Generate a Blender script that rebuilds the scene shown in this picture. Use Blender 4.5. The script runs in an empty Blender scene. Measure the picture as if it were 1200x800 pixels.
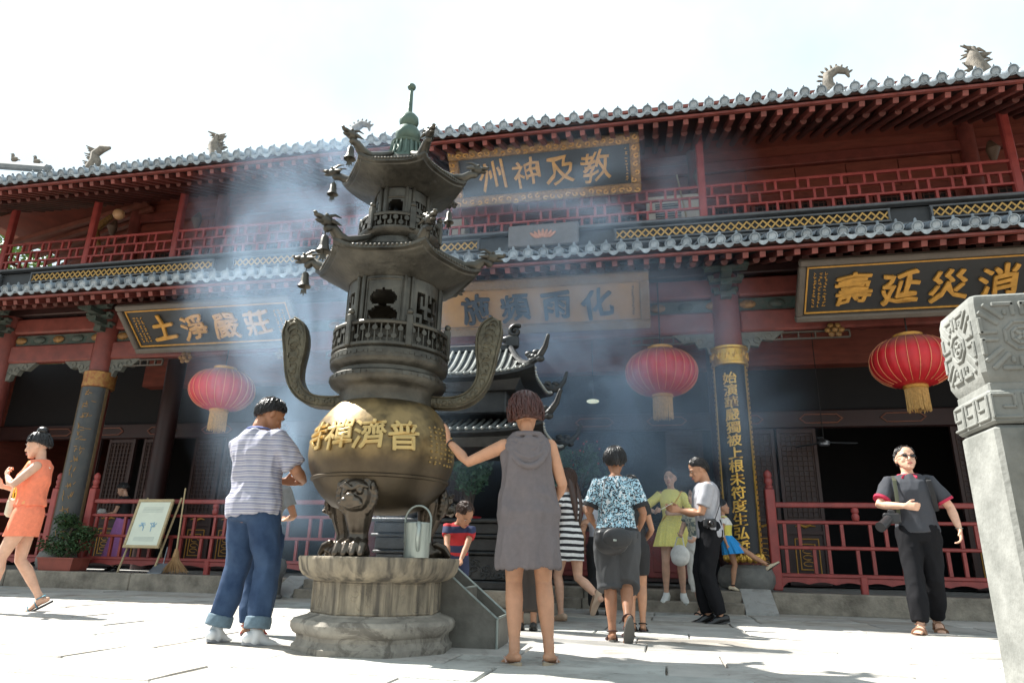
import bpy, math, random
import numpy as np
from mathutils import Vector, Matrix, noise
random.seed(7); np.random.seed(7)
PI = math.pi
S = bpy.context.scene
C = S.collection

# ------------------------------------------------------------------ camera
cam_d = bpy.data.cameras.new('camera'); cam = bpy.data.objects.new('camera', cam_d); C.objects.link(cam)
S.camera = cam
cam_d.sensor_width = 36; cam_d.lens = 801.0 / 1200 * 36
cam_d.clip_start = 0.05; cam_d.clip_end = 2000
cam.matrix_world = Matrix(((0.9785483, 0.04229136, 0.20163002, 0), (0.20487069, -0.30288243, -0.93074714, 0),
                           (0.02170763, 0.95208911, -0.30504935, 0.6), (0, 0, 0, 1)))
S.render.resolution_x = 1024; S.render.resolution_y = 682
# ------------------------------------------------------------------ light
S.view_settings.view_transform = 'Standard'; S.view_settings.look = 'None'
S.view_settings.exposure = 1.6; S.view_settings.gamma = 1
SUN = Vector((-0.78, 0.17, 1.0)).normalized()
w = bpy.data.worlds.new('World'); S.world = w; w.use_nodes = True
nt = w.node_tree; bg = nt.nodes['Background']
sky = nt.nodes.new('ShaderNodeTexSky'); sky.sky_type = 'NISHITA'; sky.sun_disc = False
sky.sun_elevation = math.asin(SUN.z); sky.sun_rotation = math.atan2(SUN.x, SUN.y)
sky.dust_density = 1.0; sky.air_density = 1.0
geo = nt.nodes.new('ShaderNodeTexCoord'); cn = nt.nodes.new('ShaderNodeTexNoise')
cn.inputs['Scale'].default_value = 2.2; cn.inputs['Detail'].default_value = 6; cn.inputs['Roughness'].default_value = 0.55
nt.links.new(geo.outputs['Generated'], cn.inputs['Vector'])
rp = nt.nodes.new('ShaderNodeValToRGB'); rp.color_ramp.elements[0].position = 0.28; rp.color_ramp.elements[1].position = 0.60; rp.color_ramp.elements[0].color = (.60, .60, .60, 1)
nt.links.new(cn.outputs['Fac'], rp.inputs['Fac'])
mx = nt.nodes.new('ShaderNodeMix'); mx.data_type = 'RGBA'
nt.links.new(rp.outputs['Color'], mx.inputs['Factor'])
nt.links.new(sky.outputs['Color'], mx.inputs['A']); mx.inputs['B'].default_value = (7.0, 8.2, 8.7, 1)
nt.links.new(mx.outputs['Result'], bg.inputs['Color']); bg.inputs['Strength'].default_value = 0.05
sd = bpy.data.lights.new('sun', 'SUN'); sd.energy = 5.0; sd.angle = math.radians(0.53); sd.color = (1, 0.965, 0.90)
so = bpy.data.objects.new('sun', sd); C.objects.link(so)
so.rotation_euler = SUN.to_track_quat('Z', 'Y').to_euler()
S.cycles.use_denoising = True
S.cycles.volume_step_rate = 4.0; S.cycles.volume_max_steps = 64
S.cycles.max_bounces = 8; S.cycles.volume_bounces = 1

# ------------------------------------------------------------------ helpers
MATS = {}
def mat(name, col, rough=0.6, metal=0.0, var=0.12, scale=6.0, bump=0.0, bscale=None, col2=None, spec=0.5, coat=0.0, stretch=None, trans=0.0, rnd=0.0):
    if name in MATS: return MATS[name]
    m = bpy.data.materials.new(name); MATS[name] = m; m.use_nodes = True
    t = m.node_tree; b = t.nodes['Principled BSDF']; L = t.links.new
    b.inputs['Roughness'].default_value = rough; b.inputs['Metallic'].default_value = metal
    b.inputs['Specular IOR Level'].default_value = spec
    if coat: b.inputs['Coat Weight'].default_value = coat; b.inputs['Coat Roughness'].default_value = 0.15
    tc = t.nodes.new('ShaderNodeTexCoord'); mp = t.nodes.new('ShaderNodeMapping')
    L(tc.outputs['Object'], mp.inputs['Vector'])
    if stretch: mp.inputs['Scale'].default_value = stretch
    n = t.nodes.new('ShaderNodeTexNoise'); n.inputs['Scale'].default_value = scale; n.inputs['Detail'].default_value = 7; n.inputs['Roughness'].default_value = 0.62
    L(mp.outputs['Vector'], n.inputs['Vector'])
    r = t.nodes.new('ShaderNodeValToRGB'); r.color_ramp.elements[0].position = 0.3; r.color_ramp.elements[1].position = 0.7
    c = np.array(col[:3]); c2 = np.array(col2[:3]) if col2 is not None else np.clip(c * (1 + var), 0, 1)
    c1 = c * (1 - var) if col2 is None else c
    r.color_ramp.elements[0].color = (*c1, 1); r.color_ramp.elements[1].color = (*c2, 1)
    L(n.outputs['Fac'], r.inputs['Fac']); L(r.outputs['Color'], b.inputs['Base Color'])
    mr = t.nodes.new('ShaderNodeMapRange'); mr.inputs['To Min'].default_value = max(rough - 0.12, 0.03); mr.inputs['To Max'].default_value = min(rough + 0.12, 1)
    L(n.outputs['Fac'], mr.inputs['Value']); L(mr.outputs['Result'], b.inputs['Roughness'])
    if bump:
        n2 = t.nodes.new('ShaderNodeTexNoise'); n2.inputs['Scale'].default_value = bscale or scale * 4; n2.inputs['Detail'].default_value = 5
        L(mp.outputs['Vector'], n2.inputs['Vector'])
        bp = t.nodes.new('ShaderNodeBump'); bp.inputs['Strength'].default_value = 1.0; bp.inputs['Distance'].default_value = bump
        L(n2.outputs['Fac'], bp.inputs['Height']); L(bp.outputs['Normal'], b.inputs['Normal'])
    if rnd:                      # alike pieces weather differently
        oi = t.nodes.new('ShaderNodeObjectInfo'); hs = t.nodes.new('ShaderNodeHueSaturation'); m1 = t.nodes.new('ShaderNodeMapRange'); m1.inputs['To Min'].default_value = 1 - rnd; m1.inputs['To Max'].default_value = 1 + rnd; L(oi.outputs['Random'], m1.inputs[0]); L(m1.outputs[0], hs.inputs['Value']); L(r.outputs['Color'], hs.inputs['Color']); L(hs.outputs[0], b.inputs['Base Color'])
    return m
def node_of(m, typ): return next(n for n in m.node_tree.nodes if n.bl_idname == typ)
def mix_into(m, fac_socket, col):
    """lay another colour over the base colour where fac is 1"""
    t = m.node_tree; b = t.nodes['Principled BSDF']; old = b.inputs['Base Color'].links[0].from_socket
    x = t.nodes.new('ShaderNodeMix'); x.data_type = 'RGBA'
    t.links.new(fac_socket, x.inputs['Factor']); t.links.new(old, x.inputs['A'])
    x.inputs['B'].default_value = (*col, 1) if len(col) == 3 else col
    t.links.new(x.outputs['Result'], b.inputs['Base Color']); return x
def zstripe(m, lo, hi, scale, col, axis='Z', wob=0.5):
    """printed stripes: period 1/scale metres, stripe where the phase is between lo and hi"""
    t = m.node_tree; L = t.links.new
    tc = t.nodes.new('ShaderNodeTexCoord'); sp = t.nodes.new('ShaderNodeSeparateXYZ'); L(tc.outputs['Object'], sp.inputs[0])
    a = t.nodes.new('ShaderNodeMath'); a.operation = 'MULTIPLY'; a.inputs[1].default_value = scale; L(sp.outputs[axis], a.inputs[0])
    n = t.nodes.new('ShaderNodeTexNoise'); n.inputs['Scale'].default_value = 5; L(tc.outputs['Object'], n.inputs[0])
    q = t.nodes.new('ShaderNodeMath'); q.operation = 'MULTIPLY_ADD'; q.inputs[1].default_value = wob; L(n.outputs['Fac'], q.inputs[0]); L(a.outputs[0], q.inputs[2])
    f = t.nodes.new('ShaderNodeMath'); f.operation = 'FRACT'; L(q.outputs[0], f.inputs[0])
    g = t.nodes.new('ShaderNodeMath'); g.operation = 'COMPARE'; g.inputs[1].default_value = (lo + hi) / 2; g.inputs[2].default_value = (hi - lo) / 2
    L(f.outputs[0], g.inputs[0]); mix_into(m, g.outputs[0], col)

class MB:
    def __init__(s): s.v = []; s.f = []
    def add(s, vs, fs):
        k = len(s.v); s.v += [tuple(p) for p in vs]; s.f += [tuple(i + k for i in f) for f in fs]; return s
    def box(s, c, d, rz=0.0, rx=0.0, ry=0.0):
        x, y, z = d[0] / 2, d[1] / 2, d[2] / 2
        M = Matrix.Rotation(rz, 3, 'Z') @ Matrix.Rotation(ry, 3, 'Y') @ Matrix.Rotation(rx, 3, 'X')
        vs = [Vector(c) + M @ Vector((i, j, k)) for k in (-z, z) for j in (-y, y) for i in (-x, x)]
        return s.add(vs, [(0, 2, 3, 1), (4, 5, 7, 6), (0, 1, 5, 4), (2, 6, 7, 3), (0, 4, 6, 2), (1, 3, 7, 5)])
    def bbox(s, c, d, b=0.01, rz=0.0, rx=0.0):
        """box with chamfered edges: three crossed boxes hulled"""
        x, y, z = d[0] / 2, d[1] / 2, d[2] / 2; b = min(b, x * .9, y * .9, z * .9)
        M = Matrix.Rotation(rz, 3, 'Z') @ Matrix.Rotation(rx, 3, 'X')
        rings = []
        for zz, ins in ((-z, b), (-z + b, 0), (z - b, 0), (z, b)):
            X, Y = x - ins, y - ins
            cb = b * (1 if ins == 0 else .5)
            rings.append([Vector(c) + M @ Vector(p + (zz,)) for p in ((-X + cb, -Y), (X - cb, -Y), (X, -Y + cb), (X, Y - cb), (X - cb, Y), (-X + cb, Y), (-X, Y - cb), (-X, -Y + cb))])
        return s.loft(rings)
    def loft(s, rings, cap=True, closed=True):
        n = len(rings[0]); vs = [p for r in rings for p in r]; fs = []
        for i in range(len(rings) - 1):
            for j in range(n if closed else n - 1):
                a = i * n + j; b_ = i * n + (j + 1) % n
                fs.append((a, b_, b_ + n, a + n))
        if cap: fs.append(tuple(range(n - 1, -1, -1))); fs.append(tuple((len(rings) - 1) * n + i for i in range(n)))
        return s.add(vs, fs)
    def lathe(s, prof, n=32, c=(0, 0), a0=0.0, lobes=0, lobe_amp=0.0, cap=True):
        rings = []
        for r, z in prof:
            rings.append([(c[0] + r * (1 + lobe_amp * abs(math.cos(lobes * a / 2)) if lobes else 1) * math.cos(a), c[1] + r * (1 + lobe_amp * abs(math.cos(lobes * a / 2)) if lobes else 1) * math.sin(a), z)
                          for a in (a0 + 2 * PI * k / n for k in range(n))])
        return s.loft(rings, cap)
    def tube(s, pts, rad, n=12, ref=(0, 0, 1), round_=True):
        """pts list, rad list of r or (a,b): a across ref, b along ref; rounded ends"""
        P_ = [Vector(p) for p in pts]; R_ = [(r, r) if not hasattr(r, '__len__') else tuple(r) for r in rad]
        if round_:
            def ends(p0, p1, r):
                d = (p0 - p1).normalized(); m = min(r)
                return [(p0 + d * m * math.sin(q), (r[0] * math.cos(q), r[1] * math.cos(q))) for q in (0.5, 1.0, 1.45)]
            A = ends(P_[0], P_[1], R_[0])[::-1]; B = ends(P_[-1], P_[-2], R_[-1])
            P_ = [a for a, _ in A] + P_ + [b for b, _ in B]; R_ = [r for _, r in A] + R_ + [r for _, r in B]
        rings = []; u = None
        for i, p in enumerate(P_):
            d = (P_[min(i + 1, len(P_) - 1)] - P_[max(i - 1, 0)]).normalized()
            if u is None:
                rf = Vector(ref)
                if abs(d.dot(rf)) > 0.95: rf = Vector((0, 1, 0)) if abs(d.y) < 0.9 else Vector((1, 0, 0))
                u = (rf - d * d.dot(rf)).normalized()
            else: u = (u - d * d.dot(u)).normalized()
            v = d.cross(u)
            rings.append([p + v * R_[i][0] * math.cos(2 * PI * k / n) + u * R_[i][1] * math.sin(2 * PI * k / n) for k in range(n)])
        return s.loft(rings)
    def ball(s, c, r, n=12, m=8, rot=None):
        r = (r, r, r) if not hasattr(r, '__len__') else r
        rings = []
        for i in range(m + 1):
            t = -PI / 2 + PI * (0.02 + 0.96 * i / m)
            rings.append([Vector(c) + ((rot @ Vector(q)) if rot else Vector(q)) for q in ((r[0] * math.cos(t) * math.cos(a), r[1] * math.cos(t) * math.sin(a), r[2] * math.sin(t)) for a in (2 * PI * k / n for k in range(n)))])
        return s.loft(rings)
    def prism(s, pts, y0, y1):
        """outline in x,z extruded in y"""
        n = len(pts); a = [(x, y0, z) for x, z in pts]; b = [(x, y1, z) for x, z in pts]
        return s.add(a + b, [tuple(range(n))] + [tuple(range(2 * n - 1, n - 1, -1))] + [(i, i + n, (i + 1) % n + n, (i + 1) % n) for i in range(n)])
    def mesh(s, name):
        me = bpy.data.meshes.new(name); me.from_pydata(s.v, [], s.f); me.update(); return me
    def xf(s, M):
        s.v = [tuple(M @ Vector(p)) for p in s.v]; return s

import bmesh
def fixn(me):
    bm = bmesh.new(); bm.from_mesh(me); bmesh.ops.recalc_face_normals(bm, faces=bm.faces); bm.to_mesh(me); bm.free()
def obj(name, geo_, m, parent=None, smooth=False, loc=None, label=None, kind=None, rot=None):
    me = geo_ if isinstance(geo_, bpy.types.Mesh) else geo_.mesh(name)
    if not isinstance(geo_, bpy.types.Mesh): fixn(me)
    if m is not None and not me.materials: me.materials.append(m)
    if smooth:
        me.polygons.foreach_set('use_smooth', [True] * len(me.polygons))
        if smooth != 'all':
            try: me.set_sharp_from_angle(angle=math.radians(smooth if smooth is not True else 40))
            except Exception: pass
    o = bpy.data.objects.new(name, me); C.objects.link(o)
    if parent: o.parent = parent
    if loc is not None: o.location = loc
    if rot is not None: o.rotation_euler = rot
    if label: o['label'] = label
    if kind: o['kind'] = kind
    return o
def thing(name, label, cat, loc=(0, 0, 0), rz=0.0, group=None, rx=0.0):
    o = bpy.data.objects.new(name, None); C.objects.link(o); o.location = loc; o.rotation_euler = (rx, 0, rz)
    o['label'] = label; o['category'] = cat
    if group: o['group'] = group
    o.empty_display_size = 0.2
    return o
def copies(name, me, parent, places, m=None):
    """alike pieces sharing one mesh; places = (x,y,z[,rz[,(sx,sy,sz)]])"""
    for p in places:
        o = bpy.data.objects.new(name, me); C.objects.link(o); o.parent = parent; o.location = p[:3]
        if len(p) > 3: o.rotation_euler = (0, 0, p[3])
        if len(p) > 4: o.scale = p[4]
def struct(o): o['kind'] = 'structure'; return o
def shared(name, mb, m, smooth=False):
    me = mb.mesh(name); fixn(me); me.materials.append(m)
    if smooth: me.polygons.foreach_set('use_smooth', [True] * len(me.polygons)); me.set_sharp_from_angle(angle=math.radians(35))
    return me
TXT = {}
def glyph(txt, size, ext=0.01, off=0.0, fat=0.012, warp=0.0):
    key = (txt, size, ext, off, fat, warp)
    if key in TXT: return TXT[key]
    cu = bpy.data.curves.new('t', 'FONT'); cu.body = txt; cu.size = size; cu.extrude = ext; cu.offset = off * size; cu.align_x = 'CENTER'; cu.resolution_u = 2
    o = bpy.data.objects.new('t', cu); C.objects.link(o)
    dg = bpy.context.evaluated_depsgraph_get(); me = bpy.data.meshes.new_from_object(o.evaluated_get(dg))
    v = np.zeros(len(me.vertices) * 3); me.vertices.foreach_get('co', v); v = v.reshape(-1, 3)
    bpy.data.objects.remove(o)
    if len(v):
        c = (v.max(0) + v.min(0)) / 2; v -= c
        v = np.stack([v[:, 0], -v[:, 2], v[:, 1]], 1)      # stands upright, faces -Y
        if warp:                                            # a brush-written hand: strokes bend a little
            v[:, 2] += v[:, 0] * .10; v[:, 0] += warp * size * np.sin(v[:, 2] / size * 9 + ord(txt) % 7); v[:, 2] += warp * size * np.sin(v[:, 0] / size * 8 + ord(txt) % 5)
        fs = [tuple(p.vertices) for p in me.polygons]; mb = MB(); d = fat * size
        for k, (dx, dz) in enumerate(((0, 0), (d, d * .4), (-d, -d * .4), (d * .5, -d), (-d * .5, d)) if fat else ((0, 0),)):
            mb.add([(x + dx, y * (1 + .05 * k) - .0006 * k, z + dz) for x, y, z in v], fs)
        me = mb.mesh('glyph')
    me.materials.clear(); me.update(); TXT[key] = me; return me
def remesh(mb, voxel, smooth=3, wr=0.0, wfreq=9.0, stretch=(1, 1, 1), seed=0, fold=None):
    me = mb.mesh('r'); fixn(me); o = bpy.data.objects.new('r', me); C.objects.link(o)
    md = o.modifiers.new('r', 'REMESH'); md.mode = 'VOXEL'; md.voxel_size = voxel; md.use_smooth_shade = True
    sm = o.modifiers.new('s', 'SMOOTH'); sm.iterations = smooth; sm.factor = 0.5
    dg = bpy.context.evaluated_depsgraph_get(); out = bpy.data.meshes.new_from_object(o.evaluated_get(dg)); bpy.data.objects.remove(o)
    if wr:
        n = len(out.vertices); co = np.zeros(n * 3); no = np.zeros(n * 3)
        out.vertices.foreach_get('co', co); out.vertices.foreach_get('normal', no); co = co.reshape(-1, 3); no = no.reshape(-1, 3)
        d = np.empty(n); sd_ = seed * 3.7
        for i in range(n):
            p = co[i]; q = Vector((p[0] * wfreq * stretch[0] + sd_, p[1] * wfreq * stretch[1], p[2] * wfreq * stretch[2]))
            k = noise.noise(q); d[i] = (1 - abs(k) * 2.4) * 0.7 + noise.noise(q * 2.3) * 0.4
        d = np.maximum(d, -.22)
        amp = wr * (fold(co) if fold else 1.0)
        out.vertices.foreach_set('co', (co + no * (d * amp)[:, None]).ravel())
    out.polygons.foreach_set('use_smooth', [True] * len(out.polygons)); out.update(); out.name = 'm'
    return out
# ------------------------------------------------------------------ materials
M_slab = mat('paving_stone', (0.30, 0.285, 0.26), 0.85, var=0.0, col2=(0.48, 0.455, 0.42), scale=2.2, rnd=.10, bump=0.006, bscale=22)
M_slab2 = mat('paving_stone_warm', (0.29, 0.26, 0.225), 0.85, col2=(0.46, 0.425, 0.375), scale=3.1, rnd=.10, bump=0.006, bscale=18)
M_slab3 = mat('paving_stone_grey', (0.26, 0.26, 0.24), 0.85, col2=(0.43, 0.43, 0.40), scale=2.7, rnd=.10, bump=0.007, bscale=26)
M_dirt = mat('joint_dirt', (0.26, 0.22, 0.18), 0.95, scale=9, bump=0.01)
M_step = mat('step_stone', (0.11, 0.092, 0.072), 0.85, col2=(0.34, 0.295, 0.235), scale=3.5, bump=0.012, bscale=26)
M_stepg = mat('step_stone_light', (0.27, 0.265, 0.25), 0.8, col2=(0.40, 0.39, 0.37), scale=3, bump=0.004)
M_red = mat('red_lacquer', (0.12, 0.030, 0.024), 0.5, col2=(0.22, 0.055, 0.043), scale=5, bump=0.0015, bscale=30)
M_redb = mat('red_rail_paint', (0.20, 0.030, 0.027), 0.48, col2=(0.31, 0.052, 0.044), scale=7, rnd=.16, bump=0.0012, bscale=40)
M_redd = mat('dark_red_boards', (0.14, 0.036, 0.025), 0.55, col2=(0.24, 0.062, 0.042), scale=3, stretch=(1, 1, 5))
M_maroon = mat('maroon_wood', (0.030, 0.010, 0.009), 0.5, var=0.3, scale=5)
M_dark = mat('dark_wood', (0.012, 0.010, 0.010), 0.6, var=0.3, scale=5)
M_shade = mat('interior_shade', (0.007, 0.007, 0.009), 0.8, var=0.2)  # near-black colour carries the shade inside the hall and behind the windows
M_tile = mat('grey_roof_tile', (0.14, 0.175, 0.205), 0.42, col2=(0.31, 0.36, 0.40), scale=14, rnd=.28, bump=0.002, bscale=50)
M_tiled = mat('roof_tile_body', (0.12, 0.14, 0.15), 0.6, col2=(0.22, 0.24, 0.25), scale=5)
M_gold = mat('gold_leaf', (0.62, 0.38, 0.08), 0.38, metal=0.75, var=0.2, scale=14, bump=0.003, bscale=60)
M_goldp = mat('gold_paint', (0.50, 0.26, 0.05), 0.5, metal=0.25, var=0.25, scale=12)
M_goldd = mat('dull_gold_carving', (0.36, 0.20, 0.06), 0.55, metal=0.2, col2=(0.13, 0.07, 0.03), scale=22, bump=0.012, bscale=30)
M_black = mat('black_lacquer', (0.008, 0.010, 0.014), 0.35, var=0.3, scale=3, spec=.35)
M_board = mat('plaque_black', (0.016, 0.018, 0.020), 0.5, var=0.3, scale=3)
M_boardg = mat('plaque_frame_grey', (0.10, 0.085, 0.07), 0.6, var=0.2, scale=8)
M_ochre = mat('plaque_ochre', (0.33, 0.17, 0.055), 0.6, col2=(0.46, 0.26, 0.09), scale=3, bump=0.002)
M_inkblue = mat('ink_blue', (0.025, 0.035, 0.05), 0.6)
M_green = mat('painted_green', (0.035, 0.075, 0.065), 0.6, col2=(0.09, 0.09, 0.08), scale=12, bump=0.01)
M_bronze = mat('dark_bronze', (0.028, 0.026, 0.022), 0.42, metal=0.60, col2=(0.105, 0.098, 0.080), scale=5, bump=0.004, bscale=30)
M_bronzes = mat('bronze_smooth', (0.055, 0.045, 0.035), 0.30, metal=0.85, col2=(0.12, 0.10, 0.08), scale=4, bump=0.0015, bscale=25)
M_verd = mat('verdigris_bronze', (0.055, 0.09, 0.075), 0.5, metal=0.45, col2=(0.10, 0.15, 0.12), scale=8, bump=0.003)
M_stone = mat('pedestal_stone', (0.13, 0.11, 0.085), 0.88, col2=(0.38, 0.32, 0.23), scale=4.2, bump=0.008, bscale=30, stretch=(1.6, 1.6, .6))
M_stone2 = mat('plinth_stone', (0.15, 0.135, 0.115), 0.88, col2=(0.35, 0.32, 0.27), scale=4.5, bump=0.005, bscale=35)
M_pillar = mat('pillar_stone', (0.12, 0.125, 0.115), 0.9, col2=(0.235, 0.24, 0.225), scale=9, bump=0.003, bscale=60)
M_galv = mat('galvanised_metal', (0.20, 0.23, 0.215), 0.42, metal=0.5, col2=(0.36, 0.40, 0.37), scale=7, stretch=(3, 3, .4), bump=0.001)
M_trough = mat('trough_metal', (0.085, 0.08, 0.068), 0.6, metal=0.2, col2=(0.20, 0.19, 0.165), scale=5, bump=0.003)
M_lant = mat('red_silk', (0.50, 0.012, 0.02), 0.5, var=0.15, scale=4)
M_white = mat('white_paint', (0.72, 0.72, 0.68), 0.5, var=0.05)
M_paper = mat('notice_paper', (0.62, 0.66, 0.55), 0.6, var=0.06, scale=4)
M_oak = mat('pale_wood', (0.40, 0.31, 0.17), 0.6, var=0.2, scale=8, stretch=(1, 1, 6))
M_straw = mat('broom_straw', (0.34, 0.20, 0.09), 0.8, var=0.35, scale=30, stretch=(5, 5, .6))
M_leaf = mat('leaf_green', (0.035, 0.085, 0.025), 0.55, col2=(0.09, 0.16, 0.04), scale=6)
M_leafd = mat('leaf_dark', (0.02, 0.05, 0.018), 0.55, col2=(0.05, 0.10, 0.03), scale=9)
M_bark = mat('bark', (0.09, 0.065, 0.045), 0.9, var=0.3, scale=8, bump=0.01)
M_terra = mat('terracotta', (0.25, 0.06, 0.04), 0.7, var=0.2)
M_grey = mat('grey_metal', (0.22, 0.24, 0.27), 0.4, metal=0.6)
M_carved = mat('carved_ornament', (0.10, 0.09, 0.075), 0.8, col2=(0.24, 0.21, 0.17), scale=14, bump=0.01)

def stains(m, sc, lo, hi, col, amt=.6):
    t = m.node_tree; L = t.links.new; tc = t.nodes.new('ShaderNodeTexCoord'); n = t.nodes.new('ShaderNodeTexNoise'); n.inputs['Scale'].default_value = sc; n.inputs['Detail'].default_value = 9; n.inputs['Roughness'].default_value = .7; n.inputs['Distortion'].default_value = .8; L(tc.outputs['Object'], n.inputs[0])
    r = t.nodes.new('ShaderNodeMapRange'); r.inputs['From Min'].default_value = lo; r.inputs['From Max'].default_value = hi; r.inputs['To Max'].default_value = amt; L(n.outputs['Fac'], r.inputs[0]); mix_into(m, r.outputs[0], col)
for m_ in (M_slab, M_slab2, M_slab3): stains(m_, 1.3, .52, .66, (.12, .10, .08), .55); stains(m_, 7, .60, .68, (.10, .08, .06), .6)
stains(M_stepg, 3, .52, .66, (.12, .10, .08), .5); stains(M_stone2, 5, .52, .62, (.07, .06, .05), .7); stains(M_redb, 9, .60, .70, (.22, .08, .06), .3)
# ------------------------------------------------------------------ ground
ground = struct(obj('courtyard_ground', MB().add([(-400, -400, -0.035), (400, -400, -0.035), (400, 400, -0.035), (-400, 400, -0.035)], [(0, 1, 2, 3)]), M_dirt))
ys = 1.6; nslab = 0; row = 0
sm_ = [M_slab, M_slab2, M_slab3, M_slab]
while ys < 10.35 and nslab < 290:
    d = [0.56, 0.48, 0.62, 0.52][row % 4] * (1 + 0.25 * (ys > 7))
    if ys + d > 10.28: d = 10.33 - ys
    xl = -4.6 - max(0, ys - 2.5) * 1.35; xr = 2.0 + ys * 0.62; x = xl - random.random()
    while x < xr:
        L_ = random.uniform(0.75, 1.45)
        b = MB(); z = random.uniform(-0.003, 0.003); g = random.uniform(.002, .006)
        x0, x1, y0, y1 = x + g, x + L_ - g, ys + g, ys + d - g
        nx = 5; top = []
        c8 = [(x0 + .01, y0), (x0 + (x1 - x0) * .5, y0 + random.uniform(0, .005)), (x1 - .012, y0), (x1, y0 + .01), (x1 - random.uniform(0, .006), (y0 + y1) / 2), (x1, y1 - .012), (x1 - .01, y1), (x0 + .012, y1), (x0, y1 - .01), (x0 + random.uniform(0, .006), (y0 + y1) / 2), (x0, y0 + .012)]
        ins = lambda p, k: (p[0] + (k if p[0] < (x0 + x1) / 2 else -k), p[1] + (k if p[1] < (y0 + y1) / 2 else -k))
        tx, ty = random.uniform(-.004, .004), random.uniform(-.004, .004)
        b.loft([[(px, py, -0.05) for px, py in c8], [(px, py, z - 0.008) for px, py in c8],
                [(*ins(p, .007), z + tx * (p[0] - x0) + ty * (p[1] - y0)) for p in c8]])
        obj('paving_slab', b, random.choice(sm_), ground)
        x += L_; nslab += 1
    ys += d; row += 1

# ------------------------------------------------------------------ platform and steps
DZ = 0.27; PY = 10.36
plat = struct(obj('stone_platform', MB().box((-5, 17.6, DZ / 2 - 0.03), (31, 13.95, DZ + 0.02)), M_stepg))
x = -20.0
while x < 10:        # kerb stones: edge blocks with a worn upper lip
    L_ = random.uniform(1.5, 2.6)
    if x + L_ > -5.75 and x < -5.75: L_ = -5.75 - x
    if -5.76 < x < 1.43: x = 1.43; continue
    b = MB(); j = random.uniform(-.006, .006)
    b.bbox((x + L_ / 2, PY + 0.14 + j, DZ / 2 - .03), (L_ - 0.012, 0.30, DZ + 0.06 - .004), 0.018)
    obj('kerb_stone', b, M_step, plat); x += L_
for i, (y0, z0) in enumerate(((9.92, 0.0), (10.20, 0.135))):
    xs = [-5.40, -3.2, -1.1, 1.03]
    for a, b_ in zip(xs, xs[1:]):
        obj('step_block', MB().bbox(((a + b_) / 2, y0 + 0.3, z0 + 0.0675 - .02), (b_ - a - 0.012, 0.60, 0.135 + .036), 0.014), M_step, plat)
    
for x0, x1 in ((-5.76, -5.40), (1.03, 1.43)):    # sloping cheek stones
    prof = [(9.86, -.02), (9.86, 0.03), (10.44, DZ + 0.03), (10.64, DZ + 0.03), (10.64, -.02)]
    obj('cheek_stone', MB().add([(x0, y, z) for y, z in prof] + [(x1, y, z) for y, z in prof],
        [(0, 1, 2, 3, 4), (9, 8, 7, 6, 5)] + [(i, i + 5, (i + 1) % 5 + 5, (i + 1) % 5) for i in range(5)]), M_stepg, plat)

# ------------------------------------------------------------------ temple hall
hall = thing('temple_hall', 'two storey red timber temple hall with grey tiled eaves and a balcony', 'temple', (0, 12, 0))
def H(name, mb, m, parent=hall, **k):       # built in world coordinates, hung under the hall
    o = obj(name, mb, m, parent, **k)
    if parent is hall: o.matrix_parent_inverse = Matrix.Translation((0, -12, 0))
    return o
def Hc(name, me, places, parent=hall):
    for p in places:
        o = bpy.data.objects.new(name, me); C.objects.link(o); o.parent = parent
        o.location = p[:3]
        if parent is hall: o.matrix_parent_inverse = Matrix.Translation((0, -12, 0))
        if len(p) > 3: o.rotation_euler = p[3]
COLS = [-12.95, -10.55, -4.75, 1.18, 6.95]
CY = 10.95
col_me = shared('column', MB().lathe([(0.23, 0.62), (0.225, 2.6), (0.215, 4.7), (0.21, 5.15)], 28), M_red, True)
Hc('column', col_me, [(x, CY, 0) for x in COLS])
base_me = shared('column_base', MB().lathe([(0.27, DZ), (0.36, DZ + .03), (0.40, DZ + .11), (0.40, DZ + .20), (0.36, DZ + .30), (0.28, DZ + .345)], 28), mat('column_base_stone', (0.10, 0.10, 0.095), 0.7, col2=(0.19, 0.185, 0.17), scale=6, bump=0.006), True)
Hc('column_base', base_me, [(x, CY, 0) for x in COLS])
# second row of columns inside the gallery
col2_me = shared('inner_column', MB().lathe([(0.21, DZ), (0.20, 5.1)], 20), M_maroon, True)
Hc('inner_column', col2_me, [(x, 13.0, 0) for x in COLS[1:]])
# main beams across the front
edges = [-16.0] + COLS + [9.0]
for a, b_ in zip(edges, edges[1:]):
    H('tie_beam', MB().bbox(((a + b_) / 2, CY, 4.34), (b_ - a - 0.40, 0.20, 0.36), 0.03), M_red)
    H('painted_board', MB().box(((a + b_) / 2, CY + .03, 4.64), (b_ - a - 0.42, 0.08, 0.22)), M_green)
    H('upper_beam', MB().bbox(((a + b_) / 2, CY, 4.93), (b_ - a - 0.40, 0.22, 0.32), 0.03), M_red)
    for k in range(int((b_ - a) / .45)):      # small carved bosses on the painted board
        H('carved_boss', MB().ball((a + .35 + k * .45, CY - .03, 4.64), (0.13, 0.05, 0.075), 10, 6), M_green if k % 2 else M_goldd, smooth=True)
H('plate_beam', MB().bbox((-3.5, CY, 5.22), (25, 0.3, 0.16), 0.02), M_maroon)
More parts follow.
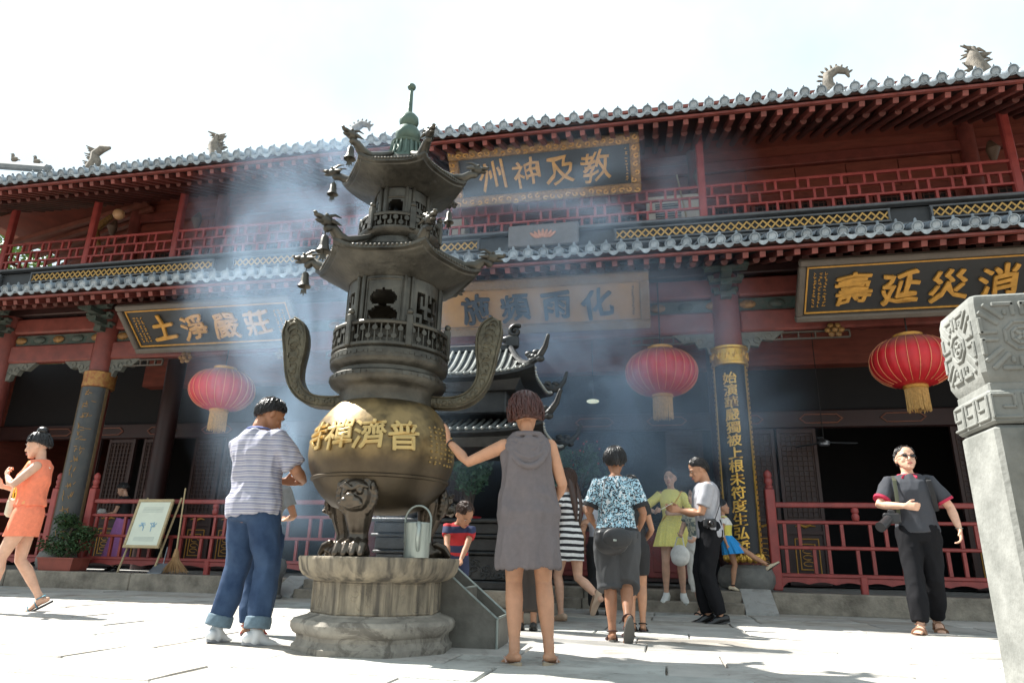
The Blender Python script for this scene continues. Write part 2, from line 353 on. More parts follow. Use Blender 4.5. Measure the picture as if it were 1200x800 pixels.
# bracket sets over the columns and scroll brackets under the beams
for x in COLS + [(-4.75 + 1.18) / 2, (1.18 + 6.95) / 2, (-10.55 - 4.75) / 2]:
    b = MB(); 
    for k in range(3):
        b.box((x, CY - .12 - .16 * k, 4.72 + .15 * k), (0.16, 0.42, 0.09)); b.box((x, CY - .16 - .16 * k, 4.80 + .15 * k), (0.34 + .16 * k, 0.12, 0.06))
        for s in (-1, 1): b.bbox((x + s * (.15 + .08 * k), CY - .16 - .16 * k, 4.86 + .15 * k), (0.11, 0.13, 0.07), .02)
    H('bracket_set', b, M_green)
def scroll(x, s):
    b = MB(); pts = [(0, 0), (0, -0.36), (0.10, -0.33), (0.14, -0.22), (0.26, -0.24), (0.32, -0.13), (0.48, -0.15), (0.60, -0.05), (0.66, 0.0)]
    b.prism([(x + s * (0.2 + px), 4.155 + pz) for px, pz in pts], CY - .05, CY + .05)
    for k, (cx, cz) in enumerate(((0.08, -.17), (0.24, -.13), (0.42, -.08))):
        b.tube([(x + s * (.2 + cx + .05 * math.cos(t)), CY - .055, 4.155 + cz + .05 * math.sin(t)) for t in np.linspace(0, 5, 9)], [.013] * 9, 6)
    H('scroll_bracket', b, mat('bracket_grey_green', (0.075, 0.085, 0.075), 0.7, col2=(0.16, 0.16, 0.14), scale=12))
for x in COLS: scroll(x, 1); scroll(x, -1)
# pale framed fretwork strips hanging under the beams
for x0, x1 in ((-0.35, 0.5), (1.75, 3.0), (-10.0, -9.2), (-5.8, -5.2)):
    b = MB()
    for z in (4.02, 4.13): b.box(((x0 + x1) / 2, CY - .02, z), (x1 - x0, 0.04, 0.022))
    for k in range(6): b.box((x0 + (x1 - x0) * k / 5, CY - .02, 4.075), (0.02, 0.04, 0.09))
    H('fret_strip', b, M_boardg)
# gallery ceiling and back wall
H('gallery_ceiling', MB().box((-3.5, 12.2, 5.02), (25, 2.2, 0.06)), M_maroon)
for k in range(9):
    H('ceiling_joist', MB().box((-13 + k * 2.4, 12.1, 4.90), (0.12, 2.0, 0.16)), M_maroon)
H('ground_floor_wall', MB().box((-3.5, 13.9, 4.1), (25, 0.2, 1.9)), M_shade)
H('inner_lintel', MB().bbox((-3.5, 13.72, 3.28), (25, 0.14, 0.34), .02), M_maroon)
for x in np.arange(-14.0, 7.5, 1.42):         # stretched hexagon mouldings on the lintel
    b = MB(); pts = [(-.38, 0), (-.28, .08), (.28, .08), (.38, 0), (.28, -.08), (-.28, -.08), (-.38, 0)]
    for p, q in zip(pts, pts[1:]): b.tube([(x + p[0], 13.63, 3.28 + p[1]), (x + q[0], 13.63, 3.28 + q[1])], [.013, .013], 6)
    H('lintel_moulding', b, mat('faded_moulding', (0.22, 0.09, 0.06), 0.6))
# door leaves: each with a lattice above and a panel below; some stand open
leaf_w = 0.72
def door_leaf(x, y, ang):
    root = H('door_leaf', MB().bbox((x, y, 1.70), (leaf_w - .02, 0.05, 2.85), .01), M_maroon if True else M_dark)
    fr = MB()
    for dx in (-.32, .32): fr.box((x + dx, y - .045, 1.7), (0.06, 0.045, 2.8))
    for z in (0.34, 1.20, 1.42, 3.05): fr.box((x, y - .046, z), (0.60, 0.043, 0.06))
    obj('leaf_frame', fr, mat('door_frame', (0.04, 0.014, 0.011), .5, var=.2), root)
    g = MB()
    for i in range(7): g.box((x - .27 + .09 * i, y - .04, 2.23), (0.014, 0.03, 1.56))
    for i in range(17): g.box((x, y - .042, 1.48 + .093 * i), (0.56, 0.03, 0.014))
    obj('lattice', g, mat('lattice_wood', (0.06, 0.03, 0.022), .6, var=.2), root)
    d = MB()
    for (cx, cz, w_, h_) in ((0, .78, .40, .62), (0, .78, .26, .44)):
        for p, q in (((-1, -1), (1, -1)), ((1, -1), (1, 1)), ((1, 1), (-1, 1)), ((-1, 1), (-1, -1))):
            d.tube([(x + cx + p[0] * w_ / 2, y - .036, cz + p[1] * h_ / 2), (x + cx + q[0] * w_ / 2, y - .036, cz + q[1] * h_ / 2)], [.011, .011], 6)
    for t in range(3): d.tube([(x - .09 + .18 * math.cos(a) * .5 + .09, y - .036, .66 + .11 * t + .04 * math.sin(a)) for a in np.linspace(0, 5.2, 8)], [.009] * 8, 5)
    obj('gilt_tracery', d, M_goldp, root)
    c_ = MB(); c_.tube([(x - .17, y - .05, 1.31), (x - .08, y - .05, 1.33), (x, y - .05, 1.30), (x + .08, y - .05, 1.33), (x + .17, y - .05, 1.31)], [.008, .02, .028, .02, .008], 8)
    obj('gilt_cloud', c_, M_goldp, root)
for lo, hi, skip in ((-13.6, -10.8, ()), (-10.3, -5.0, (3, 4)), (-4.5, 0.9, (1, 2, 3, 4, 5)), (1.45, 6.7, (2, 3, 4)), (7.1, 8.5, ())):
    n = int((hi - lo) / leaf_w); st = (hi - lo) / n
    for i in range(n):
        if i not in skip: door_leaf(lo + st * (i + .5), 13.75, 0)
H('interior_back_wall', MB().box((-3.5, 18, 2.6), (25, 0.2, 4.8)), M_shade)
H('interior_floor', MB().box((-3.5, 16.0, DZ + .01), (25, 4.0, 0.012)), M_shade)
H('interior_ceiling', MB().box((-3.5, 16.0, 5.02), (25, 4.0, 0.05)), M_shade)
H('left_end_wall', MB().box((-15.9, 14.5, 2.6), (0.2, 7, 4.9)), M_redd)
H('right_end_wall', MB().box((8.9, 14.5, 2.6), (0.2, 7, 4.9)), M_redd)

# ---- eaves: tiles, rafters, roof planes
SP = 0.232
XS = [-16.4 + SP * k for k in range(107)]
def eave(y, z, slope, depth, kind):
    th = math.atan(slope)
    cap_b = MB()
    ring = lambda r, yy: [(r * math.cos(a), yy, r * math.sin(a)) for a in np.linspace(0, 2 * PI, 17)[:-1]]
    cap_b.loft([ring(.030, -.028), ring(.045, -.034), ring(.052, -.030), ring(.058, -.022), ring(.066, -.038), ring(.076, -.036), ring(.076, 0.0), ring(.072, .20)])
    cap_b.ball((0, 0.05, .085), (.022, .022, .038), 8, 6)
    rme = shared(kind + '_round_tile', cap_b, M_tile, True)
    Hc('round_tile', rme, [(x + random.uniform(-.006, .006), y + random.uniform(-.006, .006), z + random.uniform(-.006, .006), (th, random.uniform(-.06, .06), random.uniform(-.04, .04))) for x in XS])
    dr = MB(); pts = [(-.115, .03), (-.085, -.015), (-.05, -.05), (0, -.085), (.05, -.05), (.085, -.015), (.115, .03), (.08, .012), (.04, -.008), (0, -.014), (-.04, -.008), (-.08, .012)]
    a = [(px, 0, pz) for px, pz in pts]; bk = [(px, .012, pz) for px, pz in pts]; far = [(px, .25, pz + .015) for px, pz in pts]
    for i in range(6):     # crescent plate as quads, with depth
        q = [i, i + 1, 11 - (i + 1) + (0 if i < 5 else 0), (12 - i) % 12]
    n = 12
    up = [(-.115 + .23 * i / 8, .03 - .045 * math.sin(PI * i / 8)) for i in range(9)]
    lo_ = [(-.115 + .23 * i / 8, .02 - .10 * math.sin(PI * i / 8) ** 1.2) for i in range(9)]
    vs = [(p[0], 0, p[1]) for p in up] + [(p[0], 0, p[1]) for p in lo_] + [(p[0], .02, p[1]) for p in up] + [(p[0], .02, p[1]) for p in lo_]
    fs = []
    for i in range(8): fs += [(i, i + 1, i + 10, i + 9), (i + 18, i + 27, i + 28, i + 19), (i, i + 18, i + 19, i + 1), (i + 9, i + 10, i + 28, i + 27)]
    dr.add(vs, fs)
    vs = [(p[0], 0.005, p[1] - .004) for p in up] + [(p[0], .3, p[1] - .004) for p in up]
    dr.add(vs, [(i, i + 1, i + 10, i + 9) for i in range(8)])
    dme = shared(kind + '_drip_tile', dr, M_tile, True)
    Hc('drip_tile', dme, [(x + SP / 2, y - .015, z - .045 + random.uniform(-.004, .004), (th * .7, 0, 0)) for x in XS[:-1]])
    # tile rows running up the roof, and the bed under them
    rb = MB()
    for x in XS:
        n_ = 6; r0 = []
        for yy in (0.19, depth):
            r0.append([(x + .075 * math.cos(a_), y + yy, z + slope * yy + .075 * math.sin(a_)) for a_ in np.linspace(0, PI, n_)])
        rb.loft(r0, cap=False, closed=False)
    H('tile_rows', rb, M_tile, smooth=True, kind='stuff')
    H('roof_bed', MB().add([(-16.5, y + .05, z - .03), (8.4, y + .05, z - .03), (8.4, y + depth, z - .03 + slope * (depth)), (-16.5, y + depth, z - .03 + slope * depth),
                            (-16.5, y + .05, z - .09), (8.4, y + .05, z - .09), (8.4, y + depth, z - .09 + slope * depth), (-16.5, y + depth, z - .09 + slope * depth)],
                           [(0, 1, 2, 3), (4, 7, 6, 5), (0, 4, 5, 1), (1, 5, 6, 2), (2, 6, 7, 3), (3, 7, 4, 0)]), mat('soffit_shade', (.045, .016, .012), .7, var=.3))  # shade under the eave is put into this dark soffit colour
    H('eave_batten', MB().box((-4.05, y + .10, z - .135), (24.9, 0.06, 0.035)), M_red)
    # flying rafters (square) and round rafters behind them
    L1 = 0.95
    fm = shared('flying_rafter', MB().box((0, L1 / 2, 0), (.078, L1, .078)), mat('rafter_paint', (.09, .022, .017), .6, col2=(.21, .05, .038), scale=11, rnd=.3))
    Hc('flying_rafter', fm, [(x + SP / 2, y + .14, z - .20, (th, 0, 0)) for x in XS])
    L2 = 1.5
    rm = shared('round_rafter', MB().tube([(0, 0, 0), (0, L2, 0)], [.052, .052], 10, round_=False), mat('inner_rafter_shade', (.05, .015, .012), .6, col2=(.13, .034, .026), scale=11, rnd=.3), True)  # darker copy of the rafter colour: shade deep under the eave painted in
    Hc('round_rafter', rm, [(x + SP / 2, y + .72, z - .20 + .72 * slope - .115, (th, 0, 0)) for x in XS])
eave(9.25, 5.02, 0.40, 1.55, 'lower')
eave(9.35, 7.40, 0.43, 8.2, 'upper')
# lower roof meets the balcony: parapet band with gilt lattice strips
H('balcony_band', MB().box((-4, 10.92, 5.83), (25, 0.14, 0.66)), mat('dark_band', (0.035, 0.04, 0.045), 0.6, var=.25))
H('band_coping', MB().bbox((-4, 10.86, 6.165), (25, 0.28, 0.05), .012), mat('grey_coping', (0.10, 0.11, 0.12), .6, var=.2))
H('band_coping', MB().bbox((-4, 10.83, 5.80), (25, 0.18, 0.045), .012), MATS['grey_coping'])
strips = [(-16.2, -13.4), (-12.6, -8.35), (-7.9, -4.9), (-4.4, -3.0), (-0.55, 3.78), (4.4, 8.3)]
for x0, x1 in strips:
    g = MB(); n = int((x1 - x0) / .125)
    for k in range(n):
        cx = x0 + (k + .5) * (x1 - x0) / n; 
        for s in (-1, 1): g.box((cx, 10.80 + .004 * s, 5.985), (.20, .014, .024), ry=s * math.radians(48))
    H('gilt_lattice', g, mat('gilt_lattice', (0.50, 0.31, 0.09), .5, metal=.2, var=.2))
    f = MB()
    for z in (5.885, 6.085): f.box(((x0 + x1) / 2, 10.80, z), (x1 - x0 + .05, .05, .028))
    for x in (x0, x1): f.box((x, 10.795, 5.985), (.03, .05, .19))
    H('strip_frame', f, MATS['grey_coping'])
b = MB().bbox((-1.8, 10.70, 6.03), (1.25, 0.10, 0.42), .02)
cp = H('raised_panel', b, mat('panel_grey', (0.16, 0.16, 0.17), .6, var=.15))
lo = MB()
for k in range(-3, 4): lo.ball((-1.8 + .055 * k, 10.635, 6.0 + .02 * abs(k) * 0 + .05 - .012 * abs(k)), (.028, .012, .085), 8, 6, rot=Matrix.Rotation(k * .28, 3, 'Y'))
obj('lotus_relief', lo, mat('lotus_pink', (0.50, 0.25, 0.18), .6, var=.2), cp, smooth=True).matrix_parent_inverse = Matrix.Identity(4)

# ---- balcony
H('balcony_floor', MB().box((-4, 11.6, 6.15), (25, 1.5, 0.06)), M_maroon)
POSTS = [-13.68, -11.55, -9.45, -4.55, 0.95, 5.77, 8.2]
pm = shared('balcony_post', MB().bbox((0, 0, 7.05), (0.13, 0.13, 1.75), .02), M_redb)
Hc('balcony_post', pm, [(x, 10.98, 0) for x in POSTS])
RY = 10.95
pk = {r: shared('baluster', MB().box((0, 0, 0), (.042, .042, .182)), M_redb) for r in (0,)}
pe = [-16.2] + POSTS
for a, b_ in zip(pe, pe[1:]):
    rail = H('balcony_railing', MB().bbox(((a + b_) / 2, RY, 6.865), (b_ - a - .135, .065, .05), .012), M_redb)
    for z in (6.25, 6.455, 6.66):
        obj('rail', MB().box(((a + b_) / 2, RY, z), (b_ - a - .137, .045, .036 if z > 6.3 else .09)), M_redb, rail)
    L_ = b_ - a - .13; per = 0.50; n = max(1, round(L_ / per)); per = L_ / n
    for r_, z in enumerate((6.355, 6.557, 6.755)):
        for k in range(n):
            for dx in (-.085, .085):
                xx = a + .065 + per * (k + (.5 if r_ % 2 else 0.02)) + dx
                if a + .09 < xx < b_ - .09:
                    o = bpy.data.objects.new('baluster', pk[0]); C.objects.link(o); o.parent = rail; o.location = (xx, RY, z)
# hanging blossom brackets beside the upper posts
for x in POSTS[1:-1]:
    b = MB().tube([(x, 11.5, 7.55), (x, 11.45, 7.4), (x, 11.5, 7.2)], [.05, .11, .04], 10, ref=(1, 0, 0)); H('hanging_bracket', b, mat('bracket_brown', (.10, .06, .04), .6, var=.3), smooth=True)
# balcony wall: boards, lintels, lattice windows
WY = 12.25
bw = H('upper_wall', MB().box((-2.0, WY + .12, 7.5), (19.6, 0.10, 2.7)), M_redd)
for x in np.arange(-11.6, 7.8, 0.9):
    H('wall_board', MB().box((x + .44, WY + .045, 7.55), (0.885, 0.04, 0.62)), M_redd)
for z, h in ((7.22, .12), (8.0, .22), (6.35, .14)): H('wall_rail', MB().bbox((-2.0, WY, z), (19.6, .12, h), .015), M_red)
for x in (-11.7, -9.45, -4.55, 0.95, 5.77): H('wall_post', MB().lathe([(.14, 6.18), (.14, 8.4)], 16, (x, WY - .02)), M_red, smooth=True)
bays = [(-11.4, -9.65), (-9.2, -4.8), (-4.3, 0.7), (1.2, 5.5), (6.0, 7.7)]
for a, b_ in bays:
    n = max(2, round((b_ - a) / .72)); st = (b_ - a) / n
    for i in range(n):
        cx = a + st * (i + .5)
        wd = H('lattice_window', MB().box((cx, WY + .03, 6.80), (st - .05, .03, .70)), M_shade)
        f = MB()
        for s in (-1, 1): f.box((cx + s * (st / 2 - .05), WY - .01, 6.80), (.07, .05, .72)); f.box((cx, WY - .012, 6.80 + s * .335), (st - .10, .045, .06))
        obj('frame', f, M_red, wd)
        g = MB()
        for k in range(6): g.box((cx - (st / 2 - .13) + (st - .26) * k / 5, WY + .005, 6.80), (.016, .02, .62))
        for k in range(7): g.box((cx, WY + .003, 6.53 + .09 * k), (st - .18, .02, .014))
        obj('lattice', g, mat('window_lattice', (.09, .035, .028), .6, var=.2), wd)
H('upper_ceiling', MB().box((-4, 12.2, 8.42), (25, 2.9, 0.06)), M_redd)
# side eave seen past the left end of the wall: boards fanning to the corner
for k in range(16):
    a_ = -0.15 + k * 0.10
    H('side_rafter', MB().box((-12.9 - .02 * k, 11.9 + k * .26, 7.85 - .03 * k), (3.4, .10, .10), rz=-a_ * .35, ry=math.radians(-14)), mat('side_rafter_paint', (.20, .07, .05), .5, var=.25))
H('side_soffit', MB().box((-12.9, 14.2, 8.12), (3.6, 6, .03), ry=math.radians(-14)), M_redd)
H('corner_brace', MB().tube([(-11.8, 11.6, 7.75), (-12.05, 11.5, 7.4), (-11.85, 11.5, 7.0)], [.06, .10, .05], 10), M_goldd, smooth=True)
H('round_lamp', MB().ball((-11.2, 11.2, 7.55), .12, 16, 10), mat('lamp_globe', (.55, .33, .18), .4), smooth=True)
# left return of the balcony railing
lr = H('balcony_railing', MB().box((-14.4, 13.4, 6.865), (.06, 5, .05)), M_redb)
for z in (6.25, 6.455, 6.66): obj('rail', MB().box((-14.4, 13.4, z), (.045, 5, .036)), M_redb, lr)
for k in range(18):
    o = bpy.data.objects.new('baluster', pk[0]); C.objects.link(o); o.parent = lr; o.location = (-14.4, 11.1 + k * .27, (6.355, 6.557, 6.755)[k % 3])
# back half of the roof so the hall is a closed building
yr, zr = 9.35 + 8.2, 7.40 + .43 * 8.2
H('roof_back', MB().add([(-16.5, yr, zr), (8.4, yr, zr), (8.4, yr + 8, zr - 3.4), (-16.5, yr + 8, zr - 3.4), (-16.5, yr, zr - .1), (8.4, yr, zr - .1), (8.4, yr + 8, zr - 3.5), (-16.5, yr + 8, zr - 3.5)],
    [(0, 1, 2, 3), (4, 7, 6, 5), (0, 4, 5, 1), (1, 5, 6, 2), (2, 6, 7, 3), (3, 7, 4, 0)]), M_tiled)
H('roof_ridge', MB().bbox((-4, yr, zr + .25), (24.8, .35, .7), .08), M_tiled)
H('hall_body', MB().box((-2.0, 18.3, 6.4), (19.6, 9.6, 4.2)), M_redd)
# ridge beasts: curled dragon fins on hanging ridges close to the eave
def hang_ridge(x, y0=10.3, y1=14.5):
    z0 = 7.40 + .43 * (y0 - 9.35) + .10; z1 = 7.40 + .43 * (y1 - 9.35) + .10
    b = MB(); b.tube([(x, y0, z0), (x, y1, z1)], [(.11, .13), (.11, .13)], 8, round_=False); b.box((x, y0 + .02, z0 + .02), (.5, .34, .12))
    return H('hanging_ridge', b, M_tiled), z0
def beast(x, kind):
    r, z0 = hang_ridge(x); y = 10.38; z0 += .06; b = MB(); cx = x
    if kind == 'curl':     # curled fish-dragon tail
        pts = [(cx + .18, y, z0), (cx + .02, y, z0 + .10), (cx - .12, y, z0 + .26), (cx - .10, y, z0 + .46), (cx + .06, y, z0 + .56), (cx + .20, y, z0 + .50), (cx + .22, y, z0 + .40)]
        b.tube(pts, [.12, .12, .10, .085, .07, .05, .02], 10)
        for i, a_ in enumerate(np.linspace(3.6, 0.6, 11)): b.ball((cx + .03 + .27 * math.cos(a_), y, z0 + .33 + .30 * math.sin(a_)), (.055, .02, .02), 6, 4, rot=Matrix.Rotation(-a_, 3, 'Y'))
    elif kind == 'tall':
        b.tube([(cx, y, z0), (cx + .04, y, z0 + .22), (cx - .05, y, z0 + .44), (cx - .02, y, z0 + .66)], [.15, .13, .12, .05], 10)
        rq = random.Random(int(x * 10))
        for k in range(34): dz = rq.uniform(.0, .70); a_ = rq.choice((-1, 1)); e = .15 - dz * .08; b.tube([(cx + a_ * e * .6, y, z0 + dz), (cx + a_ * (e + rq.uniform(.03, .10)), y + rq.uniform(-.1, .1), z0 + dz + rq.uniform(-.04, .08))], [.035, .010], 6)
    else:                  # standing dragon facing right
        b.tube([(cx - .16, y, z0 + .06), (cx - .04, y, z0 + .14), (cx + .0, y, z0 + .30), (cx - .04, y, z0 + .42), (cx + .08, y, z0 + .50), (cx + .22, y, z0 + .50)], [.10, .13, .10, .08, .075, .03], 10)
        for k in range(6): b.ball((cx - .13 - .03 * math.sin(k), y, z0 + .12 + .075 * k), (.07, .02, .022), 6, 4, rot=Matrix.Rotation(.5, 3, 'Y'))
        b.ball((cx + .05, y, z0 + .08), (.20, .1, .10), 8, 6)
    if kind == 'dragon':
        for k in range(12): b.tube([(cx - .05 + .03 * math.sin(k), y, z0 + .06 + .04 * k), (cx - .20 - .03 * (k % 3), y, z0 + .10 + .045 * k)], [.03, .008], 5)
        b.v = [(x + (vx - x) * 1.25, vy, z0 + (vz - z0) * 1.35) for vx, vy, vz in b.v]
        b.bbox((x, y, z0 + .04), (.5, .3, .16), .03)
    o = obj('ridge_beast', b, M_carved, r, smooth=True)
beast(-11.25, 'dragon'); beast(-8.42, 'tall'); beast(-5.35, 'curl'); beast(3.15, 'curl'); beast(5.28, 'tall')
rb_ = MB()
p0, p1 = Vector((-15.2, 10.4, 8.88)), Vector((-12.2, 10.2, 8.17))
rb_.tube([p0, (p0 + p1) / 2 - Vector((0, 0, .04)), p1], [(.09, .10)] * 3, 8)
hr = H('hip_ridge', rb_, M_tiled)
for k, t in enumerate((.18, .42, .66, .88)):
    p = p0.lerp(p1, t) + Vector((0, 0, .08)); b = MB()
    b.ball(p + Vector((0, 0, .06)), (.09, .05, .06), 8, 6); b.tube([p + Vector((-.04, 0, .08)), p + Vector((-.08, 0, .19)), p + Vector((-.13, 0, .20))], [.04, .03, .012], 7); b.tube([p + Vector((.05, 0, .06)), p + Vector((.15, 0, .02))], [.03, .012], 6)
    obj('ridge_bird', b, M_carved, hr, smooth=True)
# ------------------------------------------------------------------ plaques
def plaque(label, X0, X1, yb, zb, yt, zt, chars, style, side=True, hidden_from=None):
    wd = X1 - X0; hg = math.hypot(yb - yt, zt - zb); tilt = math.atan2(yb - yt, zt - zb)
    r = thing('name_plaque', label, 'plaque', ((X0 + X1) / 2, yb, zb), rx=tilt, group=None)
    fm, pm_, cm, bw_ = {'black': (M_boardg, M_board, M_goldp, .10), 'ochre': (mat('frame_brown_carved', (.16, .10, .06), .6, col2=(.28, .19, .11), scale=30, bump=.008), M_ochre, M_inkblue, .15), 'gilt': (M_goldd, M_board, M_goldp, .17)}[style]
    obj('panel', MB().box((0, 0.03, hg / 2), (wd - .06, .05, hg - .06)), pm_, r)
    for s, (c, d) in enumerate((((0, -.01, bw_ / 2), (wd, .12, bw_)), ((0, -.01, hg - bw_ / 2), (wd, .12, bw_)), ((-wd / 2 + bw_ / 2, -.012, hg / 2), (bw_, .115, hg - 2 * bw_)), ((wd / 2 - bw_ / 2, -.012, hg / 2), (bw_, .115, hg - 2 * bw_)))):
        fr = obj('frame', MB().bbox(c, d, .02), fm, r)
        if style == 'gilt':           # carved dragons and clouds standing off the frame
            q = MB(); n = int(max(d[0], d[2]) / .13)
            for k in range(n):
                t = (k + .5) / n - .5; cx = c[0] + (t * d[0] if d[0] > d[2] else random.uniform(-.03, .03)); cz = c[2] + (t * d[2] if d[2] > d[0] else random.uniform(-.03, .03))
                a0 = random.random() * 6; q.tube([(cx + .05 * math.cos(a0 + u) * (1 - u / 8), -.085, cz + .04 * math.sin(a0 + u) * (1 - u / 8)) for u in np.linspace(0, 4.5, 7)], [.016] * 7, 5)
            obj('carving', q, mat('gilt_carving', (.55, .30, .08), .5, metal=.3, var=.3, scale=20), fr)
    if style == 'black':
        for c, d in (((0, -.005, bw_ + .035), (wd - 2 * bw_ - .05, .02, .022)), ((0, -.005, hg - bw_ - .035), (wd - 2 * bw_ - .05, .02, .022)), ((-wd / 2 + bw_ + .035, -.005, hg / 2), (.022, .02, hg - 2 * bw_ - .095)), ((wd / 2 - bw_ - .035, -.005, hg / 2), (.022, .02, hg - 2 * bw_ - .095))):
            obj('gold_line', MB().box(c, d), M_goldp, r)
    if style == 'ochre':
        for c, d in (((0, -.06, bw_ - .01), (wd - 2 * bw_ + .04, .03, .03)), ((0, -.06, hg - bw_ + .01), (wd - 2 * bw_ + .04, .03, .03))): obj('inner_bead', MB().bbox(c, d, .008), M_goldd, r)
    sz = {'black': hg * .42, 'ochre': hg * .43, 'gilt': hg * .42}[style]
    ch = min(sz, wd / 6.5)
    span = wd * .55
    for k, t in enumerate(chars):
        me = glyph(t, ch * 1.18, .016, 0.0, {'black': .020, 'ochre': .020, 'gilt': .008}[style], .034)
        o = obj('character', me, cm, r, loc=(-span / 2 + span * k / (len(chars) - 1), -.02, hg * .50 + random.uniform(-.02, .02)))
        o.rotation_euler = (0, random.uniform(-.06, .06), 0); o.scale = (1.05, 1, random.uniform(.98, 1.1))
        me.materials.clear(); me.materials.append(cm)
    if side:
        for sx in ((-1, 1) if style == 'black' else (1,)):      # columns of small writing too fine to read: rows of short strokes
            q = MB(); rr = random.Random(int(abs(X0) * 7))
            for col_ in range(3 if style == 'black' else 1):
                for k in range(int(hg * .55 / .05)):
                    cx = sx * (wd * (.43 if sx < 0 else .43)) - .075 * col_ * sx; cz = hg * .24 + k * .052
                    for s in range(3): q.box((cx + rr.uniform(-.014, .014), -.003, cz + rr.uniform(-.014, .014)), (.028, .012, .007), ry=rr.choice((0, 1.5, .7, -.6)))
            obj('small_inscription', q, cm, r)
    return r
plaque('black plaque with four gold characters hanging at the left bay', -9.36, -5.95, 10.45, 4.12, 9.72, 4.78, '土淨嚴莊', 'black')
plaque('ochre plaque with four dark blue characters over the entrance', -3.62, -0.02, 10.45, 4.17, 9.80, 4.86, '施頻雨化', 'ochre')
plaque('black plaque with four gold characters hanging at the right bay', 2.12, 5.55, 10.45, 4.15, 9.72, 4.84, '壽延災消', 'black')
plaque('blue black plaque in a carved gilt frame above the balcony railing', -3.42, -0.08, 10.72, 6.74, 10.02, 7.47, '州神及教', 'gilt')
# gilt rosettes where the plaques rest on the beam
for x in (2.75, -8.6, 5.1, -6.6):
    b = MB(); [b.ball((x + .10 * math.cos(a), 10.78, 4.10 + .08 * math.sin(a)), (.05, .03, .045), 7, 5) for a in np.linspace(0, 2 * PI, 7)[:-1]]; b.ball((x, 10.76, 4.10), (.05, .04, .05), 8, 6)
    H('gilt_rosette', b, M_goldd, smooth=True)

# ------------------------------------------------------------------ couplet boards on the columns
def couplet(x, text, label, bright, z0=.66, z1=3.58, a_c=-PI / 2):
    g = M_gold if bright else mat('tarnished_gilt', (.30, .17, .06), .55, metal=.25, var=.3, scale=18)
    r = thing('couplet_board', label, 'couplet board', (x, CY, z0), group='couplet boards on the front columns')
    R0 = 0.262; half = 1.15; h = z1 - z0
    arc = [a_c - half + 2 * half * k / 20 for k in range(21)]
    def shell(r0, r1, a, za, zb):
        return MB().loft([[(rr * math.cos(t), rr * math.sin(t), z) for t, rr in [(t, r1) for t in a] + [(t, r0) for t in a[::-1]]] for z in (za, zb)])
    obj('board', shell(R0 - .02, R0, arc, 0.08, h), M_black, r, smooth=True)
    for s in (-1, 1):
        aa = [a_c + s * half - .13 + .26 * k / 4 for k in range(5)]
        e = obj('border', shell(R0 - .02, R0 + .014, aa, .08, h), g, r, smooth=True)
        q = MB()
        for k in range(38):
            z = .12 + (h - .16) * k / 37; t = a_c + s * half; q.ball(((R0 + .016) * math.cos(t), (R0 + .016) * math.sin(t), z), (.014, .014, .016), 6, 4)
        obj('fret_studs', q, mat('border_dark', (.06, .04, .02), .5), e)
    band = obj('gilt_band', MB().lathe([(.25, h), (.285, h + .015), (.29, h + .05), (.275, h + .06), (.282, h + .17), (.275, h + .26), (.295, h + .275), (.295, h + .31), (.25, h + .32)], 32), g if bright else mat('dull_gilt_band', (.42, .25, .07), .5, metal=.4, col2=(.25, .07, .03), scale=14), r, smooth=True)
    q = MB()
    for k in range(14):
        t = 2 * PI * k / 14
        q.tube([(.288 * math.cos(t + u * .05), .288 * math.sin(t + u * .05), h + .165 + .05 * math.sin(u * 1.3)) for u in np.linspace(-2.4, 2.4, 8)], [.012] * 8, 5)
    obj('band_relief', q, g, band)
    q = MB()
    for k in range(26):
        t = a_c - half + 2 * half * k / 25; q.ball(((R0 + .02) * math.cos(t), (R0 + .02) * math.sin(t), .05 + .02 * math.sin(k * 1.9)), (.04, .04, .055), 7, 5)
    obj('gilt_skirt', q, g, r, smooth=True)
    n = len(text); st = (h - .22) / n
    for k, t in enumerate(text):
        me = glyph(t, st * 1.0, .004, 0.0, .020, .010).copy()
        v = np.zeros(len(me.vertices) * 3); me.vertices.foreach_get('co', v); v = v.reshape(-1, 3)
        th = a_c + v[:, 0] * 1.12 / R0; rr = R0 + .006 - v[:, 1]
        v2 = np.stack([rr * np.cos(th), rr * np.sin(th), v[:, 2]], 1); me.vertices.foreach_set('co', v2.ravel()); me.update()
        me.materials.clear(); me.materials.append(g)
        obj('character', me, g, r, loc=(0, 0, h - .12 - st * (k + .5)))
    return r
couplet(1.18, '始演華嚴獨被上根未符度生弘誓', 'gold lettered black couplet board on the column behind the girl in blue skirt', True, a_c=-PI / 2 - .17)
couplet(-10.55, '曰', 'tarnished black couplet board on the leaning column beside the bonsai', False, a_c=-PI / 2 + .35) if False else None
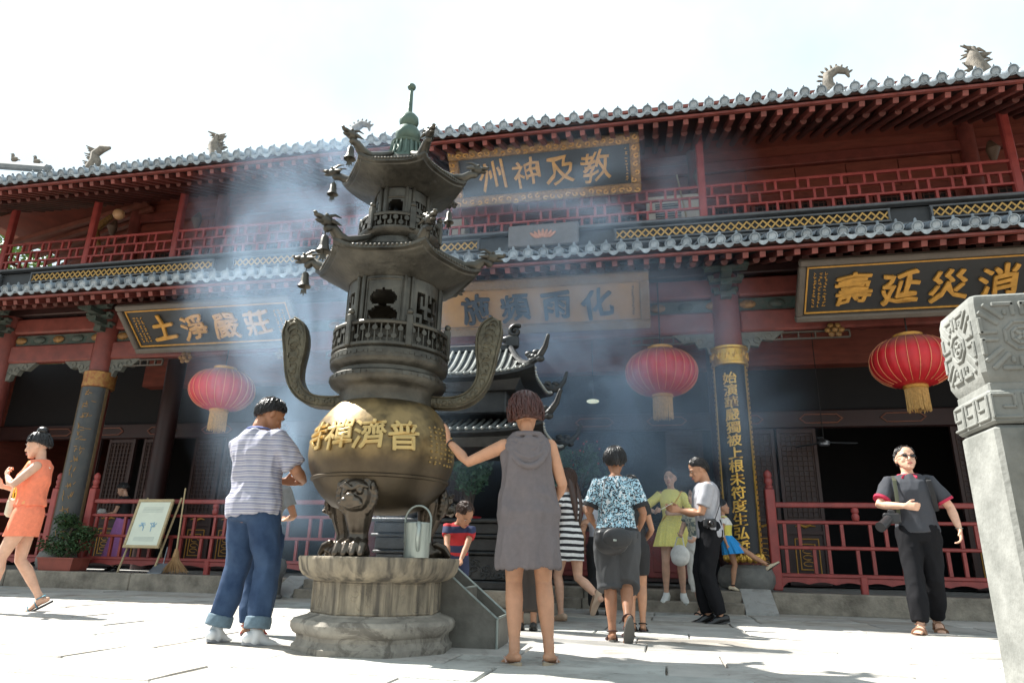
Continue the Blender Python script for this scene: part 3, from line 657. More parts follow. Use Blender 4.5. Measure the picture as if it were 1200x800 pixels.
def faded_couplet(x, y, label, a_c, grp, z0=.66, z1=3.58, nn=13, Rk=.262):
    g = mat('tarnished_gilt', (.30, .17, .06), .55, metal=.25, var=.3, scale=18)
    r = thing('couplet_board', label, 'couplet board', (x, y, z0), group=grp); h = z1 - z0; half = 1.15; rr = random.Random(5)
    def shell(r0, r1, a, za, zb): return MB().loft([[(q * math.cos(t), q * math.sin(t), z) for t, q in [(t, r1) for t in a] + [(t, r0) for t in a[::-1]]] for z in (za, zb)])
    obj('board', shell(Rk - .02, Rk, [a_c - half + 2 * half * k / 20 for k in range(21)], .08, h), mat('worn_lacquer', (.025, .03, .034), .45, col2=(.055, .055, .05), scale=7), r, smooth=True)
    for s in (-1, 1): obj('border', shell(Rk - .02, Rk + .012, [a_c + s * half - .10 + .2 * k / 4 for k in range(5)], .08, h), mat('worn_border', (.13, .085, .04), .6, var=.3, scale=20), r, smooth=True)
    obj('gilt_band', MB().lathe([(Rk - .01, h), (Rk + .02, h + .015), (Rk + .02, h + .1), (Rk + .015, h + .12), (Rk + .025, h + .30), (Rk - .01, h + .32)], 28), mat('dull_gilt_band', (.42, .25, .07), .5, metal=.4, col2=(.25, .07, .03), scale=14), r, smooth=True)
    q = MB()                         # worn characters: only broken strokes of gilding are left
    for k in range(nn):
        z = .22 + (h - .36) * k / (nn - 1)
        for s in range(6):
            t = a_c + rr.uniform(-.32, .32); zz = z + rr.uniform(-.07, .07); L_ = rr.uniform(.03, .09); d = rr.choice((0, 1))
            t2 = t + (L_ / Rk if d == 0 else rr.uniform(-.1, .1)); z2 = zz + (L_ if d else rr.uniform(-.02, .02))
            q.tube([((Rk + .003) * math.cos(t), (Rk + .003) * math.sin(t), zz), ((Rk + .003) * math.cos(t2), (Rk + .003) * math.sin(t2), z2)], [.008, .006], 5)
    obj('worn_lettering', q, g, r)
faded_couplet(-10.55, CY, 'tarnished black couplet board on the column behind the bonsai', -PI / 2 + .25, 'couplet boards on the front columns')
faded_couplet(-10.2, 13.0 - .02, 'dim couplet board inside the gallery under the left lantern', -PI / 2, 'couplet boards on the front columns') if False else None

# ------------------------------------------------------------------ lanterns
def lantern(x, y, z, label, R=.56, Hh=.36):
    r = thing('red_lantern', label, 'lantern', (x, y, z - Hh - .5), group='red lanterns under the eaves'); z0 = Hh + .5
    n = 96; rings = []
    for i in range(21):
        t = -PI / 2 + .30 + (PI - .60) * i / 20; rings.append([(R * math.cos(t) ** .8 * (1 - .035 * (1 - abs(math.cos(12 * a)))) * math.cos(a), R * math.cos(t) ** .8 * (1 - .035 * (1 - abs(math.cos(12 * a)))) * math.sin(a), z0 + Hh * math.sin(t) / math.sin(PI / 2 - .30)) for a in (2 * PI * k / n for k in range(n))])
    m = M_lant
    if 'dusted' not in m:
        m['dusted'] = 1; t_ = m.node_tree; g_ = t_.nodes.new('ShaderNodeNewGeometry'); sp = t_.nodes.new('ShaderNodeSeparateXYZ'); t_.links.new(g_.outputs['Normal'], sp.inputs[0])
        rr = t_.nodes.new('ShaderNodeMapRange'); rr.inputs['From Min'].default_value = .30; rr.inputs['From Max'].default_value = .85; rr.inputs['To Max'].default_value = .75; t_.links.new(sp.outputs['Z'], rr.inputs['Value']); mix_into(m, rr.outputs['Result'], (.20, .13, .11))
    obj('silk_shade', MB().loft(rings), m, r, smooth='all')
    for k in range(24):
        a = 2 * PI * (k + .5) / 24
        pts = [((R * 1.003) * math.cos(t) ** .8 * math.cos(a), R * 1.003 * math.cos(t) ** .8 * math.sin(a), z0 + Hh * math.sin(t) / math.sin(PI / 2 - .30)) for t in np.linspace(-1.1, .95, 12)]
        obj('rib', MB().tube(pts, [.0045] * 12, 5), mat('gilt_rib', (.70, .30, .14), .4, metal=.2), r)
    obj('top_cap', MB().lathe([(.19, z0 + Hh - .02), (.20, z0 + Hh + .05), (.05, z0 + Hh + .07)], 24), M_goldp, r, smooth=True)
    obj('bottom_collar', MB().lathe([(.15, z0 - Hh - .05), (.165, z0 - Hh - .04), (.165, z0 - Hh + .03), (.15, z0 - Hh + .03)], 24), M_goldp, r, smooth=True)
    q = MB(); rr = random.Random(int(x * 10))
    for k in range(60):
        a = 2 * PI * k / 60; e = (.145 + rr.uniform(-.02, .012)); q.tube([(.145 * math.cos(a), .145 * math.sin(a), z0 - Hh - .04), (e * math.cos(a), e * math.sin(a), z0 - Hh - .35 - rr.uniform(0, .04))], [.0075, .006], 4, round_=False)
    obj('tassel', q, mat('tassel_silk', (.50, .30, .10), .7, var=.3, scale=30), r)
    obj('cord', MB().tube([(0, 0, z0 + Hh + .05), (0, 0, z0 + Hh + 1.15)], [.012, .012], 6), M_dark, r)
lantern(-7.60, 10.62, 3.40, 'red lantern hanging leftmost, behind the head of the man in jeans')
lantern(0.11, 10.62, 3.46, 'red lantern hanging in the smoke beside the gold lettered column')
lantern(3.70, 10.62, 3.50, 'bright red lantern hanging above the man with sunglasses')

# ------------------------------------------------------------------ ground floor balustrades
def balustrade(x0, x1, label, posts, grp='red balustrades between the columns'):
    r = thing('balustrade', label, 'railing', ((x0 + x1) / 2, CY, DZ), group=None); cx = (x0 + x1) / 2
    for z, t in ((1.20, .075), (.955, .05), (.60, .05), (.22, .055)):
        obj('rail', MB().bbox((0, 0, z), (x1 - x0 - .12, .07 if t > .06 else .052, t), .012), M_redb, r)
    for s in (-1, 1):
        b = MB().bbox((s * (x1 - x0) / 2, 0, .72), (.135, .135, 1.44 - .02), .015)
        p = obj('post', b, M_redb, r)
        k = MB().lathe([(.03, 1.42), (.055, 1.44), (.06, 1.47), (.045, 1.49), (.062, 1.53), (.062, 1.57), (.045, 1.59), (.06, 1.62), (.055, 1.67), (.02, 1.71)], 12, (s * (x1 - x0) / 2, 0))
        obj('finial', k, M_redb, p, smooth=True)
    for px in posts:
        obj('post', MB().bbox((px - cx, 0, .05), (.09, .09, .34), .012), M_redb, r)
        obj('post_knob', MB().lathe([(.035, .98), (.05, 1.0), (.055, 1.05), (.04, 1.08), (.055, 1.11), (.05, 1.15), (.035, 1.165)], 12, (px - cx, 0)), M_redb, r, smooth=True)
    L_ = x1 - x0 - .13; n = max(2, round(L_ / .62)); st = L_ / n
    for row_, (z, h) in enumerate(((.778, .305), (.412, .325))):
        me = shared('baluster', MB().box((0, 0, 0), (.045, .045, h)), M_redb)
        for k in range(n + 1):
            for dx in (-.10, .10):
                xx = -L_ / 2 + st * (k + (.35 if row_ == 0 else .0)) + dx
                if abs(xx) < L_ / 2 - .03: copies('baluster', me, r, [(xx, 0, z)])
    ap = [(-L_ / 2, .19)] + [(-L_ / 2 + L_ * i / 40, .10 + .035 * abs(math.sin(i * PI / 5)) - (.05 if i in (0, 40) else 0)) for i in range(41)] + [(L_ / 2, .19)]
    obj('apron', MB().prism(ap, -.02, .02), M_redb, r)
    return r
balustrade(1.60, 4.62, 'red balustrade right of the gold lettered column, behind the man with sunglasses', [2.75])
balustrade(4.62 + .14, 6.6, 'red balustrade at the far right behind the stone post', [5.6])
balustrade(-10.15, -5.22, 'red balustrade running behind the notice board and the man in jeans', [-7.6])
balustrade(-12.6, -10.95, 'red balustrade at the far left behind the girl in orange', [])

# ------------------------------------------------------------------ bronze urn
UC = Vector((-2.037, 4.874, 0)); FA = math.atan2(-.926, .377) - math.radians(14)     # facing of the inscription
urn = thing('bronze_censer', 'tall tiered bronze incense urn with a polished gold belly on the stone pedestal', 'incense burner', (UC.x, UC.y, .60))
def U(name, mb, m, parent=urn, **k):
    mb.v = [(x, y, z - .60) for x, y, z in mb.v]; return obj(name, mb, m, parent, **k)
ang = lambda deg: FA + math.radians(deg)
NP = 72
M_belly = mat('belly_bronze', (0.055, 0.043, 0.030), 0.46, metal=0.75, col2=(0.11, 0.085, 0.055), scale=3.5, bump=.002, bscale=20)
def gild(m):                    # hands have rubbed the upper belly to bright brass
    t = m.node_tree; L = t.links.new; tc = t.nodes.new('ShaderNodeTexCoord'); sp = t.nodes.new('ShaderNodeSeparateXYZ'); L(tc.outputs['Object'], sp.inputs[0])
    n = t.nodes.new('ShaderNodeTexNoise'); n.inputs['Scale'].default_value = 5; n.inputs['Detail'].default_value = 5; L(tc.outputs['Object'], n.inputs[0])
    a = t.nodes.new('ShaderNodeMath'); a.operation = 'MULTIPLY_ADD'; a.inputs[1].default_value = .09; L(n.outputs['Fac'], a.inputs[0]); L(sp.outputs['Z'], a.inputs[2])
    r = t.nodes.new('ShaderNodeMapRange'); r.interpolation_type = 'SMOOTHSTEP'; r.inputs['From Min'].default_value = .64; r.inputs['From Max'].default_value = .80; L(a.outputs[0], r.inputs['Value'])
    x = mix_into(m, r.outputs['Result'], (.50, .31, .075))
    n3 = t.nodes.new('ShaderNodeTexNoise'); n3.inputs['Scale'].default_value = 7; n3.inputs['Detail'].default_value = 8; L(tc.outputs['Object'], n3.inputs[0])
    rr = t.nodes.new('ShaderNodeValToRGB'); rr.color_ramp.elements[0].color = (.085, .062, .032, 1); rr.color_ramp.elements[1].color = (.28, .195, .088, 1); rr.color_ramp.elements[0].position = .34; rr.color_ramp.elements[1].position = .62
    L(n3.outputs['Fac'], rr.inputs[0]); L(rr.outputs[0], x.inputs['B'])
gild(M_belly)
U('belly', MB().lathe([(.02, .90), (.20, .905), (.34, .95), (.42, 1.02), (.468, 1.08), (.492, 1.125), (.505, 1.13), (.508, 1.145), (.497, 1.152), (.525, 1.22), (.542, 1.30), (.540, 1.37), (.520, 1.46), (.482, 1.55), (.435, 1.62), (.385, 1.68), (.36, 1.70)], NP), M_belly, smooth=True)
U('neck', MB().lathe([(.36, 1.69), (.362, 1.78), (.372, 1.80), (.40, 1.815), (.435, 1.84), (.447, 1.865), (.447, 1.895), (.43, 1.91), (.405, 1.915), (.402, 1.945), (.425, 1.96), (.45, 1.98), (.455, 2.0), (.455, 2.06), (.44, 2.075), (.30, 2.08)], NP), M_bronze, smooth=True)
# raised dashes and relief around the ring
for zz, R_, nn in ((2.03, .456, 60), (1.88, .448, 48)):
    q = MB()
    for k in range(nn):
        a = 2 * PI * k / nn; q.box((R_ * math.cos(a), R_ * math.sin(a), zz), (.006, .022 + .012 * (k % 3), .016 + .012 * (k % 2)), rz=a)
    U('ring_relief', q, M_bronze)
def drum_wall(name, r, z0, z1, wins, m, n=216, rows=40, thick=.022):
    """cylindrical wall with openings cut out by a mask"""
    out = MB(); idx = {}; keep = np.ones((rows, n), bool)
    for i in range(rows):
        v = (i + .5) / rows
        for j in range(n):
            a = (2 * PI * (j + .5) / n)
            for c, f in wins:
                u = (a - c + PI) % (2 * PI) - PI
                if f(u * r, v * (z1 - z0)): keep[i, j] = False
    def vid(i, j, k):
        j %= n; key = (i, j, k)
        if key not in idx: idx[key] = len(out.v); a = 2 * PI * j / n; q = r - thick * k; out.v.append((q * math.cos(a), q * math.sin(a), z0 + (z1 - z0) * i / rows))
        return idx[key]
    for i in range(rows):
        for j in range(n):
            if not keep[i, j]: continue
            out.f.append((vid(i, j, 0), vid(i, j + 1, 0), vid(i + 1, j + 1, 0), vid(i + 1, j, 0))); out.f.append((vid(i, j, 1), vid(i + 1, j, 1), vid(i + 1, j + 1, 1), vid(i, j + 1, 1)))
            for di, dj, e in ((-1, 0, ((i, j), (i, j + 1))), (1, 0, ((i + 1, j + 1), (i + 1, j))), (0, -1, ((i + 1, j), (i, j))), (0, 1, ((i, j + 1), (i + 1, j + 1)))):
                ii, jj = i + di, (j + dj) % n
                if ii < 0 or ii >= rows or not keep[ii, jj]: out.f.append((vid(*e[0], 0), vid(*e[0], 1), vid(*e[1], 1), vid(*e[1], 0)))
    return U(name, out, m, smooth=True)
PAT = ["11111111111", "10000010001", "10111010101", "10100010101", "11101111101", "10001000001", "10111110111", "10101000101", "10101010101", "10001010001", "11111111111"]
def fret(w_, h_, zc):
    def f(x, z):
        u, v = x / w_ + .5, (z - zc) / h_ + .5
        if not (0 < u < 1 and 0 < v < 1): return False
        return PAT[int(v * 11)][int(u * 11)] == '0'
    return f
def gourd(zc):
    def f(x, z):
        z -= zc
        top = (x / .105) ** 2 + ((z - .085) / .075) ** 2 < 1 and z > .035
        mid = abs(x) < .03 and abs(z - .03) < .04
        low = abs(x) < .115 and -.155 < z < .02 and abs(x) + max(0, z + .02) * 1.6 < .115 + 0 and abs(x) + max(0, -.11 - z) < .115
        return top or mid or low
    return f
def cham(w_, h_, zc): return lambda x, z: abs(x) < w_ / 2 and abs(z - zc) < h_ / 2 and abs(x) + abs(z - zc) < (w_ + h_) / 2 - .03
drum_wall('lower_tier', .365, 2.07, 2.66, [(ang(0), gourd(.32)), (ang(120), gourd(.32)), (ang(240), gourd(.32)), (ang(60), fret(.27, .40, .33)), (ang(-60), fret(.27, .40, .33)), (ang(180), fret(.27, .40, .33))], M_bronze)
drum_wall('upper_tier', .218, 2.98, 3.50, [(ang(0), cham(.12, .17, .33)), (ang(120), cham(.12, .17, .33)), (ang(240), cham(.12, .17, .33)), (ang(60), fret(.16, .24, .33)), (ang(-60), fret(.16, .24, .33)), (ang(180), fret(.16, .24, .33))], M_bronze, n=168, rows=34, thick=.016)
for r_, z0, z1 in ((.372, 2.08, 2.66), (.224, 2.99, 3.5)):
    for k in range(6):
        a = ang(30 + 60 * k); 
        for d in (-.018 / r_ * 1.6, .018 / r_ * 1.6): U('pilaster', MB().tube([(r_ * math.cos(a + d), r_ * math.sin(a + d), z0), (r_ * math.cos(a + d), r_ * math.sin(a + d), z1)], [.016, .016], 8), M_bronze, smooth=True)
for k in range(3):     # raised frame round each shaped window
    for r_, zc, w_, h_ in ((.367, 2.40, .27, .46), (.22, 3.31, .15, .21)):
        q = MB(); a0 = ang(120 * k)
        for (x0, z0), (x1, z1) in ((((-w_ / 2, -h_ / 2), (w_ / 2, -h_ / 2))), ((w_ / 2, -h_ / 2), (w_ / 2, h_ / 2)), ((w_ / 2, h_ / 2), (-w_ / 2, h_ / 2)), ((-w_ / 2, h_ / 2), (-w_ / 2, -h_ / 2))):
            q.tube([(r_ * math.cos(a0 + (x0 + (x1 - x0) * t) / r_), r_ * math.sin(a0 + (x0 + (x1 - x0) * t) / r_), zc + z0 + (z1 - z0) * t) for t in np.linspace(0, 1, 6)], [.007] * 6, 6)
        U('window_frame', q, M_bronze)
# parapets round the tiers
for R_, z0, h, nm in ((.45, 2.075, .20, 30), (.335, 3.07, .155, 24)):
    U('parapet_base', MB().lathe([(R_ - .12, z0 - .015 - (.06 if R_ < .4 else 0)), (R_ - .03, z0 - .012 - (.03 if R_ < .4 else 0)), (R_ + .006, z0 + .01), (R_ + .006, z0 + .03), (R_ - .02, z0 + .034), (R_ - .12, z0 + .034)], NP), M_bronze, smooth=True)
    U('parapet_rail', MB().lathe([(R_ - .022, z0 + h - .03), (R_ + .004, z0 + h - .03), (R_ + .008, z0 + h - .012), (R_, z0 + h), (R_ - .022, z0 + h)], NP), M_bronze, smooth=True)
    for k in range(6):
        a = ang(30 + 60 * k); U('parapet_post', MB().bbox(((R_ - .005) * math.cos(a), (R_ - .005) * math.sin(a), z0 + h / 2 + .03), (.05, .05, h + .05), .008, rz=a), M_bronze)
        U('post_ball', MB().ball(((R_ - .005) * math.cos(a), (R_ - .005) * math.sin(a), z0 + h + .075), .026, 10, 7), M_bronze, smooth=True)
    q = MB()
    for k in range(nm * 2):
        a = 2 * PI * k / (nm * 2); z = z0 + .032 + (h - .06) * (.5 + .22 * (-1) ** k)
        q.add(*(lambda t: (t.v, t.f))(MB().lathe([(.010, 0), (.021, 0), (.021, .014), (.010, .014)], 8).xf(Matrix.Translation(((R_ - .01) * math.cos(a), (R_ - .01) * math.sin(a), z)) @ Matrix.Rotation(a, 4, 'Z') @ Matrix.Rotation(PI / 2, 4, 'Y'))))
        q.box(((R_ - .01) * math.cos(a), (R_ - .01) * math.sin(a), z0 + .03 + (h - .06) / 2), (.010, .010, h - .05), rz=a)
    U('parapet_fretwork', q, M_bronze)
# hexagonal roofs with upturned corners, dragon heads and bells
def hexroof(zedge, Re, ztop, rtop, zin, rin, Rh, zh, hs, belled):
    CA = [30 + 60 * k for k in range(6)]
    def edge(rad, z, lift, out=1.0, m=72):
        pts = []
        for j in range(m):
            a = 360 * j / m; s = ((a - 30) % 60) / 60.0; d = min(s, 1 - s)      # 0 at a corner
            k = Re * math.cos(PI / 6) / math.cos(math.radians((a - 30) % 60 - 30)) / Re
            f = (1 - min(1, d / .5)) ** 4
            R_ = rad * (k * (1 - out) + out * k) * (1 + .04 * f) if out else rad
            pts.append((R_ * math.cos(ang(a)), R_ * math.sin(ang(a)), z + lift * f))
        return pts
    rings = [edge(rin, zin, 0, 0), edge(rin * 1.04, zin, 0, 0), edge(Re * .93, zedge - .030, .030), edge(Re * .94, zedge - .018, .034), edge(Re, zedge - .012, .055), edge(Re, zedge + .010, .060), edge(Re * .96, zedge + .018, .055)]
    nn = 7
    for i in range(1, nn + 1):
        t = i / nn; rings.append(edge(Re * .97 + (rtop - Re * .97) * t, zedge + .02 + (ztop - zedge - .02) * (t ** 2.2), .055 * (1 - t) ** 3, 1 if i < nn else 0))
    U('hexagonal_roof', MB().loft(rings), M_bronze, smooth=9)
    q = MB()                       # tile ends along the eave
    for k in range(6):
        a0, a1 = math.radians(CA[k]), math.radians(CA[(k + 1) % 6] + (360 if k == 5 else 0))
        p0 = Vector((math.cos(FA + a0), math.sin(FA + a0), 0)) * Re; p1 = Vector((math.cos(FA + a1), math.sin(FA + a1), 0)) * Re
        for i in range(1, 20):
            t = i / 20; p = p0.lerp(p1, t); f = (1 - min(t, 1 - t) / .5) ** 3; q.ball((p.x, p.y, zedge + .012 + .02 * f), (.014, .014, .012), 6, 4)
    U('tile_ends', q, M_bronze)
    for k in range(6):
        a = ang(CA[k]); d = Vector((math.cos(a), math.sin(a), 0)); up = Vector((0, 0, 1)); sd_ = d.cross(up)
        # ridge rising into a horn neck
        pr = [d * rtop + up * (ztop + .01)]
        for t in (.35, .7): rr = rtop + (Re - rtop) * t; pr.append(d * rr + up * (zedge + .03 + (ztop - zedge) * ((1 - t) ** 1.7) + .012 + .03 * t))
        pr += [d * Re * .98 + up * (zedge + .085), d * (Re + (Rh - Re) * .45) + up * (zedge + .11 * hs + .02), d * (Re + (Rh - Re) * .85) + up * (zh - .05 * hs)]
        rk = U('corner_ridge', MB().tube(pr, [.022, .026, .034, .046 * hs, .036 * hs, .031 * hs], 10), M_bronze, smooth=True)
        hb = MB(); c = d * Rh + up * zh
        rot = Matrix((d, sd_, up)).transposed()
        hb.ball(c, (.060 * hs, .040 * hs, .040 * hs), 12, 8, rot=rot)
        hb.ball(c + d * .062 * hs + up * .012 * hs, (.048 * hs, .026 * hs, .018 * hs), 10, 6, rot=rot)       # upper jaw
        hb.ball(c + d * .055 * hs - up * .024 * hs, (.040 * hs, .022 * hs, .011 * hs), 10, 6, rot=rot)       # lower jaw
        hb.ball(c + d * .102 * hs + up * .024 * hs, (.014 * hs, .018 * hs, .012 * hs), 8, 5, rot=rot)        # nostrils
        for s in (-1, 1):
            hb.ball(c + d * .018 * hs + up * .034 * hs + sd_ * .024 * s * hs, .013 * hs, 8, 5)
            hb.tube([c + up * .03 * hs + sd_ * .02 * s * hs, c - d * .05 * hs + up * .058 * hs + sd_ * .03 * s * hs, c - d * .10 * hs + up * .058 * hs + sd_ * .035 * s * hs], [.012 * hs, .010 * hs, .004 * hs], 6)
            hb.tube([c - d * .03 * hs + sd_ * .035 * s * hs, c - d * .09 * hs - up * .01 * hs + sd_ * .055 * s * hs], [.018 * hs, .004 * hs], 6)
        U('dragon_head', hb, M_bronze, smooth=True)
        if k not in belled: continue
        bc = d * (Rh - .005) ; bz = zh - .075 * hs
        bell = U('bell', MB().lathe([(.006, 0), (.018, -.004), (.026, -.02), (.030, -.07), (.036, -.095), (.050, -.118), (.046, -.116), (.030, -.09), (.02, -.05), (.005, -.03)], 18).xf(Matrix.Translation((bc.x, bc.y, bz - .035 * hs)) @ Matrix.Scale(hs * 1.05, 4)), M_bronze, smooth=True)
        cl = MB().tube([(bc.x, bc.y, bz + .04), (bc.x, bc.y, bz - .045)], [.004, .004], 6)
        cl.tube([(bc.x, bc.y, bz - .08), (bc.x, bc.y, bz - .185 * hs)], [.004, .004], 6)
        o = obj('clapper', (cl.v and MB().add([(x, y, z - .6) for x, y, z in cl.v], cl.f)), M_bronze, bell)
        fl = MB().prism([(-.02 * hs, 0), (.02 * hs, 0), (.026 * hs, -.045 * hs), (.008 * hs, -.03 * hs), (0, -.06 * hs), (-.008 * hs, -.03 * hs), (-.026 * hs, -.045 * hs)], -.002, .002).xf(Matrix.Translation((bc.x, bc.y, bz - .18 * hs - .6)) @ Matrix.Rotation(FA + PI / 2, 4, 'Z'))
        obj('clapper_tail', fl, M_bronze, bell)
hexroof(2.80, .665, 3.03, .30, 2.66, .36, .775, 2.96, 1.05, (3, 4, 5))
hexroof(3.62, .520, 3.86, .17, 3.51, .215, .625, 3.785, .92, (2, 4, 5))
U('finial_base', MB().lathe([(.175, 3.84), (.172, 3.87), (.150, 3.885), (.132, 3.95), (.125, 4.02), (.135, 4.03), (.14, 4.045), (.12, 4.055), (.09, 4.065)], 40, lobes=0), M_verd, smooth=True)
q = MB()
for k in range(20): a = 2 * PI * k / 20; q.tube([(.157 * math.cos(a), .157 * math.sin(a), 3.885), (.134 * math.cos(a), .134 * math.sin(a), 4.02)], [.012, .009], 6)
U('finial_flutes', q, M_verd, smooth=True)
U('finial_gourd', MB().lathe([(.06, 4.06), (.09, 4.085), (.108, 4.13), (.108, 4.17), (.085, 4.21), (.055, 4.225), (.075, 4.245), (.086, 4.28), (.082, 4.32), (.055, 4.355), (.03, 4.37), (.022, 4.375), (.017, 4.62), (.012, 4.64)], 32), M_verd, smooth=True)
U('finial_ball', MB().ball((0, 0, 4.655), (.038, .038, .034), 16, 10), M_verd, smooth=True)
# ear handles: curved flat bronze with scrolled heads
for s in (-1, 1):
    a = ang(90 * s); d = Vector((math.cos(a), math.sin(a), 0)); n_ = Vector((math.cos(ang(0)), math.sin(ang(0)), 0))
    cl = [(.34, 1.745), (.46, 1.735), (.58, 1.745), (.68, 1.80), (.745, 1.90), (.765, 2.02), (.765, 2.14), (.775, 2.25), (.80, 2.35), (.835, 2.42)]
    wd_ = [.070, .070, .072, .078, .090, .115, .150, .175, .165, .070]; th_ = [.034, .034, .036, .036, .035, .034, .034, .034, .030, .018]
    tt = np.arange(10.0); t2 = np.linspace(0, 9, 28)
    def sm3(a):
        a = np.array(a); o_ = np.interp(t2, tt, a); o2 = o_.copy(); o2[1:-1] = (o_[:-2] + 2 * o_[1:-1] + o_[2:]) / 4; o3 = o2.copy(); o3[1:-1] = (o2[:-2] + 2 * o2[1:-1] + o2[2:]) / 4; return o3
    cr_, cz_, wd_, th_ = sm3([c_[0] for c_ in cl]), sm3([c_[1] for c_ in cl]), sm3(wd_), sm3(th_)
    pts = [d * float(r_) + Vector((0, 0, float(z))) for r_, z in zip(cr_, cz_)]
    rings = []
    for i, p in enumerate(pts):
        t = (pts[min(i + 1, 27)] - pts[max(i - 1, 0)]).normalized(); side = t.cross(n_).normalized()
        ring = []
        for k in range(16):
            q_ = 2 * PI * k / 16; cx = math.copysign(abs(math.cos(q_)) ** .55, math.cos(q_)) * th_[i] * 1.0; cy = math.copysign(abs(math.sin(q_)) ** .55, math.sin(q_)) * wd_[i] * .62
            ring.append(p + n_ * cx * 1.7 + side * cy)
        rings.append(ring)
    hd = U('ear_handle', MB().loft(rings), mat('handle_bronze', (.05, .043, .030), .45, metal=.6, col2=(.14, .125, .085), scale=9, bump=.01, bscale=45), smooth=50)
    q = MB()                       # scrolls in relief along both faces and a bead along each edge
    for i in range(2, 26):
        for f in (-1, 1):
            for h_ in (0,):
                p = pts[i]; t = (pts[i + 1] - pts[i]).normalized(); side = t.cross(n_)
                k = wd_[i] * .34; ph = i * 2.0 + h_ * 3
                q.tube([p + n_ * f * th_[i] * 1.72 + side * k * math.cos(u + ph) * (1 - u / 9) + t * k * math.sin(u + ph) * (1 - u / 9) for u in np.linspace(0, 4.6, 8)], [.006] * 8, 5)
    for f in (-1, 1):
        for e in (-1, 1):
            q.tube([pts[i] + n_ * f * th_[i] * 1.62 + ((pts[min(i + 1, 27)] - pts[max(i - 1, 0)]).normalized().cross(n_)) * e * wd_[i] * .54 for i in range(28)], [.007] * 28, 6)
    q.v = [(x, y, z - .6) for x, y, z in [tuple(p) for p in q.v]]
    obj('handle_relief', q, MATS['handle_bronze'], hd, smooth=True)
# inscription on the belly
BZ = [1.22, 1.30, 1.37, 1.46, 1.55, 1.62]; BR = [.525, .542, .540, .520, .482, .435]
for k, (t, off) in enumerate(zip('寺禪濟普', (-40, -16.5, 8, 33))):
    me = glyph(t, .232, .006, 0.0, .020, .012).copy(); v = np.zeros(len(me.vertices) * 3); me.vertices.foreach_get('co', v); v = v.reshape(-1, 3)
    z = 1.412 + v[:, 2] * .95; rr = np.interp(z, BZ, BR) + .010 - v[:, 1]; th = ang(off - 4) + v[:, 0] / .53
    me.vertices.foreach_set('co', np.stack([rr * np.cos(th), rr * np.sin(th), z - .6], 1).ravel()); me.update(); me.materials.clear()
    me.materials.append(mat('raised_brass', (.50, .35, .14), .42, metal=.7, var=.1))
    obj('character', me, None, urn)
q = MB()
rr_ = random.Random(3)
for col_ in range(7):
    for k in range(8 if col_ < 6 else 5):
        a = ang(53 + col_ * 5.6); z = 1.50 - k * .036; R_ = float(np.interp(z, BZ, BR)) + .002
        for s in range(2): q.ball((R_ * math.cos(a + rr_.uniform(-.012, .012)), R_ * math.sin(a + rr_.uniform(-.012, .012)), z + rr_.uniform(-.008, .008)), (.009, .009, .007), 6, 4)
U('small_inscription', q, mat('raised_brass_small', (.32, .22, .085), .5, metal=.7))
U('belly_bead', MB().lathe([(.492, 1.085), (.50, 1.09), (.488, 1.098)], NP), M_bronzes, smooth=True) if False else None
# lion-faced legs
for k, dg_ in enumerate((-5, 115, 235)):
    a = ang(dg_); d = Vector((math.cos(a), math.sin(a), 0)); sd_ = Vector((-d.y, d.x, 0)); up = Vector((0, 0, 1)); rot = Matrix((d, sd_, up)).transposed()
    b = MB()
    b.tube([d * .36 + up * 1.12, d * .40 + up * 1.00, d * .385 + up * .86, d * .36 + up * .76, d * .365 + up * .69, d * .39 + up * .635], [(.10, .095), (.125, .105), (.095, .085), (.068, .062), (.075, .068), (.105, .085)], 16, ref=d)
    b.ball(d * .44 + up * .645, (.085, .105, .045), 14, 8, rot=rot)
    for t in (-1.5, -.5, .5, 1.5): b.tube([d * .43 + sd_ * t * .052 + up * .70, d * .49 + sd_ * t * .056 + up * .675, d * .525 + sd_ * t * .058 + up * .625], [.026, .030, .024], 8)
    b.ball(d * .455 + up * 1.0, (.085, .115, .115), 14, 10, rot=rot)           # face
    b.ball(d * .535 + up * .955, (.048, .070, .040), 14, 8, rot=rot)           # muzzle
    b.ball(d * .578 + up * .985, (.022, .036, .024), 10, 6, rot=rot)           # nose
    for s in (-1, 1):
        b.ball(d * .560 + sd_ * s * .038 + up * .955, (.030, .034, .026), 10, 6, rot=rot)      # cheeks
        b.ball(d * .533 + sd_ * s * .050 + up * 1.022, .024, 10, 7)                            # eyes
        b.tube([d * .545 + sd_ * s * .008 + up * 1.035, d * .550 + sd_ * s * .045 + up * 1.064, d * .515 + sd_ * s * .100 + up * 1.050], [.016, .020, .010], 7)
        b.ball(d * .47 + sd_ * s * .118 + up * 1.06, (.02, .026, .035), 8, 6)                   # ears
    b.tube([d * .560 + sd_ * t * .075 + up * (.915 + .020 * abs(t)) for t in (-1, -.5, 0, .5, 1)], [.013] * 5, 6)
    for t in np.linspace(-2.5, 2.5, 19): b.ball(d * (.460 - .008 * abs(t)) + sd_ * .128 * math.sin(t) + up * (1.0 + .125 * math.cos(t)), .027, 8, 6)
    b.v = [tuple(Vector(p) - Vector((0, 0, .6))) for p in b.v]
    me = remesh(b, .0065, 1); obj('lion_leg', me, M_bronzes, urn)
U('ember_pan', MB().lathe([(.16, .60), (.20, .62), (.20, .66), (.14, .72), (.0, .73)], 24), M_bronzes, smooth=True) if False else None

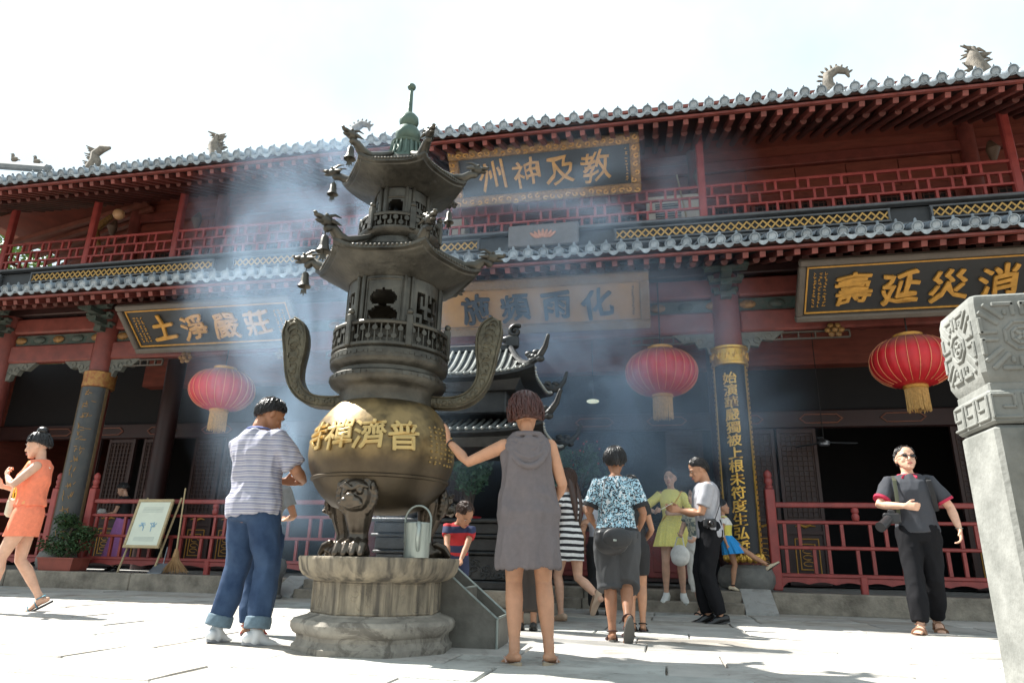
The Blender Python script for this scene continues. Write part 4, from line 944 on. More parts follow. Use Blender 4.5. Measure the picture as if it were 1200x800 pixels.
# ------------------------------------------------------------------ stone pedestal
ped = thing('stone_pedestal', 'weathered octagonal stone pedestal with a lotus rim carrying the bronze urn', 'pedestal', (UC.x + .04, UC.y + .018, 0))
def streaks(m):
    t = m.node_tree; L = t.links.new; tc = t.nodes.new('ShaderNodeTexCoord'); mp = t.nodes.new('ShaderNodeMapping'); mp.inputs['Scale'].default_value = (14, 14, 1.2); L(tc.outputs['Object'], mp.inputs[0])
    n = t.nodes.new('ShaderNodeTexNoise'); n.inputs['Scale'].default_value = 1; n.inputs['Detail'].default_value = 6; L(mp.outputs[0], n.inputs[0]); r = t.nodes.new('ShaderNodeMapRange'); r.inputs['From Min'].default_value = .46; r.inputs['From Max'].default_value = .62; r.inputs['To Max'].default_value = .85
    L(n.outputs['Fac'], r.inputs[0]); mix_into(m, r.outputs[0], (.055, .048, .04))
streaks(M_stone)
def octring(r, z, n=8, a0=PI / 8): return [(r * math.cos(a0 + ang(0) + 2 * PI * k / n), r * math.sin(a0 + ang(0) + 2 * PI * k / n), z) for k in range(n)]
def octloft(prof, bev=.0):
    rings = []
    for r, z in prof:
        ring = []
        for k in range(8):
            a = ang(0) + PI / 8 + 2 * PI * k / 8
            for d in (-.035, .035): ring.append((r * math.cos(a + d) * 1.0, r * math.sin(a + d), z))
        rings.append(ring)
    return MB().loft(rings)
obj('lower_plinth', octloft([(.555, -.02), (.56, .0), (.56, .035), (.545, .045), (.53, .075), (.535, .10), (.56, .115), (.578, .145), (.578, .175), (.56, .20), (.51, .215), (.47, .225), (.46, .235)]), M_stone2, ped, smooth=30)
obj('drum', octloft([(.450, .225), (.452, .44), (.465, .455)]), M_stone, ped)
for k in range(8):         # recessed panel frames and a little relief on every face
    a = ang(0) + PI / 4 * k; d = Vector((math.cos(a), math.sin(a), 0)); sd_ = Vector((-d.y, d.x, 0)); R_ = .452 * math.cos(PI / 8) + .003; hw = .452 * math.sin(PI / 8) - .02
    b = MB(); 
    for (x0, z0), (x1, z1) in (((-hw, .245), (hw, .245)), ((hw, .245), (hw, .43)), ((hw, .43), (-hw, .43)), ((-hw, .43), (-hw, .245))):
        b.tube([d * R_ + sd_ * x0 + Vector((0, 0, z0)), d * R_ + sd_ * x1 + Vector((0, 0, z1))], [.009, .009], 5)
    rr = random.Random(k)
    for q_ in range(9):
        c = d * (R_ - .002) + sd_ * rr.uniform(-.10, .10) + Vector((0, 0, rr.uniform(.28, .40))); ph = rr.random() * 6
        b.tube([c + sd_ * .03 * math.cos(u + ph) * (1 - u / 8) + Vector((0, 0, .028 * math.sin(u + ph) * (1 - u / 8))) for u in np.linspace(0, 4.5, 7)], [.007] * 7, 5)
    obj('carved_panel', b, M_stone, ped)
n = 120; rings = []
for r_, z, am in ((.40, .43, 0), (.455, .445, .0), (.49, .455, .02), (.535, .48, .035), (.56, .515, .035), (.568, .55, .03), (.57, .575, .01), (.572, .59, 0), (.566, .603, 0), (.50, .605, 0), (.30, .602, 0)):
    rings.append([(r_ * (1 - am * (1 - abs(math.sin(16 * a / 1.0 * .5 * 2 / 2)))) * math.cos(a), r_ * (1 - am * (1 - abs(math.sin(16 * a / 2 * 2 / 2)))) * math.sin(a), z) for a in (2 * PI * k / n for k in range(n))])
obj('lotus_rim', MB().loft(rings), M_stone, ped, smooth=50)

# ------------------------------------------------------------------ watering can on the rim
wc = thing('watering_can', 'grey galvanised watering can with an arched handle standing on the pedestal rim', 'watering can', (-1.612, 4.565, .605))
RC = .088
ov = lambda r, z: [(r * 1.0 * math.cos(a), r * .8 * math.sin(a), z) for a in np.linspace(0, 2 * PI, 33)[:-1]]
obj('can_body', MB().loft([ov(RC * .96, .0), ov(RC, .012), ov(RC, .215), ov(RC * 1.03, .222), ov(RC * .98, .228), ov(RC * .96, .20), ov(RC * .9, .06)]), M_galv, wc, smooth=True)
obj('handle', MB().tube([(-.088, 0, .10)] + [(-.092 * math.cos(t), 0, .24 + .10 * math.sin(t)) for t in np.linspace(0, PI, 13)] + [(.088, 0, .10)], [(.007, .012)] * 15, 8, ref=(0, 1, 0)), M_galv, wc, smooth=True)
obj('spout', MB().tube([(.03, -.06, .05), (.04, -.105, .12), (.045, -.10, .19), (.03, -.075, .215)], [.014, .016, .015, .02], 10), M_galv, wc, smooth=True)
obj('half_lid', MB().loft([[(x, y, z + .222) for x, y, z in [(RC * math.cos(a), RC * .8 * math.sin(a), k) for a in np.linspace(0, PI, 14)]] for k in (0, .006)]), M_galv, wc)

# ------------------------------------------------------------------ sloping trough
tr = thing('sloping_trough', 'dark metal sloping trough with pale edges leaning against the right of the pedestal', 'trough', (-1.68, 5.12, 0), rz=math.radians(3))
LT, WT, H0, H1 = .50, .46, .60, .20
sl = (H1 - H0) / LT
for y in (0.0, WT):
    obj('side_panel', MB().add([(0, y, 0), (LT, y, 0), (LT, y, H1), (0, y, H0), (0, y + .018, 0), (LT, y + .018, 0), (LT, y + .018, H1), (0, y + .018, H0)], [(0, 1, 2, 3), (7, 6, 5, 4), (0, 4, 5, 1), (1, 5, 6, 2), (2, 6, 7, 3), (3, 7, 4, 0)]), M_trough, tr)
    obj('edge_strip', MB().tube([(0, y + .009, H0), (LT, y + .009, H1)], [.011, .011], 6), M_galv, tr)
obj('end_panel', MB().box((LT + .006, WT / 2 + .01, H1 / 2), (.016, WT, H1)), M_trough, tr); obj('edge_strip', MB().tube([(LT + .004, 0, H1), (LT + .004, WT + .018, H1)], [.011, .011], 6), M_galv, tr)
obj('edge_strip', MB().tube([(LT + .004, 0, 0), (LT + .004, 0, H1)], [.010, .010], 6), M_galv, tr)
for t in (0.02, .5): obj('divider', MB().box((LT * t, WT / 2 + .01, H0 + sl * LT * t - .10), (.014, WT - .01, .20)), M_trough, tr); obj('edge_strip', MB().tube([(LT * t, .01, H0 + sl * LT * t), (LT * t, WT, H0 + sl * LT * t)], [.009, .009], 6), M_galv, tr)
obj('floor_panel', MB().add([(0, .02, H0 - .18), (LT, .02, H1 - .17), (LT, WT, H1 - .17), (0, WT, H0 - .18)], [(0, 1, 2, 3)]), M_trough, tr)

# ------------------------------------------------------------------ pavilion burner behind the urn
bc_x, bc_y = -2.62, 9.25
M_iron = mat('black_iron', (.018, .02, .022), .42, metal=.5, col2=(.045, .046, .046), scale=7, bump=.004)
M_irontile = mat('iron_tile', (.20, .21, .20), .40, metal=.35, col2=(.32, .33, .31), scale=7)
pv = thing('pavilion_burner', 'black iron incense pavilion with two tiled upturned roofs behind the urn', 'incense burner', (bc_x * .87, bc_y * .87, .078)); pv.scale = (.87, .87, .87)
for i, (w_, d_, z0, z1) in enumerate(((2.34, 1.94, -.092, .06), (2.15, 1.75, .06, .26))): obj('stone_step', MB().bbox((0, 0, (z0 + z1) / 2), (w_, d_, z1 - z0), .015), M_step, pv)
for w_, d_, z0, z1 in ((2.0, 1.6, .26, .36), (1.86, 1.46, .36, .66), (1.94, 1.54, .66, .70), (1.90, 1.50, .70, .86), (2.0, 1.6, .86, .90), (1.94, 1.54, .90, 1.04), (2.04, 1.64, 1.04, 1.09)):
    obj('base_moulding', MB().bbox((0, 0, (z0 + z1) / 2), (w_, d_, z1 - z0 - .002), .015), M_iron, pv)
q = MB(); rr = random.Random(9)
for k in range(60):
    cx = rr.uniform(-.85, .85); cz = rr.uniform(.41, .61); ph = rr.random() * 6
    q.tube([(cx + .05 * math.cos(u + ph) * (1 - u / 8), -.735, cz + .04 * math.sin(u + ph) * (1 - u / 8)) for u in np.linspace(0, 4.6, 7)], [.010] * 7, 5)
obj('base_relief', q, M_iron, pv)
for sx in (-1, 1):
    for sy in (-1, 1): obj('pillar', MB().lathe([(.07, 1.09), (.05, 1.15), (.05, 2.30), (.07, 2.34)], 14, (sx * .92, sy * .66)), M_iron, pv, smooth=True)
obj('fire_basin', MB().lathe([(.15, 1.09), (.3, 1.12), (.42, 1.22), (.46, 1.34), (.42, 1.34), (.2, 1.2)], 24, (-.45, 0)), M_iron, pv, smooth=True)
def tiled_roof(hx, hy, ze, hxr, zr, lift, tipout):
    """hipped roof: four sagging slopes, upturned corners, tile rows"""
    N = 12
    def P_(u, v, side):     # side 0 front 1 back; u -1..1, v 0 eave..1 top
        pass
    rings = []
    for i in range(N + 1):
        t = i / N; z = ze + (zr - ze) * (t ** 1.6); x = hx + (hxr - hx) * t; y = hy + (.06 - hy) * t
        ring = []
        for (ax, ay), (bx, by) in (((-1, -1), (1, -1)), ((1, -1), (1, 1)), ((1, 1), (-1, 1)), ((-1, 1), (-1, -1))):
            for k in range(12):
                s = k / 12; f = abs(2 * s - 1) ** 4 * (1 - t) ** 2
                px = (ax + (bx - ax) * s) * x; py = (ay + (by - ay) * s) * y
                ring.append((px * (1 + .04 * f), py * (1 + .04 * f), z + lift * f))
        rings.append(ring)
    bot = [[(p[0], p[1], p[2] - .035) for p in rings[0]], [(p[0] * .80, p[1] * .76, ze - .05 + (p[2] - ze) * .3) for p in rings[0]], [(p[0] * .72, p[1] * .66, ze - .16) for p in rings[0]], [(p[0] * .5, p[1] * .4, ze - .17) for p in rings[0]]]
    rf = obj('hipped_roof', MB().loft(bot[::-1] + rings), M_iron, pv, smooth=35)
    q = MB()
    for sy in (-1, 1):
        n_ = int(hx * 2 / .10)
        for k in range(1, n_):
            s = -1 + 2 * k / n_; pts = []
            for i in range(9):
                t = i / 8 * min(1, (1 - abs(s)) * hx / max(.01, (hx - hxr)) + .12); xx = s * hx * 1.0; 
                lim = hx + (hxr - hx) * t
                if abs(xx) > lim + .03: break
                f = abs(s) ** 4 * (1 - t) ** 2; pts.append((xx, sy * (hy + (.06 - hy) * t) * (1 + .04 * f), ze + (zr - ze) * (t ** 1.6) + lift * f + .022))
            if len(pts) > 2: q.tube(pts, [.024] * len(pts), 6)
    for sx in (-1, 1):
        n_ = int(hy * 2 / .10)
        for k in range(1, n_):
            s = -1 + 2 * k / n_; pts = []
            for i in range(9):
                t = i / 8 * (1 - abs(s)); f = abs(s) ** 4 * (1 - t) ** 2; pts.append((sx * (hx + (hxr - hx) * t) * (1 + .04 * f), s * hy, ze + (zr - ze) * (t ** 1.6) + lift * f + .022))
            q.tube(pts, [.024] * 9, 6)
    obj('tile_rows', q, M_irontile, rf, smooth=True)
    for sx in (-1, 1):
        for sy in (-1, 1):
            pts = []
            for i in range(7):
                t = 1 - i / 6; f = (1 - t) ** 2; pts.append((sx * (hx + (hxr - hx) * t) * (1 + .04 * f), sy * (hy + (.06 - hy) * t) * (1 + .04 * f), ze + (zr - ze) * (t ** 1.6) + lift * f + .05))
            e = Vector(pts[-1]); o_ = Vector((sx, sy * .5, 0)).normalized()
            pts += [tuple(e + o_ * tipout * .5 + Vector((0, 0, .045))), tuple(e + o_ * tipout * .95 + Vector((0, 0, .15))), tuple(e + o_ * tipout * 1.2 + Vector((0, 0, .29)))]
            cr = obj('corner_ridge', MB().tube(pts, [.042] * 6 + [.050, .045, .036, .024], 8), M_iron, rf, smooth=True)
            b = MB(); [b.ball(e + o_ * .03 * k + Vector((0, 0, .04 + .05 * math.sin(k * 1.7))), (.06, .05, .045), 7, 5) for k in range(-3, 4)]
            obj('ridge_ornament', b, M_iron, cr, smooth=True)
    return rf
r1 = tiled_roof(1.20, .98, 2.16, .80, 2.46, .10, .22)
r2 = tiled_roof(1.06, .80, 2.94, .62, 3.46, .11, .18)
obj('upper_walls', MB().bbox((0, 0, 2.68), (1.3, .9, .40), .02), M_iron, pv)
obj('roof_ridge', MB().bbox((0, 0, 3.53), (1.3, .10, .12), .02), M_iron, r2)
for s in (-1, 1):
    b = MB(); cx = s * .62; b.bbox((cx, 0, 3.62), (.20, .12, .20), .03)
    b.tube([(cx + s * .04 + .10 * (1 - u / 9) * math.cos(u + 1), 0, 3.78 + .10 * (1 - u / 9) * math.sin(u + 1)) for u in np.linspace(0, 7.5, 16)], [(.05, .035)] * 16, 8); b.ball((cx - s * .06, 0, 3.66), (.10, .07, .06), 8, 6)
    obj('ridge_scroll', b, M_iron, r2, smooth=True)

# ------------------------------------------------------------------ stone post at the right edge
sp_ = thing('stone_post', 'carved stone balustrade post, close by at the right edge of the view', 'post', (.925, 2.0, 0))
PX = .10; PYh = .105
obj('shaft', MB().bbox((0, 0, .47), (PX * 2, PYh * 2, .96), .010), M_pillar, sp_)
obj('fret_band', MB().bbox((0, 0, .995), (PX * 2 + .006, PYh * 2 + .006, .085), .006), M_pillar, sp_)
obj('waist', MB().bbox((0, 0, 1.045), (PX * 2 - .012, PYh * 2 - .012, .03), .004), M_pillar, sp_)
b = MB(); rings = []
for hw, z in ((.090, 1.050), (.098, 1.065), (.105, 1.085), (.106, 1.268), (.101, 1.290), (.092, 1.297)):
    c_ = .010; rings.append([(x, y * 1.03, z) for x, y in ((-hw + c_, -hw), (hw - c_, -hw), (hw, -hw + c_), (hw, hw - c_), (hw - c_, hw), (-hw + c_, hw), (-hw, hw - c_), (-hw, -hw + c_))])
hd_ = obj('carved_head', b.loft(rings), M_pillar, sp_, smooth=25)
def bar(q, face, a, b_, w_, k, proud=.007):
    """flat carved bar on the front or left face from a to b (u, z)"""
    du, dz = b_[0] - a[0], b_[1] - a[1]; L_ = math.hypot(du, dz); t = math.atan2(dz, du); c = ((a[0] + b_[0]) / 2, (a[1] + b_[1]) / 2); n_ = MB().bbox((0, 0, 0), (L_ + w_ * .8, proud * 2, w_), .0025)
    M = (Matrix.Translation((c[0], -k, c[1])) @ Matrix.Rotation(-t, 4, 'Y')) if face == 'front' else (Matrix.Translation((-k, c[0], c[1])) @ Matrix.Rotation(PI / 2, 4, 'Z') @ Matrix.Rotation(-t, 4, 'Y'))
    n_.xf(M); q.add(n_.v, n_.f)
def stone_relief(face):
    q = MB(); k = .1085 if face == 'front' else .1055; Z0 = 1.178
    def seg(u0, v0, u1, v1, w_=.011): bar(q, face, (u0 * .88, Z0 + v0), (u1 * .88, Z0 + v1), w_, k, .005)
    for r_ in (.046, .026):
        for a in range(8):
            t0, t1 = a * PI / 4 + PI / 8, (a + 1) * PI / 4 + PI / 8; seg(r_ * math.cos(t0), r_ * .85 * math.sin(t0), r_ * math.cos(t1), r_ * .85 * math.sin(t1), .008)
    for a in range(4):
        t = a * PI / 2 + PI / 4; seg(.006 * math.cos(t), .006 * math.sin(t), .017 * math.cos(t), .014 * math.sin(t), .010)
    for sx in (-1, 1):
        for sy in (-1, 1):
            seg(sx * .044, sy * .050, sx * .085, sy * .084, .012); seg(sx * .060, sy * .034, sx * .100, sy * .064, .012)
            seg(sx * .012, sy * .086, sx * .060, sy * .086, .012); seg(sx * .012, sy * .086, sx * .012, sy * .058, .011); seg(sx * .034, sy * .068, sx * .034, sy * .060, .010)
            seg(sx * .104, sy * .010, sx * .104, sy * .046, .012); seg(sx * .104, sy * .010, sx * .066, sy * .010, .010)
    obj('carving', q, M_pillar, hd_, kind='stuff')
stone_relief('front'); stone_relief('left')
q = MB()
for f in ('front', 'left'):
    k = PYh + .004 if f == 'front' else PX + .004
    for j in range(3):
        u = -.098 + .072 * j
        for (a0, b0, a1, b1) in ((0, .030, .052, .030), (.052, .030, .052, -.002), (.052, -.002, .026, -.002), (0, .030, 0, -.028), (0, -.028, .060, -.028)): bar(q, f, (u + a0, .995 + b0), (u + a1, .995 + b1), .008, k, .004)
obj('key_pattern', q, M_pillar, sp_, kind='stuff')
sl_ = thing('stone_balustrade', 'pale stone balustrade slab running forward from the carved post', 'balustrade', (.94, 1.34, 0))
rings = [[(x, y, z) for y, z in ((-.50, 0), (.545, 0), (.545, .87), (.52, .90), (-.50, .90))] for x in (-.045, .045)]
obj('slab', MB().loft(rings), M_pillar, sl_)
obj('coping', MB().tube([(0, -.5, .91), (0, .535, .91)], [.05, .05], 12), M_pillar, sl_, smooth=True)

# ------------------------------------------------------------------ small things on the platform
nb = thing('notice_board', 'pale framed notice board leaning on a wooden easel by the railing', 'notice board', (-8.70, 10.66, DZ), rz=math.radians(-3))
lean = .22
def ez(x, z, dy=0): return (x, dy + z * lean, z)
for s in (-1, 1): obj('leg', MB().tube([ez(s * .36 - .06, 0), ez(s * .36 + .04, 1.25)], [.018, .018], 6), M_oak, nb)
obj('rear_leg', MB().tube([(0, .55, 0), (0, .26, 1.15)], [.016, .016], 6), M_oak, nb)
Mt = Matrix.Translation((0, -.03, .42)) @ Matrix.Rotation(-lean, 4, 'X')
obj('board', MB().box((0, 0, .40), (.66, .02, .76)).xf(Mt), M_paper, nb)
for c, d in (((0, -.004, .80), (.74, .04, .05)), ((0, -.004, .0), (.74, .04, .05)), ((-.345, -.004, .40), (.05, .04, .75)), ((.345, -.004, .40), (.05, .04, .75))): obj('frame', MB().bbox(c, d, .006).xf(Mt), M_oak, nb)
for dx in (-.11, .12):
    q = MB(); rr = random.Random(int(dx * 100))
    for k in range(7): q.box((dx + rr.uniform(-.05, .05), -.013, .36 + rr.uniform(-.06, .06)), (.085, .004, .013), ry=rr.choice((0, 0, 1.5, .7, -.7)))
    obj('printed_mark', q.xf(Mt), mat('pale_blue_ink', (.25, .42, .55), .6), nb)
q = MB()
for k in range(8): q.box((0, -.012, .10 + .02 * k if k < 4 else .60 + .025 * (k - 4)), (.42, .003, .006))
obj('printed_lines', q.xf(Mt), mat('faint_ink', (.40, .45, .42), .7), nb)
br = thing('broom', 'straw broom standing on its head against the notice board', 'broom', (-7.98, 10.60, DZ))
obj('handle', MB().tube([(.0, 0, .30), (-.10, .10, 1.40)], [.015, .013], 8), M_oak, br, smooth=True)
q = MB(); rr = random.Random(2)
for k in range(130):
    a = rr.uniform(-1, 1); b_ = rr.uniform(-1, 1); q.tube([(a * .03, b_ * .02, .36), (a * .06, b_ * .03, .22), (a * .23 + .02, b_ * .07, rr.uniform(.0, .05))], [.006, .006, .003], 4, round_=False)
obj('bristles', q, M_straw, br)
obj('binding', MB().tube([(0, 0, .28), (-.008, .008, .38)], [.045, .03], 10), M_straw, br, smooth=True)
dp = thing('dustpan', 'grey metal dustpan resting beside the broom', 'dustpan', (-8.28, 10.58, DZ))
obj('pan', MB().add([(-.13, -.06, .0), (.13, -.06, .0), (.13, .14, .0), (-.13, .14, .0), (-.13, -.06, .01), (.13, -.06, .01), (.13, .14, .16), (-.13, .14, .16)], [(0, 3, 2, 1), (4, 5, 6, 7), (0, 1, 5, 4), (1, 2, 6, 5), (2, 3, 7, 6), (3, 0, 4, 7)]), M_grey, dp)
obj('handle', MB().tube([(0, .13, .12), (0, .17, .42)], [.010, .010], 8), M_grey, dp)
def leaves(mb, c, r, n, size, rng, up=.3):
    for _ in range(n):
        while 1:
            p = Vector((rng.uniform(-1, 1), rng.uniform(-1, 1), rng.uniform(-1, 1)))
            if p.length < 1 and p.length > .35: break
        q = Vector(c) + Vector((p.x * r[0], p.y * r[1], p.z * r[2])); a, b_ = rng.uniform(0, 6.3), rng.uniform(-.9, .9)
        d = Vector((math.cos(a) * math.cos(b_), math.sin(a) * math.cos(b_), math.sin(b_) + up)).normalized(); s = d.cross(Vector((rng.uniform(-1, 1), rng.uniform(-1, 1), 1))).normalized()
        L_ = size * rng.uniform(.6, 1.3); w_ = L_ * .28; k = len(mb.v)
        mb.v += [tuple(q), tuple(q + d * L_ * .5 + s * w_), tuple(q + d * L_ + Vector((0, 0, -L_ * .15))), tuple(q + d * L_ * .5 - s * w_)]; mb.f.append((k, k + 1, k + 2, k + 3))
bo = thing('potted_bonsai', 'dark green bonsai in a low terracotta tray under the left column', 'potted plant', (-10.18, 10.62, DZ))
obj('tray', MB().loft([[(x * k, y * k, z) for x, y in ((-.36, -.20), (.36, -.20), (.38, .0), (.36, .20), (-.36, .20), (-.38, 0))] for k, z in ((.86, 0), (.9, .02), (1, .19), (1.04, .19), (1.04, .215), (.94, .215), (.92, .17))]), M_terra, bo)
obj('trunk', MB().tube([(0, 0, .15), (.06, 0, .32), (-.04, 0, .50), (.03, 0, .70)], [.045, .04, .03, .02], 8), M_bark, bo, smooth=True)
rg = random.Random(4); q = MB()
for c, r in (((-.28, 0, .42), (.26, .22, .16)), ((.26, 0, .46), (.26, .22, .17)), ((0, 0, .66), (.32, .24, .18)), ((-.12, 0, .84), (.20, .18, .13)), ((.36, 0, .62), (.18, .16, .12)), ((0, -.1, .35), (.3, .2, .14))): leaves(q, c, r, 420, .055, rg)
obj('foliage', q, M_leafd, bo)
st = thing('stone_drum', 'round grey stone drum stool beside the steps behind the pedestal', 'stone drum', (-5.70, 9.70, 0))
obj('body', MB().lathe([(.22, 0), (.23, .03), (.20, .06), (.205, .30), (.24, .36), (.25, .46), (.22, .54), (.10, .58), (.02, .585)], 28), MATS['column_base_stone'], st, smooth=True)
# incense table with red cabinets
tb = thing('offering_table', 'dark red lacquered offering table with panelled front inside the entrance', 'table', (-.95, 11.3, DZ))
obj('table_top', MB().bbox((0, 0, .90), (2.9, .62, .06), .012), M_dark, tb)
obj('carcass', MB().box((0, 0.02, .47), (2.76, .50, .78)), M_maroon, tb)
for k in range(4):
    cx = -1.035 + .69 * k; pnl = obj('door_panel', MB().bbox((cx, -.245, .46), (.60, .03, .66), .02), mat('cabinet_red', (.14, .02, .018), .45, var=.25), tb)
    obj('inset', MB().bbox((cx, -.265, .46), (.44, .02, .50), .015), MATS['cabinet_red'], pnl)
ic = thing('incense_tube', 'red cylinder with gold lettering standing on the steps', 'incense tube', (-.86, 10.42, DZ))
obj('cylinder', MB().lathe([(.05, 0), (.052, .01), (.052, .37), (.03, .385), (.005, .39)], 20), mat('tube_red', (.45, .03, .015), .35), ic, smooth=True)
q = MB(); rr = random.Random(1)
for k in range(6):
    for s in range(3): a = -PI / 2 + rr.uniform(-.35, .35); q.box((.053 * math.cos(a), .053 * math.sin(a), .07 + .045 * k + rr.uniform(-.012, .012)), (.022, .003, .006), rz=a + PI / 2)
obj('gold_lettering', q, M_goldp, ic)
obj('gold_ring', MB().lathe([(.053, .33), (.055, .335), (.055, .35), (.053, .355)], 20), M_goldp, ic)
def pot_plant(x, y, z, label, s=1.0, berries=True):
    r = thing('potted_shrub', label, 'potted plant', (x, y, z), group=None); rg = random.Random(int(x * 100))
    obj('pot', MB().lathe([(.13 * s, 0), (.17 * s, .02), (.20 * s, .20 * s), (.215 * s, .22 * s), (.19 * s, .22 * s), (.17 * s, .16 * s)], 20), mat('red_pot', (.42, .02, .03), .35), r, smooth=True)
    t = MB(); q = MB()
    for k in range(16):
        a = rg.uniform(0, 6.3); e = rg.uniform(.25, .5) * s; h = rg.uniform(.6, 1.15) * s; t.tube([(0, 0, .15 * s), (e * .5 * math.cos(a), e * .5 * math.sin(a), .2 * s + h * .6), (e * math.cos(a), e * math.sin(a), .2 * s + h)], [.008, .006, .003], 5)
        leaves(q, (e * .75 * math.cos(a), e * .75 * math.sin(a), .2 * s + h * .8), (.18 * s, .18 * s, .24 * s), 90, .075, rg, up=.8)
    obj('stems', t, M_bark, r); obj('foliage', q, mat('leaf_bluegreen', (.03, .085, .04), .5, col2=(.07, .16, .07), scale=7), r)
    if berries:
        b = MB(); [b.ball((rg.uniform(-.45, .45) * s, rg.uniform(-.4, .3) * s, rg.uniform(.7, 1.35) * s), .018, 6, 4) for _ in range(26)]
        obj('berries', b, mat('berry_red', (.5, .03, .04), .4), r)
pot_plant(-2.95, 10.75, 1.05, 'leafy shrub in a red pot behind the boy, on a stand', .9, False)
stn = thing('plant_stand', 'dark wooden stand under the potted shrub behind the pavilion', 'stand', (-2.95, 10.75, DZ)); obj('stand_top', MB().bbox((0, 0, .75), (.5, .5, .06), .01), M_dark, stn); [obj('leg', MB().box((sx * .2, sy * .2, .36), (.05, .05, .72)), M_dark, stn) for sx in (-1, 1) for sy in (-1, 1)]
pot_plant(-1.35, 11.25, DZ + .93, 'tall leafy shrub with red berries on the offering table', 1.0, True)
ac = thing('air_conditioner', 'white air conditioner unit behind the balcony railing right of the upper plaque', 'air conditioner', (.46, 11.75, 6.18))
obj('casing', MB().bbox((0, 0, .58), (.95, .32, .72), .02), M_white, ac); obj('fan_grille', MB().box((-.08, -.165, .55), (.46, .02, .42)), M_dark, ac); q = MB(); [q.box((-.08, -.18, .37 + .05 * k), (.46, .012, .008)) for k in range(8)]; obj('grille_bars', q, M_white, ac); [obj('foot', MB().box((s * .35, 0, .11), (.06, .3, .22)), M_white, ac) for s in (-1, 1)]
ac2 = thing('air_conditioner', 'white air conditioner unit on the balcony, half hidden by the urn roof', 'air conditioner', (-3.95, 11.75, 6.18))
obj('casing', MB().bbox((0, 0, .5), (.9, .32, .62), .02), M_white, ac2); obj('fan_grille', MB().box((-.1, -.165, .5), (.42, .02, .42)), M_dark, ac2); [obj('foot', MB().box((s * .35, 0, .10), (.06, .3, .18)), M_white, ac2) for s in (-1, 1)]
pl_ = thing('leaning_pole', 'yellow bamboo pole leaning on the balcony beside the air conditioner', 'pole', (.62, 11.3, 6.18)); obj('pole', MB().tube([(.1, 0, 0), (-.05, .3, 1.35)], [.018, .015], 8), M_oak, pl_)
fl = thing('ceiling_light', 'small round white ceiling light glowing inside the smoky entrance', 'lamp', (-1.15, 12.6, 4.1 - .62))
lm = mat('lit_tube', (.9, .9, .85), .5); lm.node_tree.nodes['Principled BSDF'].inputs['Emission Color'].default_value = (.9, 1, .75, 1); lm.node_tree.nodes['Principled BSDF'].inputs['Emission Strength'].default_value = .25
obj('light_bowl', MB().ball((0, 0, 0), (.12, .12, .035), 18, 8), lm, fl, smooth=True); obj('hanger', MB().tube([(0, 0, .03), (0, 0, 1.4)], [.008, .008], 6), M_dark, fl)
cf = thing('ceiling_fan', 'grey ceiling fan hanging in the dark doorway behind the man with sunglasses', 'fan', (2.95, 13.2, 2.75)); obj('motor', MB().lathe([(.02, -.06), (.09, -.05), (.10, .02), (.03, .06)], 16), M_grey, cf, smooth=True); obj('rod', MB().tube([(0, 0, .05), (0, 0, 2.2)], [.008, .008], 6), M_dark, cf)
for k in range(3): obj('blade', MB().bbox((0, 0, 0), (.50, .10, .012), .003).xf(Matrix.Rotation(k * 2.094 + .2, 4, 'Z') @ Matrix.Translation((.34, 0, 0))), mat('fan_blade', (.06, .07, .08), .6), cf)
# ------------------------------------------------------------------ people
def skin(name, c):
    m = mat(name, c, .52, var=.12, scale=14, bump=.0010, bscale=120, spec=.35)
    b = m.node_tree.nodes['Principled BSDF']; b.inputs['Subsurface Weight'].default_value = .12; b.inputs['Subsurface Radius'].default_value = (.02, .008, .004); b.inputs['Subsurface Scale'].default_value = .5
    return m
SK1 = skin('skin_light', (.62, .37, .26)); SK2 = skin('skin_tan', (.46, .24, .145)); SK3 = skin('skin_brown', (.34, .165, .095))
HB = mat('black_hair', (.012, .010, .010), .32, var=.4, scale=60, stretch=(1, 1, .15), bump=.003, bscale=110)
HA = mat('auburn_hair', (.030, .009, .007), .34, col2=(.085, .025, .017), scale=50, stretch=(1, 1, .15), bump=.003, bscale=110)
HBR = mat('brown_hair', (.045, .02, .012), .4, var=.4, scale=60, stretch=(1, 1, .15))
EYEW = mat('eye_white', (.6, .58, .55), .2); EYED = mat('eye_dark', (.01, .008, .008), .15); LIP = mat('lips', (.42, .12, .10), .4)
def V(*a): return Vector(a)
def ik(a, b, l1, l2, hint):
    d = b - a; L_ = min(d.length, (l1 + l2) * .999); u = d.normalized(); x = (l1 * l1 - l2 * l2 + L_ * L_) / (2 * L_); hh = math.sqrt(max(0, l1 * l1 - x * x))
    h = Vector(hint); h = (h - u * h.dot(u)).normalized(); return a + u * x + h * hh, a + u * L_
class Person: pass
TORSO_M = [(-.13, .10, .085, 0), (-.07, .150, .110, .005), (0, .160, .115, .008), (.10, .142, .100, .0), (.17, .140, .098, -.002), (.27, .155, .108, -.006), (.36, .168, .118, -.006), (.43, .172, .108, .0), (.48, .150, .085, .006), (.515, .095, .062, .010), (.545, .06, .056, .010)]
TORSO_F = [(-.13, .10, .085, 0), (-.07, .155, .115, .008), (0, .160, .120, .010), (.10, .132, .098, .0), (.17, .120, .090, -.004), (.27, .132, .102, -.010), (.34, .142, .122, -.016), (.42, .148, .100, -.002), (.48, .130, .078, .006), (.515, .080, .056, .010), (.545, .052, .050, .010)]
